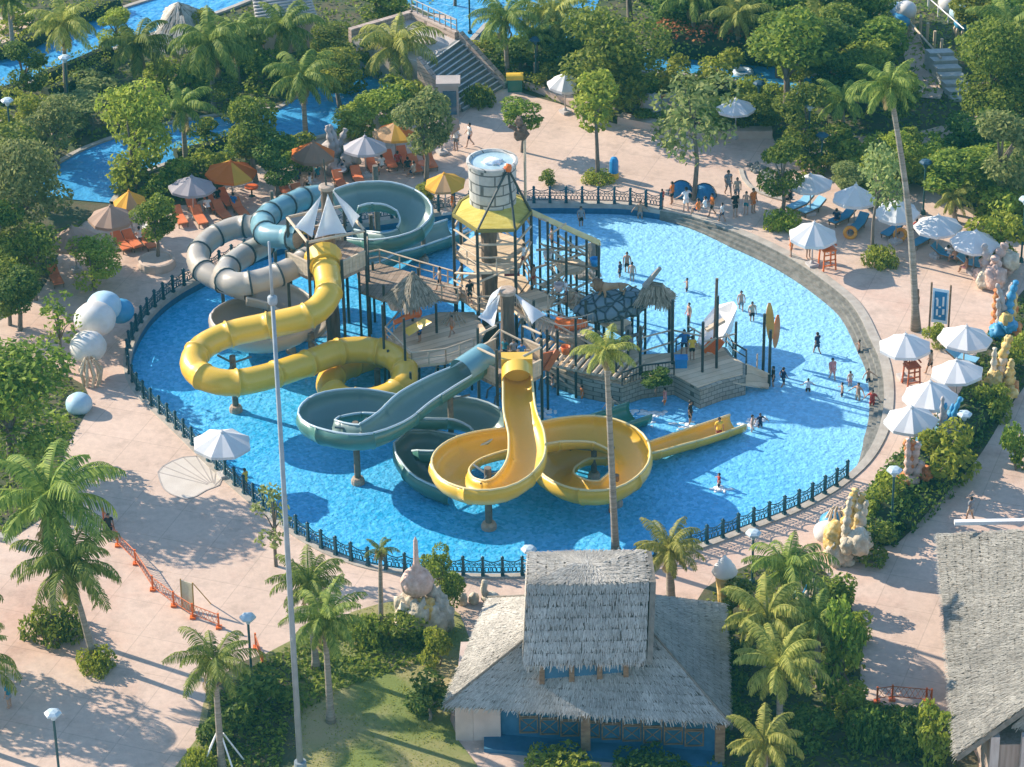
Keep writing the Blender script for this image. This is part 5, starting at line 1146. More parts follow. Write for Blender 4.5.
UFL, UFR = at(532, 634, UZ), at(652, 638, UZ); UFR.y = UFL.y; UBL, UBR = lift(UFL + Vector((.2, 3.6, 0)), UZ), lift(UFR + Vector((0, 3.6, 0)), UZ)
thatch(hall, "lower_roof", [(UFL, UFR, FR, FL), (UBL, UFL, FL, BL), (UFR, UBR, BR, FR), (UBR, UBL, BL, BR)], 230, .30, .036, STRAWG, .28, 11)
# hip ridges
for p, q in ((UFL, FL), (UFR, FR), (UBL, BL)): b = MB(); b.cyl(p + Vector((0, 0, .06)), q + Vector((0, 0, .06)), .07, 6); b.build('hip_ridge', STRAWB, hall)
# upper tier
E1 = 5.3; z1 = 8.7
a0, a1 = at(523, 666, E1), at(646, 670, E1); r0, r1 = at(527, 584, z1), at(649, 581, z1); k0, k1 = 0, 0
r1.y = r0.y; a1.y = a0.y; dep = r0.y - a0.y
bb0, bb1 = lift(r0 + Vector((.1, 3.0, 0)), z1), lift(r1 + Vector((-.1, 3.0, 0)), z1); e0, e1 = lift(bb0 + Vector((-.1, dep, 0)), E1), lift(bb1 + Vector((.1, dep, 0)), E1)
mid0, mid1 = lift((r0 + bb0) / 2 + Vector((2.4, 0, 0)), z1 + .25), lift((r1 + bb1) / 2 + Vector((-2.4, 0, 0)), z1 + .25)
thatch(hall, "upper_roof", [(r0, r1, a1, a0), (bb1, bb0, e0, e1), (bb0, r0, a0, e0), (r1, bb1, e1, a1)], 230, .30, .036, STRAWG, .3, 12)
thatch(hall, "ridge_cap", [(mid0, mid1, r1, r0), (mid1, mid0, bb0, bb1), (mid0, mid0, r0, bb0), (mid1, mid1, bb1, r1)], 200, .3, .036, STRAWG, .2, 13, False)
b = MB()
up = [lift(a0 + Vector((.9, .8, 0)), 0), lift(a1 + Vector((-.9, .8, 0)), 0), lift(e1 + Vector((-.9, -.8, 0)), 0), lift(e0 + Vector((.9, -.8, 0)), 0)]
b.prism(up, 3.4, E1 + .2); b.build("upper_wall", BLUEW, hall)
for f in (.02, .36, .68, .98):
    q = up[0].lerp(up[1], f) - Vector((0, .08, 0)); c = MB(); c.box((q.x, q.y, 4.7), (.28, .28, 2.4)); c.build("post", WOODB, hall)
W0, W1 = at(484, 752), at(722, 766); W0 = Vector((W0.x, FL.y + .9, 0)); W1 = Vector((W1.x, FR.y + .9, 0)); W2 = Vector((BR.x - .8, BR.y - .9, 0)); W3 = Vector((W0.x + 1.2, BL.y - .9, 0))
b = MB(); b.prism([W0, W1, W2, W3], 0, EZ + .25); b.build("wall", BLUEW, hall)
b = MB(); b.prism([Vector((W0.x - .55, W0.y - .35, 0)), Vector((W0.x + .9, W0.y - .35, 0)), Vector((W0.x + .9, W0.y - .005, 0)), Vector((W0.x - .55, W0.y - .005, 0))], 0, EZ + .1); b.prism([Vector((W0.x - 1.5, W0.y - .35, 0)), Vector((W0.x - .56, W0.y - .35, 0)), Vector((W0.x - .56, W0.y + 5, 0)), Vector((W0.x - 1.2, W0.y + 5, 0))], 0, EZ); b.build("cream_side_wall", WALLC, hall)
b = MB(); b.box((W0.x + 1.3, W0.y - .07, 1.3), (.62, .12, 2.5)); b.build("painted_panel", DOORM, hall)
nW = 9
for i in range(nW):
    q = W0.lerp(W1, (i + 2.2) / (nW + 2.5)); w = (W1 - W0).length / (nW + 2.5) * .86; ang = math.atan2(W1.y - W0.y, W1.x - W0.x); fr = MB(); yy = q.y - .07
    for zc, hh in ((1.05, .95), (2.05, .85)):
        for dx in (-w / 2, w / 2): fr.box((q.x + dx, yy, zc), (.07, .1, hh))
        for dz in (-hh / 2, hh / 2): fr.box((q.x, yy, zc + dz), (w + .07, .104, .07))
    for dx in (-1, 1): fr.bar((q.x - dx * w / 2, yy, .6), (q.x + dx * w / 2, yy, 1.5), .04, .05)
    o = fr.build("window", WOODB, hall); g_ = MB(); g_.box((q.x, yy + .03, 1.55), (w * .95, .05, 1.85)); g_.build("pane", GLASS, o)
for f in (.43, .99): q = W0.lerp(W1, f); c = MB(); c.box((q.x, q.y - .7, 1.3), (.5, .4, 2.6)); c.build("pillar", WOODB, hall)
b = MB(); q = (W0 + W1) / 2; b.prism([W0 + Vector((0, -1.4, 0)), W1 + Vector((0, -1.4, 0)), W1 - Vector((0, .01, 0)), W0 - Vector((0, .01, 0))], 0, .25); b.build("porch_floor", BLUEW, hall)
# second hall, cut by the frame
STRAWD = M('dark_grey_straw', (.24, .225, .19), (.44, .42, .36), rough=.9, island=True, blotch=.3, bl_scale=.5)
h2 = thing("thatched_pavilion", at(1040, 740), "thatched pavilion with a long grey roof slope at the right frame edge", "building", "thatched buildings")
e_b, e_f = at(936, 534, 3.0), at(955, 756, 3.0); rg_b, rg_f = at(1085, 526, 6.8), at(1068, 676, 6.8)
f_r = lift(e_f + Vector((14.5, -.2, 0)), 3.0); b_r = lift(e_b + Vector((16, 0, 0)), 3.0)
thatch(h2, "roof", [(rg_b, rg_f, e_f, e_b), (rg_f, rg_f, f_r, lift(e_f + Vector((3.0, 1.2, 0)), 3.9)), (rg_f, rg_b, b_r, f_r)], 170, .3, .036, STRAWD, .3, 15)
b = MB(); b.box(at(970, 528, 4.6) + Vector((2.2, .6, 0)), (6, .3, .22)); b.build("white_gutter", WHITEP, h2)
gx = e_f + Vector((1.9, .9, 0))
b = MB(); b.prism([Vector((gx.x, gx.y, 0)), Vector((gx.x + 11, gx.y, 0)), Vector((gx.x + 11, gx.y + 11, 0)), Vector((gx.x, gx.y + 11, 0))], 0, 3.0); b.build("wall", M("timber_wall", (.32, .25, .20), (.45, .36, .30), rough=.85, scale=1.2, stretch=(6, 6, .4), bump=.4), h2)
for dx in (.2, 1.8, 4.2): c = MB(); c.box((gx.x + dx, gx.y - .25, 1.9), (.45, .4, 3.8)); c.build("pillar", M("grey_timber", (.42, .36, .32), (.52, .46, .41), rough=.85, scale=2, stretch=(3, 3, .5)), h2)
c = MB(); c.box((gx.x + 5, gx.y - .3, 1.1), (6, .5, .25)); c.build("ledge", M("slate_ledge", (.10, .13, .14)), h2)
# thatched river hut far at the top
h3 = thing("river_hut", at(180, 44), "grey thatched river hut with a pole frame at the top edge", "building", "thatched buildings")
ap = at(178, 2, 5.2); cz = 2.6; cc = [at(152, 46, cz), at(196, 50, cz), at(212, 14, cz), at(166, 8, cz)]
thatch(h3, "roof", [(ap, ap, cc[(k + 1) % 4], cc[k]) for k in range(4)], 34, .7, .1, STRAWG, .25, 16)
for p in cc: c = MB(); q = p.lerp(ap, .15); c.cyl((q.x, q.y, 0), (q.x, q.y, 2.8), .12, 8); c.build("post", WOODB, h3)
b = MB(); b.cyl(at(184, 30, 4.8), at(206, 26, 4.8), .08, 6); b.cyl(at(184, 30, 4.8), at(184, 40, 3.4), .08, 6); b.build("pole_frame", POLE, h3)
# louvred roof and stairs at the top
lv_ = thing("louvred_shed", at(300, 30), "long shed with a pale louvred roof behind the palms at the top", "building")
A, Bq, C, D = at(258, 34, 2.4), at(318, 20, 2.4), at(308, -10, 4.2), at(252, -4, 4.2); b = MB(); b.slab([A, Bq, C, D], .12); b.build("roof", M("grey_roof", (.22, .21, .20), (.28, .27, .25), rough=.8), lv_)
b = MB()
for k in range(11): t = (k + .5) / 11; b.bar(A.lerp(D, t) + Vector((0, 0, .14)), Bq.lerp(C, t) + Vector((0, 0, .14)), .22, .12)
b.build("louvre", M("pale_louvre", (.50, .46, .42), rough=.8), lv_)
b = MB(); b.prism([lift(A, 0) + Vector((.4, .4, 0)), lift(Bq, 0) + Vector((-.4, .4, 0)), lift(C, 0) + Vector((-.4, -.3, 0)), lift(D, 0) + Vector((.4, -.3, 0))], 0, 2.4); b.build("wall", WALLC, lv_)
st = thing("wide_stairs", at(460, 112), "wide grey stairs with pale nosings rising to a stone landing at the top", "stairs")
RUB = M_blocks("rubble_wall", (.42, .31, .25), (.50, .40, .33), (.20, .16, .13), .7)
SZ_ = 2.8; b0, b1 = at(463, 112, 0), at(503, 88, 0); t0, t1 = at(423, 64, SZ_), at(457, 39, SZ_); ns = 12
b = MB(); nb = MB()
for i in range(ns):
    u0, u1 = i / ns, (i + 1) / ns; q = [b0.lerp(t0, u0), b1.lerp(t1, u0), b1.lerp(t1, u1), b0.lerp(t0, u1)]; z = SZ_ * (i + 1) / ns
    b.prism([(p.x, p.y) for p in q], -.05, z)
    f0, f1 = q[0], q[1]; dd = (q[3] - q[0]); dd.z = 0; dd = dd.normalized() * .12; nb.prism([(f0.x, f0.y), (f1.x, f1.y), (f1.x + dd.x, f1.y + dd.y), (f0.x + dd.x, f0.y + dd.y)], z + .003, z + .03)
b.build("steps", M("dark_stair", (.16, .17, .17), (.22, .23, .22), rough=.85, scale=1), st); nb.build("nosing", M("pale_nosing", (.55, .53, .50)), st)
ld = [t0, t1, at(412, 18, SZ_), at(350, 36, SZ_)]
b = MB(); b.prism([(p.x, p.y) for p in ld], 0, SZ_); b.build("landing", M("grey_landing", (.42, .38, .36), (.50, .46, .43), rough=.85, scale=.8), st)
b = MB()
for p, q, z0, z1_ in ((b1 + Vector((.3, 0, 0)), t1 + Vector((.3, 0, 0)), 0.5, SZ_ + .6), (b0 - Vector((.3, 0, 0)), t0 - Vector((.3, 0, 0)), 0.5, SZ_ + .6), (t1, ld[2], SZ_ + .6, SZ_ + .6), (ld[2], ld[3], SZ_ + .6, SZ_ + .6)):
    d = (Vector((q.x, q.y, 0)) - Vector((p.x, p.y, 0))).normalized() * .001; s_ = Vector((-d.y, d.x, 0)).normalized() * .22
    b.add([(p - s_).to_tuple()[:2] + (0,), (p + s_).to_tuple()[:2] + (0,), (q + s_).to_tuple()[:2] + (0,), (q - s_).to_tuple()[:2] + (0,), (p - s_).to_tuple()[:2] + (z0,), (p + s_).to_tuple()[:2] + (z0,), (q + s_).to_tuple()[:2] + (z1_,), (q - s_).to_tuple()[:2] + (z1_,)], [(3, 2, 1, 0), (4, 5, 6, 7), (0, 1, 5, 4), (1, 2, 6, 5), (2, 3, 7, 6), (3, 0, 4, 7)])
b.build("side_wall", RUB, st)
b = MB(); p, q = lift(t1, SZ_ + .6), lift(ld[2], SZ_ + .6)
for k in range(9): c = p.lerp(q, k / 8); b.cyl(c, c + Vector((0, 0, 1)), .05, 6)
for z in (.5, 1.0): b.cyl(p + Vector((0, 0, z)), q + Vector((0, 0, z)), .05, 6)
b.build("railing", M("grey_rail", (.30, .31, .31)), st)
pl = MB(); p = at(449, 114); pl.box(p + Vector((0, 0, 1.3)), (1.5, 1.2, 2.6)); pl.box(p + Vector((0, 0, 2.7)), (1.8, 1.5, .25)); o = thing("gate_pillar", p, "grey square pillar with a framed panel at the foot of the wide stairs", "pillar"); pl.build("pillar_shaft", GREYPAVE, o)
c = MB(); c.box(p + Vector((.1, -.64, 1.2)), (1.0, .06, 1.9)); c.build("framed_panel", GLASS, o)
# upper steps and rope bridge at the top right
us = thing("upper_steps", at(945, 96), "short flight of grey steps climbing between the trees to the rope bridge", "stairs")
b = MB()
for i in range(7):
    x0 = 924 + i * 4; y0 = 68 + i * 5; z = (7 - i) * .16
    p, q = at(x0, y0), at(x0 + 24, y0 - 1); b.prism([(p.x, p.y), (q.x, q.y), (q.x + .3, q.y - .8), (p.x + .3, p.y - .8)], 0, z * 1.4)
b.build("steps", M("pale_steps", (.42, .42, .40), (.5, .5, .47), rough=.85), us)
rb = thing("rope_bridge", at(925, 30), "wooden rope bridge rail with white rope loops at the top right", "bridge")
for k in range(6): p = at(906 + 7 * k, 18 + 8 * k); c = MB(); c.cyl(p, p + Vector((0, 0, 1.6)), .12, 8); c.build("post", LOG, rb)
b = MB(); b.tube([at(906 + 7 * k, 18 + 8 * k, 1.5 - .3 * math.sin(k * 2)) for k in range(6)], .08, 6); b.tube([at(906 + 7 * k, 18 + 8 * k, .8) for k in range(6)], .07, 6); b.build("rail", LOG, rb)
b = MB(); b.tube([at(924 + 8 * k, -6 + 7 * k, 2.6 - .5 * math.sin(PI * k / 5)) for k in range(6)], .05, 6); b.build("white_rope", WHITEP, rb)
for k in range(4): p = at(928 + 10 * k, 10 + 7 * k); c = MB(); c.cyl(p, p + Vector((0, 0, 2.4)), .07, 6); c.build("post", WHITEP, rb)
wk = thing("timber_stairs", at(842, 150), "weathered timber plank stairs leaning beside the low palm", "stairs"); b = MB()
for k in range(7): p = at(836 + k * 3, 134 + k * 4, 1.4 - .2 * k); b.box(p, (2.6, .28, .12), .5)
b.build("planks", M("grey_plank", (.34, .27, .22), (.44, .36, .30), rough=.85), wk); c = MB(); c.cyl(at(838, 160), at(836, 116, .4) + Vector((0, 0, 1.5)), .14, 8); c.build("post", TRUNK_M, wk)
# low planter walls
def wall_path(px, w, h, mat, name, label):
    P = crom([at(x, y) for x, y in px], .6); T, S, N = frames(P); o = MB(); vs = [p + s_ * dx + Vector((0, 0, dz)) for p, s_ in zip(P, S) for dx, dz in ((-w / 2, 0), (-w / 2, h), (w / 2, h), (w / 2, 0))]
    o.add(vs, [(i * 4 + j, i * 4 + (j + 1) % 4, (i + 1) * 4 + (j + 1) % 4, (i + 1) * 4 + j) for i in range(len(P) - 1) for j in range(4)] + [(0, 1, 2, 3), tuple((len(P) - 1) * 4 + j for j in (3, 2, 1, 0))])
    return tag(o.build(name, mat, None, org=P[0]), label, "wall")
PINKW = M("pink_stone", (.50, .38, .30), (.58, .46, .38), rough=.85, scale=1.5, bump=.3)
wall_path([(520, 84), (545, 93), (572, 104), (588, 110)], .8, .5, PINKW, "planter_wall", "curved pinkish planter wall below the far white umbrella")
wall_path([(620, 122), (650, 128), (690, 134), (730, 136), (772, 136)], .9, .6, PINKW, "planter_wall", "straight pinkish planter wall below the teapot sculpture")
wall_path([(-20, 536), (6, 540), (20, 548)], .5, .3, STONE, "planter_wall", "short pale kerb wall behind the larger left palm")
# ------------------------------------------------------------------ parasols
def umbrella_mesh(mats, R_=1.75, drop=.92, n=8, seed=0):
    b = MB(); k = 6; vs = []
    for i in range(k + 1):
        t = i / k; r = R_ * t; z = drop * (1 - t) ** .95
        for j in range(n * 2):
            a = 2 * PI * j / (n * 2); rr = r * (1 if j % 2 == 0 else math.cos(PI / n) * .985); vs.append((rr * math.cos(a), rr * math.sin(a), z - (0 if j % 2 == 0 else .05 * t) ))
    m = n * 2
    for j in range(m):
        vs.append((vs[k * m + j][0], vs[k * m + j][1], vs[k * m + j][2] - .2))
    fs = [(i * m + j, (i + 1) * m + j, (i + 1) * m + (j + 1) % m, i * m + (j + 1) % m) for i in range(1, k + 1) for j in range(m)] + [(m + j, m + (j + 1) % m, 0) for j in range(m)]
    b.add(vs, fs)
    b.m = [((f[0] % m) // 2) % len(mats) for f in fs]
    cap = len(b.v); b.cur = 0; b.lathe((0, 0, drop - .03), [(.16, 0), (.12, .06), (.03, .1), (.03, .2), (.001, .24)], 8)
    return b.mesh("canopy", mats)
def cloth(name, c, tr=.3): return M(name, c, tuple(v * .93 for v in c), rough=.85, scale=.7, trans=tr, bump=.1, bscale=3)
WC = cloth("white_canvas", (.70, .70, .69), .12); OC = cloth("orange_canvas", (.74, .19, .025)); YC = cloth("yellow_canvas", (.84, .46, .06)); BRC = cloth("brown_canvas", (.38, .24, .16)); GC = cloth("grey_canvas", (.42, .40, .42)); TC = cloth("tan_canvas", (.58, .36, .18)); PKC = cloth("faded_pink_canvas", (.50, .36, .28)); PGC = cloth("pale_grey_canvas", (.60, .58, .60))
UM = {'white': umbrella_mesh([WC]), 'whiteblue': umbrella_mesh([WC]), 'oy': umbrella_mesh([OC, OC, YC, OC]), 'grey': umbrella_mesh([GC]), 'pgrey': umbrella_mesh([PGC]), 'ot': umbrella_mesh([TC, YC, OC, TC]), 'yo': umbrella_mesh([YC, YC, TC]), 'brown': umbrella_mesh([BRC, BRC, BRC, OC]), 'pink': umbrella_mesh([PKC])}
_u = MB(); _u.cyl((0, 0, 0), (0, 0, 2.6), .05, 8); UPOLE = _u.mesh("pole", M("brushed_pole", (.42, .40, .38), rough=.4, metal=.5), True)
_u = MB(); _u.box((0, 0, .12), (.7, .7, .22)); _u.lathe((0, 0, .23), [(.16, 0), (.12, .12), (.07, .2)], 10); UBASE = _u.mesh("base_block", M("concrete_base", (.45, .42, .40), rough=.9))
_u = MB(); [_u.cyl((0, 0, 2.1), (1.6 * math.cos(PI / 4 * k), 1.6 * math.sin(PI / 4 * k), 2.3), .025, 5) for k in range(8)]; URIB = _u.mesh("rib_frame", M("rib_wood", (.30, .22, .14)))
def umbrella(x, y, wpx, kind, label, h=2.35, group="parasols", rz=None):
    """x,y is the middle of the canopy rim in the photograph"""
    c = at(x, y, h); g = Vector((c.x, c.y, 0)); s = (wpx / (FOC / (c - CAMP).length)) / 3.5; rr = random.Random(int(x * 5 + y))
    o = thing("parasol", g, label, "parasol", group, rr.uniform(0, .8) if rz is None else rz)
    cn = part("canopy", UM[kind], o, (0, 0, h), 0, (s, s * rr.uniform(.95, 1.05), rr.uniform(.82, 1.12))); cn.rotation_euler = (rr.uniform(-.07, .07), rr.uniform(-.07, .07), 0); part("pole", UPOLE, o, (0, 0, 0), 0, (1, 1, h / 2.35 + .1)); part("base_block", UBASE, o); part("rib_frame", URIB, o, (0, 0, h - 2.4), 0, (s, s, 1)); return o
for a in [
    (813, 235, 50, 'white', "white parasol over the tall orange lifeguard chair at the far kerb"), (811, 184, 44, 'white', "shaded bluish parasol behind the slender tree"), (855, 198, 46, 'white', "white parasol half hidden by the bare-branched tree"), (897, 212, 46, 'white', "white parasol crossed by the leaning palm trunk"),
    (938, 226, 50, 'white', "white parasol with leaf shadows, second from the seashell rocks"), (975, 242, 50, 'white', "white parasol nearest the seashell rocks"), (905, 346, 54, 'white', "white parasol over the red lifeguard chair at the pool kerb"), (965, 338, 56, 'white', "white parasol just below the blue banner"),
    (957, 372, 54, 'white', "white parasol in the middle of the crowded right row"), (930, 396, 56, 'white', "white parasol fourth from the banner, over blue loungers"), (911, 420, 56, 'white', "lowest white parasol, beside the orange coral statue"), (222, 443, 60, 'white', "lone pinkish white parasol at the front fence beside the shell paving"),
    (565, 84, 36, 'white', "white parasol alone behind the upper plaza's planter wall"), (736, 108, 40, 'white', "white parasol in the bushes below the canal"), (231, 172, 52, 'oy', "orange and yellow striped parasol"), (192, 187, 48, 'grey', "plain grey brown parasol left of the orange striped one"),
    (313, 154, 46, 'brown', "brown parasol with an orange edge beside the river rocks"), (365, 147, 46, 'pgrey', "pale grey parasol over the orange loungers"), (395, 133, 46, 'ot', "tan and yellow striped parasol behind the pale grey one"), (445, 183, 42, 'yo', "bright yellow parasol with orange stripes at the pool fence"),
    (441, 124, 40, 'pink', "faded pinkish parasol behind the pale thin-leaved tree"), (130, 202, 34, 'yo', "yellow parasol half buried in leaves at the left"), (111, 218, 46, 'pink', "pinkish brown parasol behind the low bushy tree"), (74, 240, 52, 'pink', "faded pink parasol at the edge of the wide pale tree"),
]: umbrella(*a)
# ------------------------------------------------------------------ sun loungers
def lounger_parts():
    f = MB()
    for sx in (-.32, .32): f.bar((sx, -1.0, .3), (sx, .35, .3), .06, .08); f.bar((sx, .35, .3), (sx, 1.0, .72), .06, .08)
    for y in (-.95, -.3, .35): f.bar((-.32, y, .3), (.32, y, .3), .05, .06)
    fm = f.mesh("frame", WOODB); l = MB()
    for sx in (-.3, .3):
        for y in (-.9, .3): l.box((sx, y, .14), (.06, .06, .28))
    s = MB(); s.box((0, -.33, .37), (.66, 1.32, .09)); sm = s; b = MB(); ax = Matrix.Rotation(math.radians(33), 3, 'X'); b.box((0, .66, .58), (.66, .78, .09), ax=ax)
    return fm, l, s, b
_fm, _l, _s, _b = lounger_parts(); LEGM = _l.mesh("leg_set", WOODB)
CUSH = {k: (_s.mesh("seat_cushion", c), _b.mesh("back_cushion", c)) for k, c in {'blue': M("blue_cushion", (.05, .22, .38), (.08, .28, .44), rough=.8, scale=1), 'orange': M("orange_cushion", (.62, .15, .05), (.70, .22, .09), rough=.8, scale=1), 'pale': M("pale_blue_cushion", (.16, .42, .62), (.22, .48, .68), rough=.8, scale=1)}.items()}
def lounger(x, y, ang, col, label, group):
    o = thing("sun_lounger", at(x, y), label, "sun lounger", group, math.radians(ang), 1.05); part("frame", _fm, o); part("leg_set", LEGM, o); part("seat_cushion", CUSH[col][0], o); part("back_cushion", CUSH[col][1], o)
BG, OG = "blue sun loungers under the white parasols", "orange sun loungers on the shaded terrace"
for x, y, a, c, l in [(800, 208, -50, 'pale', "blue lounger left of its pair beneath the shaded bluish parasol"), (812, 212, -50, 'pale', "blue lounger right of its pair beneath the shaded bluish parasol"), (842, 222, -50, 'blue', "blue lounger in the gap right of the orange lifeguard chair"), (858, 229, -30, 'blue', "blue lounger with an orange swim ring in front of it"), (893, 234, -40, 'blue', "blue lounger left of the leaning palm trunk"), (922, 244, -45, 'blue', "blue lounger in sunlight right of the leaning palm trunk"),
                      (946, 258, 55, 'blue', "blue lounger with a sunbather in white"), (972, 268, 60, 'pale', "blue lounger under the parasol nearest the seashell rocks"), (984, 262, -50, 'pale', "blue lounger with a seated pair by the seashell rocks"), (962, 362, 60, 'pale', "pale blue lounger peeping out below the banner parasol"), (944, 425, -40, 'pale', "pale blue lounger at the foot of the fourth right parasol"), (935, 432, -40, 'pale', "pale blue lounger next to the yellow green shrub"), (918, 455, -20, 'pale', "pale blue lounger behind the orange coral statue"), (950, 415, -40, 'blue', "blue lounger tucked against the blue coral")]: lounger(x, y, a, c, l, BG)
for x, y, a, c, l in [(194, 212, 20, 'orange', "orange lounger below the plain grey brown parasol"), (212, 208, 25, 'orange', "orange lounger between the two left terrace parasols"), (226, 204, 25, 'orange', "orange lounger below the striped parasol"), (354, 172, 15, 'orange', "orange lounger at the left under the pale grey parasol"), (372, 170, 15, 'orange', "orange lounger in the middle under the pale grey parasol"), (390, 166, 15, 'orange', "orange lounger under the tan striped parasol"), (404, 162, 15, 'orange', "orange lounger right under the tan striped parasol"), (358, 182, 15, 'orange', "orange lounger nearest the teal ring slide"), (122, 248, 30, 'orange', "orange lounger behind the low bushy tree"), (133, 246, 30, 'orange', "second orange lounger behind the low bushy tree"), (286, 196, 20, 'orange', "orange lounger left of the brown parasol"), (56, 282, 20, 'orange', "orange lounger in deep shade at the left")]: lounger(x, y, a, c, l, OG)
# ------------------------------------------------------------------ lamps, mast
LAMPM = M("lamp_green", (.02, .07, .075), (.03, .09, .095), rough=.5); LHEAD = M("lamp_head", (.42, .52, .56), (.50, .60, .64), rough=.4); LHEADB = M("lamp_head_blue", (.015, .06, .10))
_p = MB(); _p.cyl((0, 0, 0), (0, 0, 1), .07, 8); LPOLE = _p.mesh("pole", LAMPM); _p = MB(); _p.lathe((0, 0, 0), [(.12, -.35), (.2, -.1), (.46, 0), (.46, .1), (.3, .2), (.001, .26)], 6); LH = _p.mesh("lamp_head", LHEAD); LHB = _p.mesh("lamp_head", LHEADB); _p = MB(); _p.lathe((0, 0, 0), [(.18, 0), (.18, .25), (.1, .35)], 8); LB = _p.mesh("pole_base", LAMPM)
for x, yb, xt, yt, lab, hd in [(14, 168, 8, 101, "lamp with a pale head beside the top left path", LH), (60, 780, 57, 714, "lamp with a pale square head at the bottom left", LH), (252, 680, 249, 618, "lamp with a pale head beside the orange barrier", LH), (891, 535, 892, 471, "green lamp standing in front of the dark hedge", LH), (962, 455, 964, 415, "green lamp beside the big yellow green shrub", LH), (529, 574, 529, 550, "short lamp head showing behind the hall roof", LH), (808, 160, 809, 106, "lamp with a white head among the trees by the canal", LH), (821, 172, 820, 136, "dark lamp next to the timber stairs", LHB), (923, 214, 924, 163, "lamp with a deep blue head behind the loungers", LHB), (1021, 262, 1019, 200, "lamp at the right edge above the seashell rocks", LH), (752, 584, 752, 534, "lamp at the fence end behind the highest clump palm", LH), (70, 118, 69, 58, "lamp with a pale head in the river hedges", LH), (536, 88, 537, 40, "dark thin lamp post before the lagoon", LHB), (470, 34, 467, -20, "tall dark lamp post at the stair landing", LHB), (758, 124, 758, 84, "thin dark post lamp below the canal", LHB)]:
    g = at(x, yb); h = hz(x, yb, yt); o = thing("street_lamp", g, lab, "lamp", "lamps"); part("pole", LPOLE, o, s=(1, 1, h)); part("lamp_head", hd, o, (0, 0, h)); part("pole_base", LB, o)
ms = thing("flood_mast", at(301, 775), "very tall grey steel mast rising from the lawn across the pool", "mast"); g = at(301, 775); hm = hz(301, 775, 300); hm2 = hz(301, 775, 241)
STEEL = M("galvanised_steel", (.22, .27, .30), (.28, .33, .36), rough=.5, metal=.0, scale=2)
b = MB(); b.cyl(g, g + Vector((0, 0, hm)), .175, 12, .10); b.build("lower_tube", STEEL, ms, True); b = MB(); b.cyl(g + Vector((0, 0, hm)), g + Vector((0, 0, hm2)), .08, 8, .06); b.lathe(g + Vector((0, 0, hm - .2)), [(.2, 0), (.24, .1), (.24, .4), (.1, .5)], 10); b.build("upper_rod", STEEL, ms, True); b = MB(); b.lathe(g, [(.6, 0), (.6, .12), (.35, .2), (.32, .9)], 12); b.build("base_flange", STEEL, ms)
# ------------------------------------------------------------------ props round the pool
# shell laid flush in the paving
b = MB(); c0 = at(220, 482); ring_ = [(158, 472), (163, 466), (172, 461), (183, 457), (196, 456), (208, 460), (216, 468), (222, 478), (219, 485), (206, 490), (196, 496), (186, 499), (176, 496), (164, 489)]
poly_sheet(ring_, .02, "paved_shell", M("pale_inlay", (.56, .50, .43), (.62, .56, .49), rough=.85, scale=1), .4)
b = MB(); hub = at(214, 486, .026)
for q in ring_[:9]: e = at(q[0], q[1], .026); m_ = hub.lerp(e, .5); b.bar(hub.lerp(e, .12), e, .07, .012)
P = crom([at(x, y, .026) for x, y in ring_], .5, True)
for i in range(len(P)): b.bar(P[i], P[(i + 1) % len(P)], .09, .012)
struct(b.build("paved_shell_lines", GREYPAVE))
# orange barriers
def barrier(px, label):
    P = [at(x, y) for x, y in px]; o = thing("orange_barrier", P[0], label, "barrier", "orange barriers")
    for p in P: b = MB(); b.box(p + Vector((0, 0, .5)), (.1, .1, 1.0)); b.box(p + Vector((0, 0, .06)), (.34, .34, .12)); b.build("post", ORANGE, o)
    for p, q in zip(P, P[1:]):
        b = MB(); [b.cyl(p + Vector((0, 0, z)), q + Vector((0, 0, z)), .03, 5) for z in (.25, .9)]
        n = max(2, int((q - p).length / .3)); [b.cyl(p.lerp(q, k / n) + Vector((0, 0, .25)), p.lerp(q, (k + 1) / n) + Vector((0, 0, .9)), .015, 4) for k in range(n)]; [b.cyl(p.lerp(q, k / n) + Vector((0, 0, .9)), p.lerp(q, (k + 1) / n) + Vector((0, 0, .25)), .015, 4) for k in range(n)]
        b.build("mesh_rail", M("faded_orange", (.50, .14, .05)), o)
barrier([(104, 522), (118, 546), (136, 564), (153, 590), (174, 606), (193, 618), (219, 628)], "row of orange mesh barriers across the left paving"); barrier([(877, 702), (892, 700), (926, 703), (931, 704)], "faded orange barrier closing the path at the right pavilion"); barrier([(263, 668), (256, 648)], "single short orange barrier beside the lamp")
fb = thing("folding_board", at(186, 612), "folding notice board with a pale panel between the orange barriers", "sign"); b = MB(); A, Bq = at(182, 608), at(194, 612)
b.slab([A, Bq, Bq + Vector((.0, .3, 1.7)), A + Vector((.0, .3, 1.7))], .05); b.build("panel", M("pale_panel", (.50, .46, .32), (.58, .54, .40)), fb); b = MB(); b.bar(A, A + Vector((0, .3, 1.8)), .07); b.bar(Bq, Bq + Vector((0, .3, 1.8)), .07); b.bar(Bq + Vector((.9, .8, 0)), Bq + Vector((0, .3, 1.8)), .06); b.build("frame", M("ochre_frame", (.40, .25, .08)), fb)
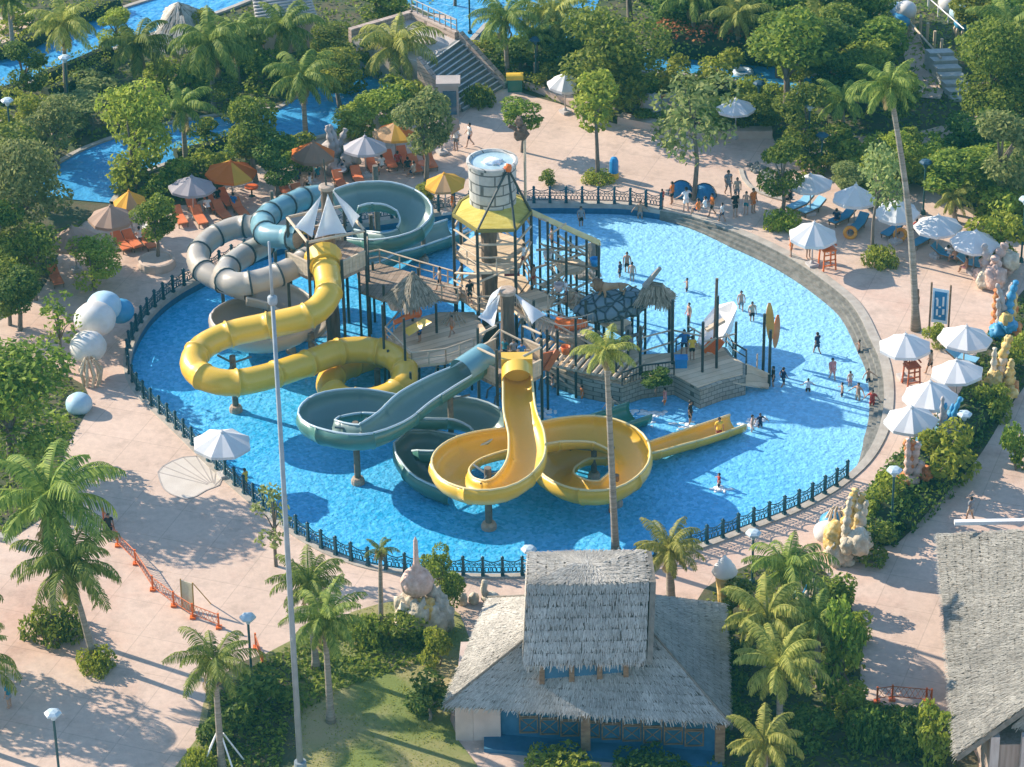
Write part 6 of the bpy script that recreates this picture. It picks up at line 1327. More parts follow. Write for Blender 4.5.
# banner
bn = thing("banner_stand", at(930, 330), "blue banner with white lettering marks hung between two poles on the pavement", "sign"); A, Bq = at(929, 331), at(948, 334); H_ = 3.2
for p in (A, Bq): b = MB(); b.cyl(p, p + Vector((0, 0, H_ + .4)), .07, 7); b.build("pole", WOODB, bn)
d = (Bq - A); i0 = A.lerp(Bq, .08); i1 = A.lerp(Bq, .92); b = MB(); b.slab([lift(i0, .7), lift(i1, .7), lift(i1, H_), lift(i0, H_)], .03); cl = b.build("cloth", M("banner_white", (.55, .68, .74)), bn)
b = MB(); j0, j1 = A.lerp(Bq, .18) - Vector((0, .03, 0)), A.lerp(Bq, .82) - Vector((0, .03, 0)); b.slab([lift(j0, .95), lift(j1, .95), lift(j1, H_ - .2), lift(j0, H_ - .2)], .02); b.build("blue_field", M("banner_blue", (.02, .17, .34)), bn)
b = MB()
for k, (u, z, w, h) in enumerate([(.25, 2.5, .3, .12), (.3, 2.2, .12, .5), (.6, 2.35, .12, .7), (.42, 1.9, .45, .12), (.62, 1.6, .14, .4), (.3, 1.5, .12, .45), (.45, 1.25, .35, .12)]): p = A.lerp(Bq, u) - Vector((0, .075, 0)); b.box((p.x + w / 2, p.y, z), (w, .02, h))
b.build("lettering_mark", WHITEP, bn)
pp = MB(); q = at(916, 330); pp.cyl(q, q + Vector((0, 0, 3.0)), .08, 7); pp.box(q + Vector((0, 0, 2.2)), (.25, .12, .5)); tag(pp.build("marker_pole", WOODB, None, org=q), "brown marker pole beside the leaning palm foot", "pole")
# bins and posts
o = thing("pool_post", at(614, 178), "blue round-topped post with a yellow foot near the plaza tree", "post"); g = at(614, 178); b = MB(); b.lathe(g + Vector((0, 0, .45)), [(.32, 0), (.32, .9), (.22, 1.15), (.001, 1.25)], 12); b.build("blue_top", BLUEP, o); b = MB(); b.lathe(g, [(.34, 0), (.34, .45)], 12); b.build("yellow_foot", M("yellow_paint", (.75, .48, .05)), o)
o = thing("litter_bin", at(515, 90), "yellow topped green litter bin at the foot of the planter wall", "bin"); g = at(515, 90); b = MB(); b.box(g + Vector((0, 0, .5)), (1.1, .8, 1.0)); b.build("green_box", GRN, o); b = MB(); ax = Matrix.Rotation(PI / 2, 3, 'Y'); b.add([g + Vector((x, .45 * math.cos(PI * k / 8), 1.0 + .4 * math.sin(PI * k / 8))) for x in (-.65, .65) for k in range(9)], [(k, k + 1, 9 + k + 1, 9 + k) for k in range(8)] + [tuple(range(9))[::-1], tuple(range(9, 18))]); b.build("yellow_lid", M("yellow_paint", (.75, .48, .05)), o)
# lifeguard chairs
def guard_chair(x, y, mat, label, s=1.0):
    o = thing("lifeguard_chair", at(x, y), label, "chair", "lifeguard chairs", .3, s); b = MB()
    for sx in (-.45, .45):
        for sy in (-.45, .45): b.bar((sx, sy, 0), (sx * .85, sy * .85, 1.5), .09)
    for z in (.4, .8, 1.2): b.bar((-.42, -.43, z), (.42, -.43, z), .06, .08)
    b.build("leg_frame", mat, o, local=True); b = MB(); b.box((0, 0, 1.5), (.95, .9, .09)); b.build("seat", mat, o, local=True); b = MB(); [b.bar((sx, .42, 1.5), (sx, .55, 2.3), .12, .05) for sx in (-.36, -.18, 0, .18, .36)]; b.bar((-.45, .55, 2.3), (.45, .55, 2.3), .08, .1); b.build("backrest", mat, o, local=True)
    b = MB(); [b.bar((sx, -.4, 1.85), (sx, .45, 1.85), .1, .06) for sx in (-.46, .46)]; b.build("armrest", mat, o, local=True)
guard_chair(827, 268, ORANGE, "tall orange lifeguard chair at the far kerb"); guard_chair(911, 385, M("red_wood", (.42, .09, .03), (.5, .13, .05)), "red brown lifeguard chair at the right kerb", .95)
# sphere sculptures
SPH = M("white_shell_paint", (.62, .58, .52), (.72, .70, .66), rough=.6, scale=1.2); SPB = M("blue_shell_paint", (.04, .25, .46), (.07, .31, .52), rough=.5, scale=1.2); SPP = M("pale_blue_paint", (.36, .54, .64), (.46, .62, .72), rough=.5, scale=1)
def balls(x, y, L, name, label):
    o = thing(name, at(x, y), label, "sculpture")
    for bx, by, z, r, m_ in L: b = MB(); c = at(bx, by, z); b.blob(c, (r, r, r * .86), int(bx), .05, 3); o2 = b.build("ball", m_, o, smooth=True)
    b = MB(); g = at(x, y)
    for k in range(9): a = 2 * PI * k / 9; b.tube([g + Vector((.5 * math.cos(a), .5 * math.sin(a), 0)), g + Vector((.7 * math.cos(a + .3), .7 * math.sin(a + .3), 1.0)), g + Vector((.3 * math.cos(a), .3 * math.sin(a), 1.9))], [.1, .12, .06], 6)
    b.build("stem", LOG, o); return o
balls(92, 384, [(104, 306, 2.5, 1.15, SPP), (95, 319, 2.3, 1.35, SPH), (88, 347, 1.9, 1.2, SPH), (120, 311, 1.7, .95, SPB), (79, 404, .45, .85, SPP)], "ball_sculpture", "cluster of big white and blue ball shapes beside the left fence")
balls(902, 36, [(897, 10, 2.0, .75, SPP), (906, 10, 2.2, .85, SPH), (900, 21, 1.5, .8, SPB), (893, 20, 1.2, .6, SPP)], "ball_sculpture", "cluster of white and blue balls left of the rope bridge"); balls(963, 40, [(950, 3, 2.4, .9, SPH), (960, 13, 2.0, .85, SPP), (966, 21, 1.6, .95, SPB)], "ball_sculpture", "cluster of white and blue balls right of the rope bridge")
# coral and shell rockwork
COR = [M("coral_orange", (.58, .15, .04), (.68, .32, .12), rough=.8, scale=3.5, bump=.9, bscale=9, blotch=.35, bl_scale=1.6), M("coral_pink", (.58, .38, .30), (.68, .50, .42), rough=.8, scale=3.5, bump=.9, bscale=9, blotch=.35, bl_scale=1.6), M("coral_yellow", (.66, .40, .08), (.76, .58, .26), rough=.8, scale=3.5, bump=.9, bscale=9, blotch=.35, bl_scale=1.6), M("coral_cream", (.60, .50, .36), (.70, .62, .48), rough=.85, scale=3.5, bump=.9, bscale=9, blotch=.35, bl_scale=1.6), SPB, M("coral_grey", (.34, .31, .29), (.46, .42, .40), rough=.85, scale=2, bump=.5)]
def coral(x, y, hpx, wpx, pal, label, seed, name="coral_sculpture", nb=7, nr=5):
    rr = random.Random(seed); g = at(x, y); k = sc(x, y); H_ = hpx / k / .87; W_ = wpx / k / 2; o = thing(name, g, label, "sculpture", "painted coral and shell sculptures")
    for i in range(nr):
        b = MB(); a = rr.uniform(0, 6.28); r = W_ * rr.uniform(.28, .5); b.blob(g + Vector((W_ * .6 * math.cos(a), W_ * .6 * math.sin(a), r * .55 + H_ * .3 * rr.random())), (r, r, r * rr.uniform(.8, 1.5)), seed + i, .5, 3, 1.3); b.build("rock", COR[rr.choice(pal)], o, smooth=True)
    for i in range(nb):
        a = rr.uniform(0, 6.28); e = g + Vector((W_ * .55 * math.cos(a), W_ * .4 * math.sin(a), H_ * rr.uniform(.5, .92))); m_ = g.lerp(e, .5) + Vector((rr.uniform(-.3, .3), rr.uniform(-.3, .3), 0)); r = W_ * rr.uniform(.12, .22)
        b = MB(); Q = crom([g + Vector((.3 * W_ * math.cos(a), .3 * W_ * math.sin(a), 0)), m_, e], .16); b.tube(Q, [r * (1.7 - 1.1 * k / len(Q)) * (1 + .32 * math.sin(k * 1.9 + i)) for k in range(len(Q))], 9); b.build("branch", COR[rr.choice(pal)], o, smooth=True)
    return o
coral(912, 492, 62, 40, [0, 0, 1, 1], "orange and pink branching coral statue with blue collars below the lowest right parasol", 3)
coral(948, 448, 60, 34, [4, 4, 5], "blue branching coral beside the big yellow green shrub", 4, nb=10)
coral(1000, 396, 62, 40, [2, 2, 3, 0], "yellow upright shell statue near the crowded right parasols", 5)
coral(1002, 332, 58, 40, [4, 5, 0, 2], "blue and orange figure-like coral right of the banner", 6)
coral(996, 284, 50, 52, [3, 5, 1], "pale seashell rocks piled at the end of the far lounger row", 7, name="shell_rocks", nb=4, nr=8)
coral(850, 560, 76, 52, [2, 2, 3, 3], "yellow and cream coral rock pile at the corner of the pool deck", 8, name="coral_rock_pile", nb=8, nr=14)
coral(752, 622, 30, 40, [2, 3, 0], "small yellow coral heap beside the ice cream sculpture", 9, nb=4)
coral(806, 606, 36, 26, [4, 3], "blue and white figure half hidden in the palms", 10, nb=4)
coral(340, 170, 46, 40, [5, 3, 5], "grey jagged river rocks behind the brown and grey parasols", 11, name="river_rocks", nb=5, nr=9)
coral(664, 118, 26, 46, [5, 0, 5], "grey teapot-like rock sculpture with an orange pot", 12, name="rock_sculpture", nb=3, nr=6)
balls(836, 536, [(826, 532, .7, .75, SPH), (832, 522, .8, .75, SPB)], "ball_sculpture", "white and blue balls lying beside the coral rock pile")
# shell fountain with onion top
sf = thing("shell_fountain", at(424, 632), "cream and ochre shell fountain topped by a pinkish onion dome and spire", "sculpture"); g = at(424, 632)
b = MB()
for k in range(7): a = 2 * PI * k / 7; b.blob(g + Vector((.95 * math.cos(a), .6 * math.sin(a), .9 + .5 * (k % 2))), (.7, .6, 1.3), k, .5, 3, 1.4)
b.build("shell_rock", COR[3], sf, True); b = MB(); b.blob(g + Vector((.1, -.5, 1.5)), (.7, .4, 1.1), 4, .5, 3, 1.5); b.build("ochre_rock", COR[2], sf, True)
b = MB(); b.lathe(g + Vector((-.3, 0, 2.5)), [(.3, 0), (.85, .45), (.95, .95), (.7, 1.45), (.3, 1.8), (.16, 2.2), (.12, 3.6), (.001, 3.9)], 16); b.build("onion_dome", COR[1], sf, True)
# ice cream sculpture and swan
ic = thing("ice_cream_sculpture", at(724, 604), "giant ice cream cone sculpture with a white swirl beside the pool fence", "sculpture"); g = at(724, 604); b = MB(); b.lathe(g, [(.35, 0), (.42, 1.0), (.55, 2.0)], 12); b.build("cone", COR[2], ic); b = MB(); b.lathe(g + Vector((0, 0, 2.0)), [(.6, 0), (.75, .2), (.6, .4), (.62, .5), (.45, .7), (.4, .85), (.15, 1.1), (.001, 1.35)], 14); b.build("swirl", WHITEP, ic, True)
sw = thing("bird_statue", at(489, 604), "cream bird statue on the paving beyond the hall roof", "statue"); g = at(489, 604); b = MB(); b.blob(g + Vector((.1, 0, .4)), (.55, .4, .4), 3, .2, 2); b.tube([g + Vector((-.1, 0, .5)), g + Vector((-.3, 0, 1.0)), g + Vector((-.2, 0, 1.5)), g + Vector((-.35, 0, 1.6))], [.25, .2, .2, .1], 8); b.build("body", COR[3], sw, True)
for k, (x, y) in enumerate(((463, 604), (474, 603))): b = MB(); g = at(x, y); b.blob(g + Vector((0, 0, .3)), (.32, .28, .45), k, .3, 2); tag(b.build("boulder", COR[3], None, True, org=g), ("smaller" if k == 0 else "larger") + " cream boulder left of the bird statue", "boulder")
pt = thing("stone_planter", at(157, 266), "round beige stone planter around the leafy tree by the fence", "planter"); g = at(157, 266); b = MB(); b.lathe(g, [(1.3, 0), (1.25, .55), (1.1, .6), (1.0, .5), (.001, .45)], 20); b.build("basin", PINKW, pt)
bn2 = thing("park_bench", at(9, 168), "grey metal bench beside the path at the left edge", "bench"); g = at(9, 168); b = MB(); b.box(g + Vector((0, 0, .5)), (1.8, .5, .08), .3); b.build("seat", STEEL, bn2); b = MB(); b.box(g + Vector((-.1, .3, .8)), (1.8, .08, .5), .3); b.build("backrest", STEEL, bn2); b = MB(); [b.box(g + Vector((sx, 0, .24)), (.08, .45, .48), .3) for sx in (-.7, .7)]; b.build("leg_frame", STEEL, bn2)
rg = MB(); g = at(743, 73, .1); rg.tube([g + Vector((.62 * math.cos(2 * PI * k / 20), .62 * math.sin(2 * PI * k / 20), .05)) for k in range(21)], .2, 8); tag(rg.build("swim_ring", M("clear_ring", (.55, .68, .75), (.65, .76, .82), rough=.3), None, True, org=g), "pale inflatable swim ring floating on the canal", "swim ring")
for x, y, l in ((850, 238, "orange swim ring leaning at the end of a far lounger"), (900, 240, "orange swim ring beside the leaning palm trunk")):
    rg = MB(); g = at(x, y); rg.tube([g + Vector((.38 * math.cos(2 * PI * k / 16), .12 * math.sin(2 * PI * k / 16), .42 + .34 * math.sin(2 * PI * k / 16))) for k in range(17)], .13, 8); tag(rg.build("swim_ring", M("orange_ring", (.75, .25, .03), (.8, .4, .05), rough=.4, scale=2), None, True, org=g), l, "swim ring", "orange swim rings")
# stakes round the young palm
sk = thing("palm_stakes", at(222, 768), "white wooden props tied round the palm on the lawn edge", "stakes"); g = at(222, 768)
for a in (.4, 2.4, 3.6, 5.4): b = MB(); b.cyl(g + Vector((1.3 * math.cos(a), 1.3 * math.sin(a), 0)), g + Vector((.2 * math.cos(a), .2 * math.sin(a), 2.2)), .05, 6); b.build("stake", WHITEP, sk)
# small pebbles along the kidney bed
pe = MB(); rr = random.Random(8)
for k in range(150): t = rr.random(); x, y = 750 + 36 * t, 168 + 30 * t ** 1.2; g = at(x + rr.uniform(-3, 7), y + rr.uniform(-5, 2)); pe.blob(g + Vector((0, 0, .08)), (rr.uniform(.12, .25),) * 2 + (.14,), k, .4, 1)
struct(pe.build("pebble_edging", GREYSTONE), 'stuff'); wall_path([(741, 170), (744, 180), (754, 190), (770, 197), (790, 202)], .3, .12, STONE, "kerb", "curved pale kerb round the pebble bed by the slender tree")
for x, y, l in ((681, 194, "dark blue dome tent left of the open tall tree's trunk"), (704, 197, "dark blue dome tent right of the open tall tree's trunk")):
    g = at(x, y); dt = thing("dome_tent", g, l, "tent", "blue dome tents"); b = MB(); b.lathe(g, [(.85 * math.cos(k * .196), 1.05 * math.sin(k * .196)) for k in range(8)] + [(.0, 1.06)], 12); b.build("canopy", M("tent_blue", (.02, .14, .30), (.03, .2, .4), rough=.6), dt, True)
    b = MB(); b.tube([g + Vector((.9 * math.cos(PI * k / 8), 0, 1.1 * math.sin(PI * k / 8))) for k in range(9)], .03, 5); b.build("hoop", POLE, dt)
for x, y, c, l in ((252, 196, 'orange', "round orange table below the striped parasol's right edge"), (340, 178, 'pale', "round pale table near the pale grey parasol"), (150, 236, 'pale', "round pale table by the stone planter"), (425, 172, 'orange', "round orange table under the pale thin-leaved tree")):
    g = at(x, y); tb = thing("terrace_table", g, l, "table", "terrace tables"); b = MB(); b.lathe(g, [(.25, 0), (.06, .06), (.06, .7)], 10); b.build("pedestal", POLE, tb); b = MB(); b.lathe(g + Vector((0, 0, .7)), [(.5, 0), (.5, .05)], 16); b.build("table_top", ORANGE if c == 'orange' else WHITEP, tb)
for x, y, a, l in [(180, 222, 20, "orange lounger alone left of the terrace crowd"), (240, 214, 25, "orange lounger right of the striped parasol's pole"), (200, 222, 20, "front orange lounger under the plain grey brown parasol"), (222, 216, 25, "front orange lounger between the two left terrace parasols"), (340, 186, 15, "orange lounger below the pale grey parasol's left edge"), (415, 170, 15, "orange lounger right of the tan striped parasol"), (430, 166, 15, "orange lounger under the faded pinkish parasol"), (300, 200, 20, "orange lounger in the sun below the brown parasol"), (148, 246, 25, "orange lounger beside the stone planter")]: lounger(x, y, a, 'orange', l, OG)
fo = MB(); rr = random.Random(4)
for x, y, w, h, n_ in ((748, 424, 16, 7, 26), (652, 416, 14, 6, 22), (640, 412, 10, 4, 12), (398, 352, 12, 5, 16), (462, 490, 14, 5, 18), (316, 334, 10, 4, 14), (719, 489, 10, 4, 16), (545, 410, 12, 6, 16), (690, 425, 14, 4, 14)):
    for k in range(n_): g = at(x + rr.gauss(0, w / 2), y + rr.gauss(0, h / 2), WZ); fo.blob(g, (rr.uniform(.08, .35), rr.uniform(.08, .3), .05), k, .5, 1, 2)
struct(fo.build("water_foam", FOAM, None, True), 'stuff')
# ------------------------------------------------------------------ people
def skin_mesh(name, J, E, mat, sub=1):
    """one continuous surface grown over joints J {name:(xyz, radius)} along bones E"""
    names = list(J); ix = {n: i for i, n in enumerate(names)}
    me = bpy.data.meshes.new(name + "_bones"); me.from_pydata([J[n][0] for n in names], [(ix[a], ix[b]) for a, b in E], []); me.update()
    o = bpy.data.objects.new(name + "_bones", me); COL.objects.link(o)
    sm = o.modifiers.new("Skin", 'SKIN'); sm.use_smooth_shade = True
    sl = me.skin_vertices[0].data if len(me.skin_vertices) else None
    if sl is None:
        bpy.context.view_layer.objects.active = o; bpy.ops.mesh.customdata_skin_add(); sl = me.skin_vertices[0].data
    for n in names: r = J[n][1]; sl[ix[n]].radius = (r, r) if not isinstance(r, tuple) else r; sl[ix[n]].use_root = False
    sl[0].use_root = True
    if sub: ss = o.modifiers.new("Sub", 'SUBSURF'); ss.levels = sub; ss.render_levels = sub
    dg = bpy.context.evaluated_depsgraph_get(); dg.update(); ev = o.evaluated_get(dg); out = bpy.data.meshes.new_from_object(ev); out.name = name
    out.materials.clear(); out.materials.append(mat); out.polygons.foreach_set("use_smooth", [True] * len(out.polygons))
    bpy.data.objects.remove(o, do_unlink=True); bpy.data.meshes.remove(me); return out
SKIN = [M("skin_light", (.52, .33, .24), (.56, .36, .26), rough=.6), M("skin_tan", (.40, .23, .15), (.44, .26, .17), rough=.6), M("skin_brown", (.26, .14, .085), (.30, .17, .10), rough=.6)]
HAIR = [M("black_hair", (.012, .010, .010), (.02, .017, .015), rough=.5), M("brown_hair", (.07, .04, .02), (.10, .06, .03), rough=.5)]
CL = {k: M("cloth_" + k, c, rough=.85, scale=6) for k, c in {'black': (.015, .016, .02), 'navy': (.015, .03, .08), 'blue': (.03, .16, .40), 'teal': (.02, .16, .20), 'red': (.38, .04, .03), 'orange': (.68, .18, .03), 'white': (.68, .68, .66), 'pink': (.60, .25, .24), 'yellow': (.70, .46, .06), 'grey': (.22, .23, .24), 'maroon': (.16, .025, .03), 'beige': (.48, .38, .28)}.items()}
def pose_joints(pose):
    V = Vector; J = {'pelvis': (V((0, 0, .95)), (.165, .12)), 'waist': (V((0, 0, 1.12)), (.14, .105)), 'chest': (V((0, .01, 1.32)), (.175, .12)), 'collar': (V((0, 0, 1.45)), (.10, .08)), 'neck': (V((0, .01, 1.52)), .058), 'head': (V((0, .03, 1.60)), (.085, .1)), 'crown': (V((0, .015, 1.70)), (.085, .1))}
    ik = {}
    def arm(s, el, wr, n): J['sh' + n] = (V((s * .20, 0, 1.42)), .062); J['el' + n] = (V(el), .045); J['wr' + n] = (V(wr), .033); h = V(wr) + (V(wr) - V(el)).normalized() * .07; J['ha' + n] = (h, (.042, .022)); d = (V(wr) - V(el)).normalized(); sd = d.cross(V((0, 1, .2))).normalized(); [J.__setitem__('f%d%s' % (k, n), (h + d * (.075 + .02 * (k in (1, 2))) + sd * (k - 1.5) * .024 + V((0, .02, 0)), .010)) for k in range(4)]; J['th' + n] = (h + sd * s * .05 + d * .025 + V((0, .03, 0)), .011)
    def leg(s, kn, an, n): J['hi' + n] = (V((s * .095, 0, .90)), .095); J['kn' + n] = (V(kn), .062); J['an' + n] = (V(an), .043); J['to' + n] = (V(an) + V((0, .17, -.045)), (.045, .03)); J['he' + n] = (V(an) + V((0, -.03, -.05)), .035)
    if pose == 'walk': arm(-1, (-.27, -.12, 1.15), (-.26, -.05, .92), 'l'); arm(1, (.27, .10, 1.15), (.25, .25, .96), 'r'); leg(-1, (-.10, .16, .52), (-.10, .24, .10), 'l'); leg(1, (.10, -.04, .50), (.10, -.30, .14), 'r')
    elif pose == 'wade': arm(-1, (-.40, .03, 1.24), (-.55, .14, 1.12), 'l'); arm(1, (.40, .03, 1.24), (.54, .16, 1.10), 'r'); leg(-1, (-.14, .06, .50), (-.16, .02, .09), 'l'); leg(1, (.14, .02, .50), (.16, -.03, .09), 'r')
    elif pose == 'sit':
        arm(-1, (-.26, .08, 1.17), (-.18, .30, 1.05), 'l'); arm(1, (.26, .08, 1.17), (.18, .30, 1.05), 'r'); leg(-1, (-.13, .42, .93), (-.13, .46, .52), 'l'); leg(1, (.13, .42, .93), (.13, .46, .52), 'r')
    elif pose == 'recline':
        arm(-1, (-.28, -.05, 1.15), (-.24, .12, .98), 'l'); arm(1, (.28, -.05, 1.15), (.24, .12, .98), 'r'); leg(-1, (-.11, .44, .98), (-.11, .86, .93), 'l'); leg(1, (.11, .42, 1.10), (.11, .78, .92), 'r')
    else: arm(-1, (-.26, -.02, 1.15), (-.27, .04, .90), 'l'); arm(1, (.26, -.02, 1.15), (.25, .10, .91), 'r'); leg(-1, (-.10, .02, .50), (-.11, -.02, .09), 'l'); leg(1, (.10, .02, .50), (.11, 0, .09), 'r')
    E = [('pelvis', 'waist'), ('waist', 'chest'), ('chest', 'collar'), ('collar', 'neck'), ('neck', 'head'), ('head', 'crown')]
    for n in 'lr': E += [('collar', 'sh' + n), ('sh' + n, 'el' + n), ('el' + n, 'wr' + n), ('wr' + n, 'ha' + n)] + [('ha' + n, 'f%d%s' % (k, n)) for k in range(4)] + [('ha' + n, 'th' + n), ('pelvis', 'hi' + n), ('hi' + n, 'kn' + n), ('kn' + n, 'an' + n), ('an' + n, 'to' + n), ('an' + n, 'he' + n)]
    return J, E
POSE = {}
def pose_meshes(pose):
    if pose in POSE: return POSE[pose]
    J, E = pose_joints(pose); body = skin_mesh("body", J, E, SKIN[0])
    def fat(n, d): p, r = J[n]; r = r if isinstance(r, tuple) else (r, r); return (p, (r[0] + d, r[1] + d))
    sh = {n: fat(n, .022) for n in ('waist', 'chest', 'collar', 'shl', 'shr')}; sh['hem'] = (J['pelvis'][0] + Vector((0, 0, .03)), (.18, .135))
    for n in 'lr': sh['sl' + n] = (J['sh' + n][0].lerp(J['el' + n][0], .6), .075)
    shirt = skin_mesh("shirt", sh, [('hem', 'waist'), ('waist', 'chest'), ('chest', 'collar'), ('collar', 'shl'), ('collar', 'shr'), ('shl', 'sll'), ('shr', 'slr')], CL['white'])
    so_ = {'pelvis': fat('pelvis', .02), 'top': (J['pelvis'][0].lerp(J['waist'][0], .5), (.165, .125))}
    for n in 'lr': so_['hi' + n] = fat('hi' + n, .02); so_['kn' + n] = (J['hi' + n][0].lerp(J['kn' + n][0], .75), .10)
    shorts = skin_mesh("shorts", so_, [('pelvis', 'top'), ('pelvis', 'hil'), ('pelvis', 'hir'), ('hil', 'knl'), ('hir', 'knr')], CL['navy'])
    b = MB(); c = Vector((0, .0, 1.66)); V_, F_ = ICO[3]; keep = [f for f in F_ if sum(V_[i].z * .8 - V_[i].y * .75 for i in f) / 3 > -.18]
    b.add([c + Vector((v.x * .098, v.y * .118 + .005, v.z * .125)) for v in V_], keep); hair = b.mesh("hair", HAIR[0], True)
    f = MB(); f.blob((0, .135, 1.63), (.014, .022, .028), 1, 0, 1)
    for s in (-1, 1): f.blob((s * .035, .118, 1.655), (.014, .01, .009), 1, 0, 1); f.blob((s * .09, .02, 1.635), (.012, .025, .033), 1, 0, 1)
    f.blob((0, .122, 1.575), (.028, .01, .009), 1, 0, 1); face = f.mesh("face_features", M("face_shade", (.30, .17, .12), rough=.6), True)
    POSE[pose] = (body, shirt, shorts, hair, face); return POSE[pose]
def person(x, y, pose, face_deg, s, shirt, shorts, label, z=0.0, skin=0, hair=0, group=None, drop=0.0, lean=0.0):
    B = pose_meshes(pose); p = at(x, y, z)
    o = thing("person", p + Vector((0, 0, -drop)), label, "person", group, math.radians(face_deg), s)
    if lean: o.rotation_euler = (math.radians(lean), 0, math.radians(face_deg))
    part("body", B[0], o, mat=SKIN[skin]); part("hair", B[3], o, mat=HAIR[hair]); part("face_features", B[4], o)
    if shirt: part("shirt", B[1], o, mat=CL[shirt])
    if shorts: part("shorts", B[2], o, mat=CL[shorts])
    return o
W_ = WZ
SW = "bathers in the pool"
for a in [
    (627, 272, 'stand', 170, 1.0, None, 'black', "tallest of three bathers standing behind the boulder roof", W_, 1), (620, 277, 'stand', 60, .8, 'navy', 'navy', "child in dark suit left of the three bathers behind the boulder roof", W_, 1), (632, 281, 'stand', -20, .95, None, 'grey', "bare-chested bather right of the three behind the boulder roof", W_, 0),
    (640, 218, 'wade', 180, 1.0, None, 'grey', "bather alone against the far pool wall", W_, 1), (581, 226, 'stand', 200, 1.0, 'grey', 'black', "person standing beside the far fence by the sloping roof", W_, 1), (687, 291, 'wade', 90, .8, None, 'navy', "bather low in the water beyond the toy boat mast", W_, 1), (689, 322, 'stand', 120, .95, None, 'pink', "bare-backed bather behind the blue-shirted man", W_, 0),
    (741, 310, 'walk', 180, .95, None, 'grey', "bather walking away beyond the toy boat", W_, 0), (752, 321, 'stand', 190, .95, 'beige', 'black', "bather in dark shorts right of the walking bather", W_, 1), (817, 353, 'walk', 40, 1.0, 'navy', 'navy', "person in dark clothes walking near the right steps", W_, 1), (832, 379, 'walk', 200, 1.0, 'pink', 'pink', "woman in a pink suit wading toward the right steps", W_, 0),
    (773, 386, 'stand', 90, .95, 'black', 'black', "bather in black right beside the surfboard posts", W_, 1), (783, 386, 'walk', -60, .9, 'navy', 'navy', "bather in navy swimwear next to the one in black", W_, 1), (808, 392, 'wade', 0, .8, 'white', 'black', "child in white crouching in the shade line", W_, 0), (850, 386, 'stand', 20, .75, None, 'pink', "small child standing in sunlit water", W_, 0),
    (842, 396, 'wade', 90, .8, None, 'navy', "child low in the water left of the splashing pair", W_, 1), (858, 400, 'wade', 140, .95, None, 'beige', "broad bather sitting low near the right steps", W_, 1), (872, 407, 'wade', 160, .95, 'red', 'red', "bather in red at the right steps", W_, 1), (868, 382, 'wade', 200, .8, None, 'navy', "child close to the right steps above the bather in red", W_, 1), (859, 353, 'wade', 90, .8, None, 'navy', "swimmer stretched at the right steps edge", W_, 2),
    (690, 423, 'stand', 250, 1.05, 'black', 'black', "person in black standing beside the yellow run out", W_, 1), (665, 404, 'wade', 90, .9, 'pink', 'orange', "person in pink below the dark bush on the island", W_, 0), (719, 440, 'stand', 200, 1.05, 'yellow', 'maroon', "lifeguard in yellow shirt and red shorts at the run out's side", W_, 1), (752, 431, 'wade', 250, .9, None, 'white', "bather in white shorts waiting at the end of the run out", W_, 0), (760, 427, 'wade', 200, .8, 'navy', 'navy', "bather in navy behind the one waiting at the run out", W_, 1),
    (719, 487, 'wade', 90, .8, 'red', 'navy', "child in a red top splashing alone in the front water", W_, 0), (612, 414, 'wade', 180, .95, None, 'black', "bather half hidden by the tall palm trunk", W_, 0), (582, 398, 'wade', 100, .75, 'orange', 'orange', "child in orange at the foot of the stone wall", W_, 0), (553, 388, 'stand', 60, .7, None, 'white', "small child under the orange chute", W_, 0), (610, 512, 'wade', 100, .7, None, 'red', "child in the shade beside the palm trunk at the front", W_, 1),
]: person(*a[:8], z=a[8], skin=a[9], group=SW, drop=.42 if a[2] == 'wade' else .22)
IS = .78
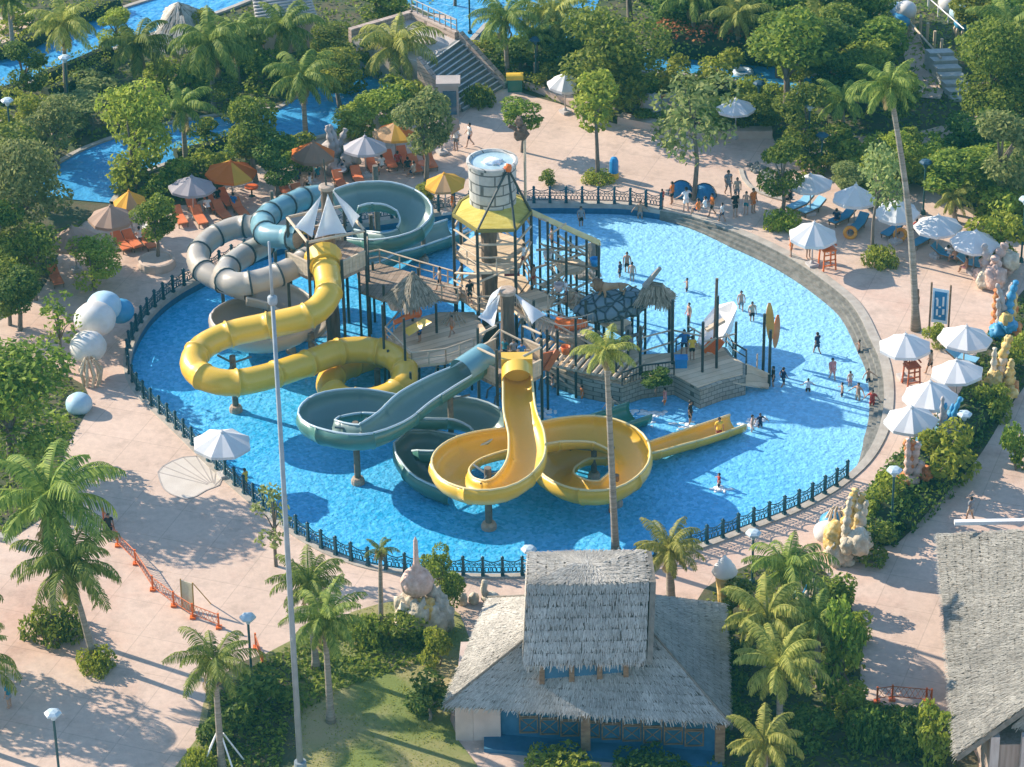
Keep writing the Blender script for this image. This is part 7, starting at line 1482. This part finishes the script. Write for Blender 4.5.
for a in [
    (684, 356, 'wade', 180, 1.1, 'blue', 'navy', "man in blue with arms spread on the island deck", IS, 1), (692, 360, 'stand', 0, 1.0, 'yellow', 'black', "person in a yellow vest beside the man in blue on the island", IS, 1),
    (577, 313, 'walk', 120, .95, 'beige', 'beige', "person climbing the sand ramp below the boulder roof", 2.6, 1), (470, 304, 'stand', 200, 1.0, 'black', 'black', "person in black on the main tower's lower deck", 2.9, 1), (522, 366, 'stand', 180, .95, 'blue', 'black', "child in blue waiting at the yellow open slide", 4.3, 1), (514, 362, 'stand', 180, .9, 'grey', 'black', "child in grey behind the one waiting at the yellow open slide", 4.3, 1), (505, 360, 'stand', 150, .85, 'teal', 'navy', "child in teal beside the short bark column", 4.3, 1),
    (312, 248, 'stand', 200, 1.0, 'blue', 'black', "person in blue on the left tower deck", 5.5, 1), (306, 246, 'stand', 170, .95, 'yellow', 'navy', "person in yellow on the left tower deck", 5.5, 1), (328, 246, 'stand', 90, .95, 'red', 'navy', "person in red on the left tower deck behind the sail", 5.5, 1), (524, 268, 'walk', 90, 1.0, 'white', 'maroon', "person in white on the main tower's upper deck", 5.6, 1), (552, 250, 'stand', 90, .95, None, 'black', "bather up on the high right wing deck", 5.0, 1),
    (735, 217, 'stand', 200, 1.12, 'black', 'black', "woman in black with bare legs standing at the far kerb", 0, 0), (728, 196, 'walk', 200, 1.15, 'grey', 'grey', "person in long grey walking away on the far plaza", 0, 1), (737, 200, 'walk', 180, 1.0, 'beige', 'grey', "person in beige following the grey walker", 0, 1), (753, 213, 'stand', 220, 1.1, 'orange', 'orange', "lifeguard in orange standing in the far shade", 0, 1), (746, 214, 'stand', 160, 1.0, None, 'teal', "child in teal trunks beside the lifeguard in orange", 0, 0),
    (712, 216, 'walk', 100, 1.0, 'orange', 'black', "person in orange and black at the far kerb", 0, 1), (672, 204, 'stand', 60, 1.0, 'orange', 'black', "person in orange under the open tall tree", 0, 1), (686, 212, 'wade', 30, 1.1, 'white', 'white', "person in white beneath the open tall tree", 0, 0), (705, 219, 'sit', 60, 1.0, 'white', 'grey', "person in white crouching at the far kerb", 0, 0), (698, 221, 'sit', 60, 1.0, 'orange', 'navy', "person in orange sitting on the far kerb", 0, 1),
    (791, 257, 'stand', 90, .95, 'orange', 'orange', "lifeguard in orange at the kerb left of the tall orange chair", 0, 1), (808, 258, 'stand', 200, 1.0, 'grey', 'beige', "person standing in the shade of the lifeguard parasol", 0, 1), (930, 374, 'walk', 60, 1.0, 'beige', 'black', "person reaching toward the red brown lifeguard chair", 0, 1), (456, 150, 'stand', 150, 1.05, 'white', 'grey', "person in white on the plaza above the bucket tower", 0, 1), (470, 147, 'walk', 100, 1.1, 'white', 'navy', "person in white and navy on the plaza behind the bucket", 0, 0), (453, 214, 'stand', 100, .95, 'orange', 'orange', "person in orange at the fence below the bright yellow parasol", 0, 1),
    (246, 492, 'stand', 60, .95, 'yellow', 'yellow', "lifeguard in yellow leaning at the front fence", 0, 1), (110, 540, 'stand', 200, 1.05, 'black', 'black', "person in black in the shade at the orange barrier's end", 0, 2), (10, 708, 'stand', 60, 1.0, 'teal', 'grey', "person in grey green at the bottom left edge", 0, 1), (970, 522, 'walk', 40, 1.0, 'grey', 'beige', "person on the shaded path by the pavilion roof", 0, 1),
]: person(*a[:8], z=a[8], skin=a[9])
for a in [(952, 256, 'recline', -30, 1.0, 'white', 'white', "sunbather in white lying on a far blue lounger"), (966, 274, 'sit', 60, 1.0, None, 'pink', "person in pink sitting at a lounger's foot by the rocks"), (985, 266, 'sit', -20, 1.0, 'blue', 'black', "person in blue sitting under the parasol nearest the rocks"), (908, 178 + 52, 'sit', 30, 1.0, 'navy', 'black', "person sitting in shade behind the leaning palm"), (790, 206, 'sit', 60, 1.0, 'black', 'black', "person in black sitting left of the shaded loungers"), (208, 214, 'sit', 20, 1.0, 'white', 'navy', "person in white resting on the terrace under the plain parasol"), (382, 172, 'sit', 20, 1.0, 'white', 'black', "person in white seated between the orange loungers"), (318, 182, 'sit', 40, 1.0, 'teal', 'navy', "person in teal seated under the brown parasol"), (298, 186, 'sit', 10, 1.0, 'navy', 'navy', "person in navy seated left under the brown parasol")]:
    o = person(*a, z=0.0, skin=1, drop=.38, lean=28 if a[2] == 'recline' else 0)
person(827, 264, 'sit', 160, 1.0, 'orange', 'orange', "lifeguard in orange seated on the tall orange chair", z=0, skin=1, drop=-.72)
# lion statue on the boulder roof
lz = 4.42; lc = at(611, 296, lz); V = Vector
LJ = {'hip': (V((.75, 0, .62)), (.2, .24)), 'belly': (V((.2, 0, .66)), (.2, .22)), 'chest': (V((-.45, 0, .74)), (.26, .28)), 'neck': (V((-.8, 0, .95)), .22), 'head': (V((-1.1, 0, 1.0)), .2), 'muzzle': (V((-1.36, 0, .92)), .11), 'tail1': (V((1.1, 0, .6)), .05), 'tail2': (V((1.45, .05, .3)), .04), 'tail3': (V((1.7, .05, .38)), .06)}
LE = [('hip', 'belly'), ('belly', 'chest'), ('chest', 'neck'), ('neck', 'head'), ('head', 'muzzle'), ('hip', 'tail1'), ('tail1', 'tail2'), ('tail2', 'tail3')]
for s, n in ((-1, 'l'), (1, 'r')):
    LJ['fs' + n] = (V((-.5, s * .17, .55)), .12); LJ['fk' + n] = (V((-.52 - .1 * s, s * .18, .28)), .075); LJ['fp' + n] = (V((-.62 - .15 * s, s * .18, .05)), .08); LJ['hk' + n] = (V((.62 + .1 * s, s * .2, .42)), .13); LJ['hh' + n] = (V((.92 + .1 * s, s * .2, .26)), .06); LJ['hp' + n] = (V((.8 + .1 * s, s * .2, .05)), .075)
    LE += [('chest', 'fs' + n), ('fs' + n, 'fk' + n), ('fk' + n, 'fp' + n), ('hip', 'hk' + n), ('hk' + n, 'hh' + n), ('hh' + n, 'hp' + n)]
LION = M("lion_paint", (.34, .21, .12), (.42, .28, .17), rough=.75, scale=2)
lm = skin_mesh("body", LJ, LE, LION); o = thing("lion_statue", lc, "brown lion statue prowling across the boulder roof", "statue", None, .3, 1.05); part("body", lm, o)
b = MB(); b.blob((-.85, 0, .95), (.32, .36, .4), 4, .5, 3, 2.5); [b.blob((-1.05, s * .16, 1.2), (.06, .05, .08), 1, 0, 1) for s in (-1, 1)]; b.build("mane", M("lion_mane", (.20, .11, .06), (.27, .16, .09), rough=.9, scale=4, bump=.6), o, True, local=True)
for a in [(196, 206, 'sit', 10, 1.0, 'navy', 'black', "person in navy seated left under the plain grey brown parasol"), (218, 204, 'sit', 30, 1.0, 'black', 'navy', "person in black seated between the left terrace parasols"), (345, 176, 'sit', 20, 1.0, 'navy', 'black', "person in navy seated beside the brown rocks"), (398, 168, 'sit', -10, 1.0, 'red', 'black', "person in red seated under the tan striped parasol"), (408, 174, 'sit', 20, 1.0, 'black', 'black', "person in black seated under the tan striped parasol"), (414, 178, 'sit', 60, 1.0, 'beige', 'navy', "person in beige seated by the round orange table"), (140, 244, 'sit', 20, 1.0, 'white', 'navy', "person in white seated by the stone planter"), (234, 210, 'sit', -30, 1.0, 'blue', 'black', "person in blue seated right of the striped parasol's pole"), (310, 190, 'sit', 90, 1.0, 'white', 'black', "person in white seated under the brown parasol"), (916, 236, 'sit', 30, 1.0, 'red', 'black', "person in red seated right of the leaning palm"), (836, 226, 'sit', -20, 1.0, 'navy', 'navy', "person in navy seated on the lounger in the gap"), (955, 264, 'sit', 40, 1.0, None, 'navy', "bare-chested person seated under the parasol with leaf shadows"), (940, 426, 'sit', 0, .95, 'white', 'pink', "person in white seated under the fourth right parasol")]:
    person(*a, z=0.0, skin=1, drop=.40)
for a in [(484, 172, 'walk', 220, 1.0, 'teal', 'black', "person in teal walking on the plaza right of the bucket"), (662, 207, 'stand', 40, .8, 'red', 'navy', "child in red standing by the far fence end"), (722, 222, 'walk', 60, .85, 'white', 'navy', "child in white walking along the far kerb"), (640, 352, 'stand', 200, .95, 'grey', 'navy', "person in grey at the island's inner rail", .78), (566, 302, 'stand', 100, .95, 'white', 'navy', "person in white on the small sand deck", 3.4), (534, 286, 'stand', 60, .9, None, 'red', "bather in red trunks on the small sand deck's edge", 3.4), (420, 342, 'stand', 60, .85, 'blue', 'navy', "child in blue on the low climbing deck", 2.2), (452, 336, 'walk', 120, .85, None, 'orange', "child in orange trunks on the low climbing deck", 2.2), (440, 290, 'walk', 90, .95, 'beige', 'black', "person in beige crossing the plank footbridge", 3.2)]:
    person(*a[:8], z=a[8] if len(a) > 8 else 0.0, skin=1)
# ------------------------------------------------------------------ air
hb = MB(); hb.box((0, 300, 56.5), (6400, 6400, 117)); hm_ = bpy.data.materials.new("haze"); hm_.use_nodes = True; n_ = hm_.node_tree.nodes
for q in list(n_): n_.remove(q)
ou = n_.new("ShaderNodeOutputMaterial"); pv = n_.new("ShaderNodeVolumePrincipled"); pv.inputs["Density"].default_value = 0.00018; pv.inputs["Color"].default_value = (.10, .66, .78, 1); pv.inputs["Anisotropy"].default_value = 0.0
hm_.node_tree.links.new(pv.outputs[0], ou.inputs["Volume"]); struct(hb.build("haze", hm_), 'stuff')
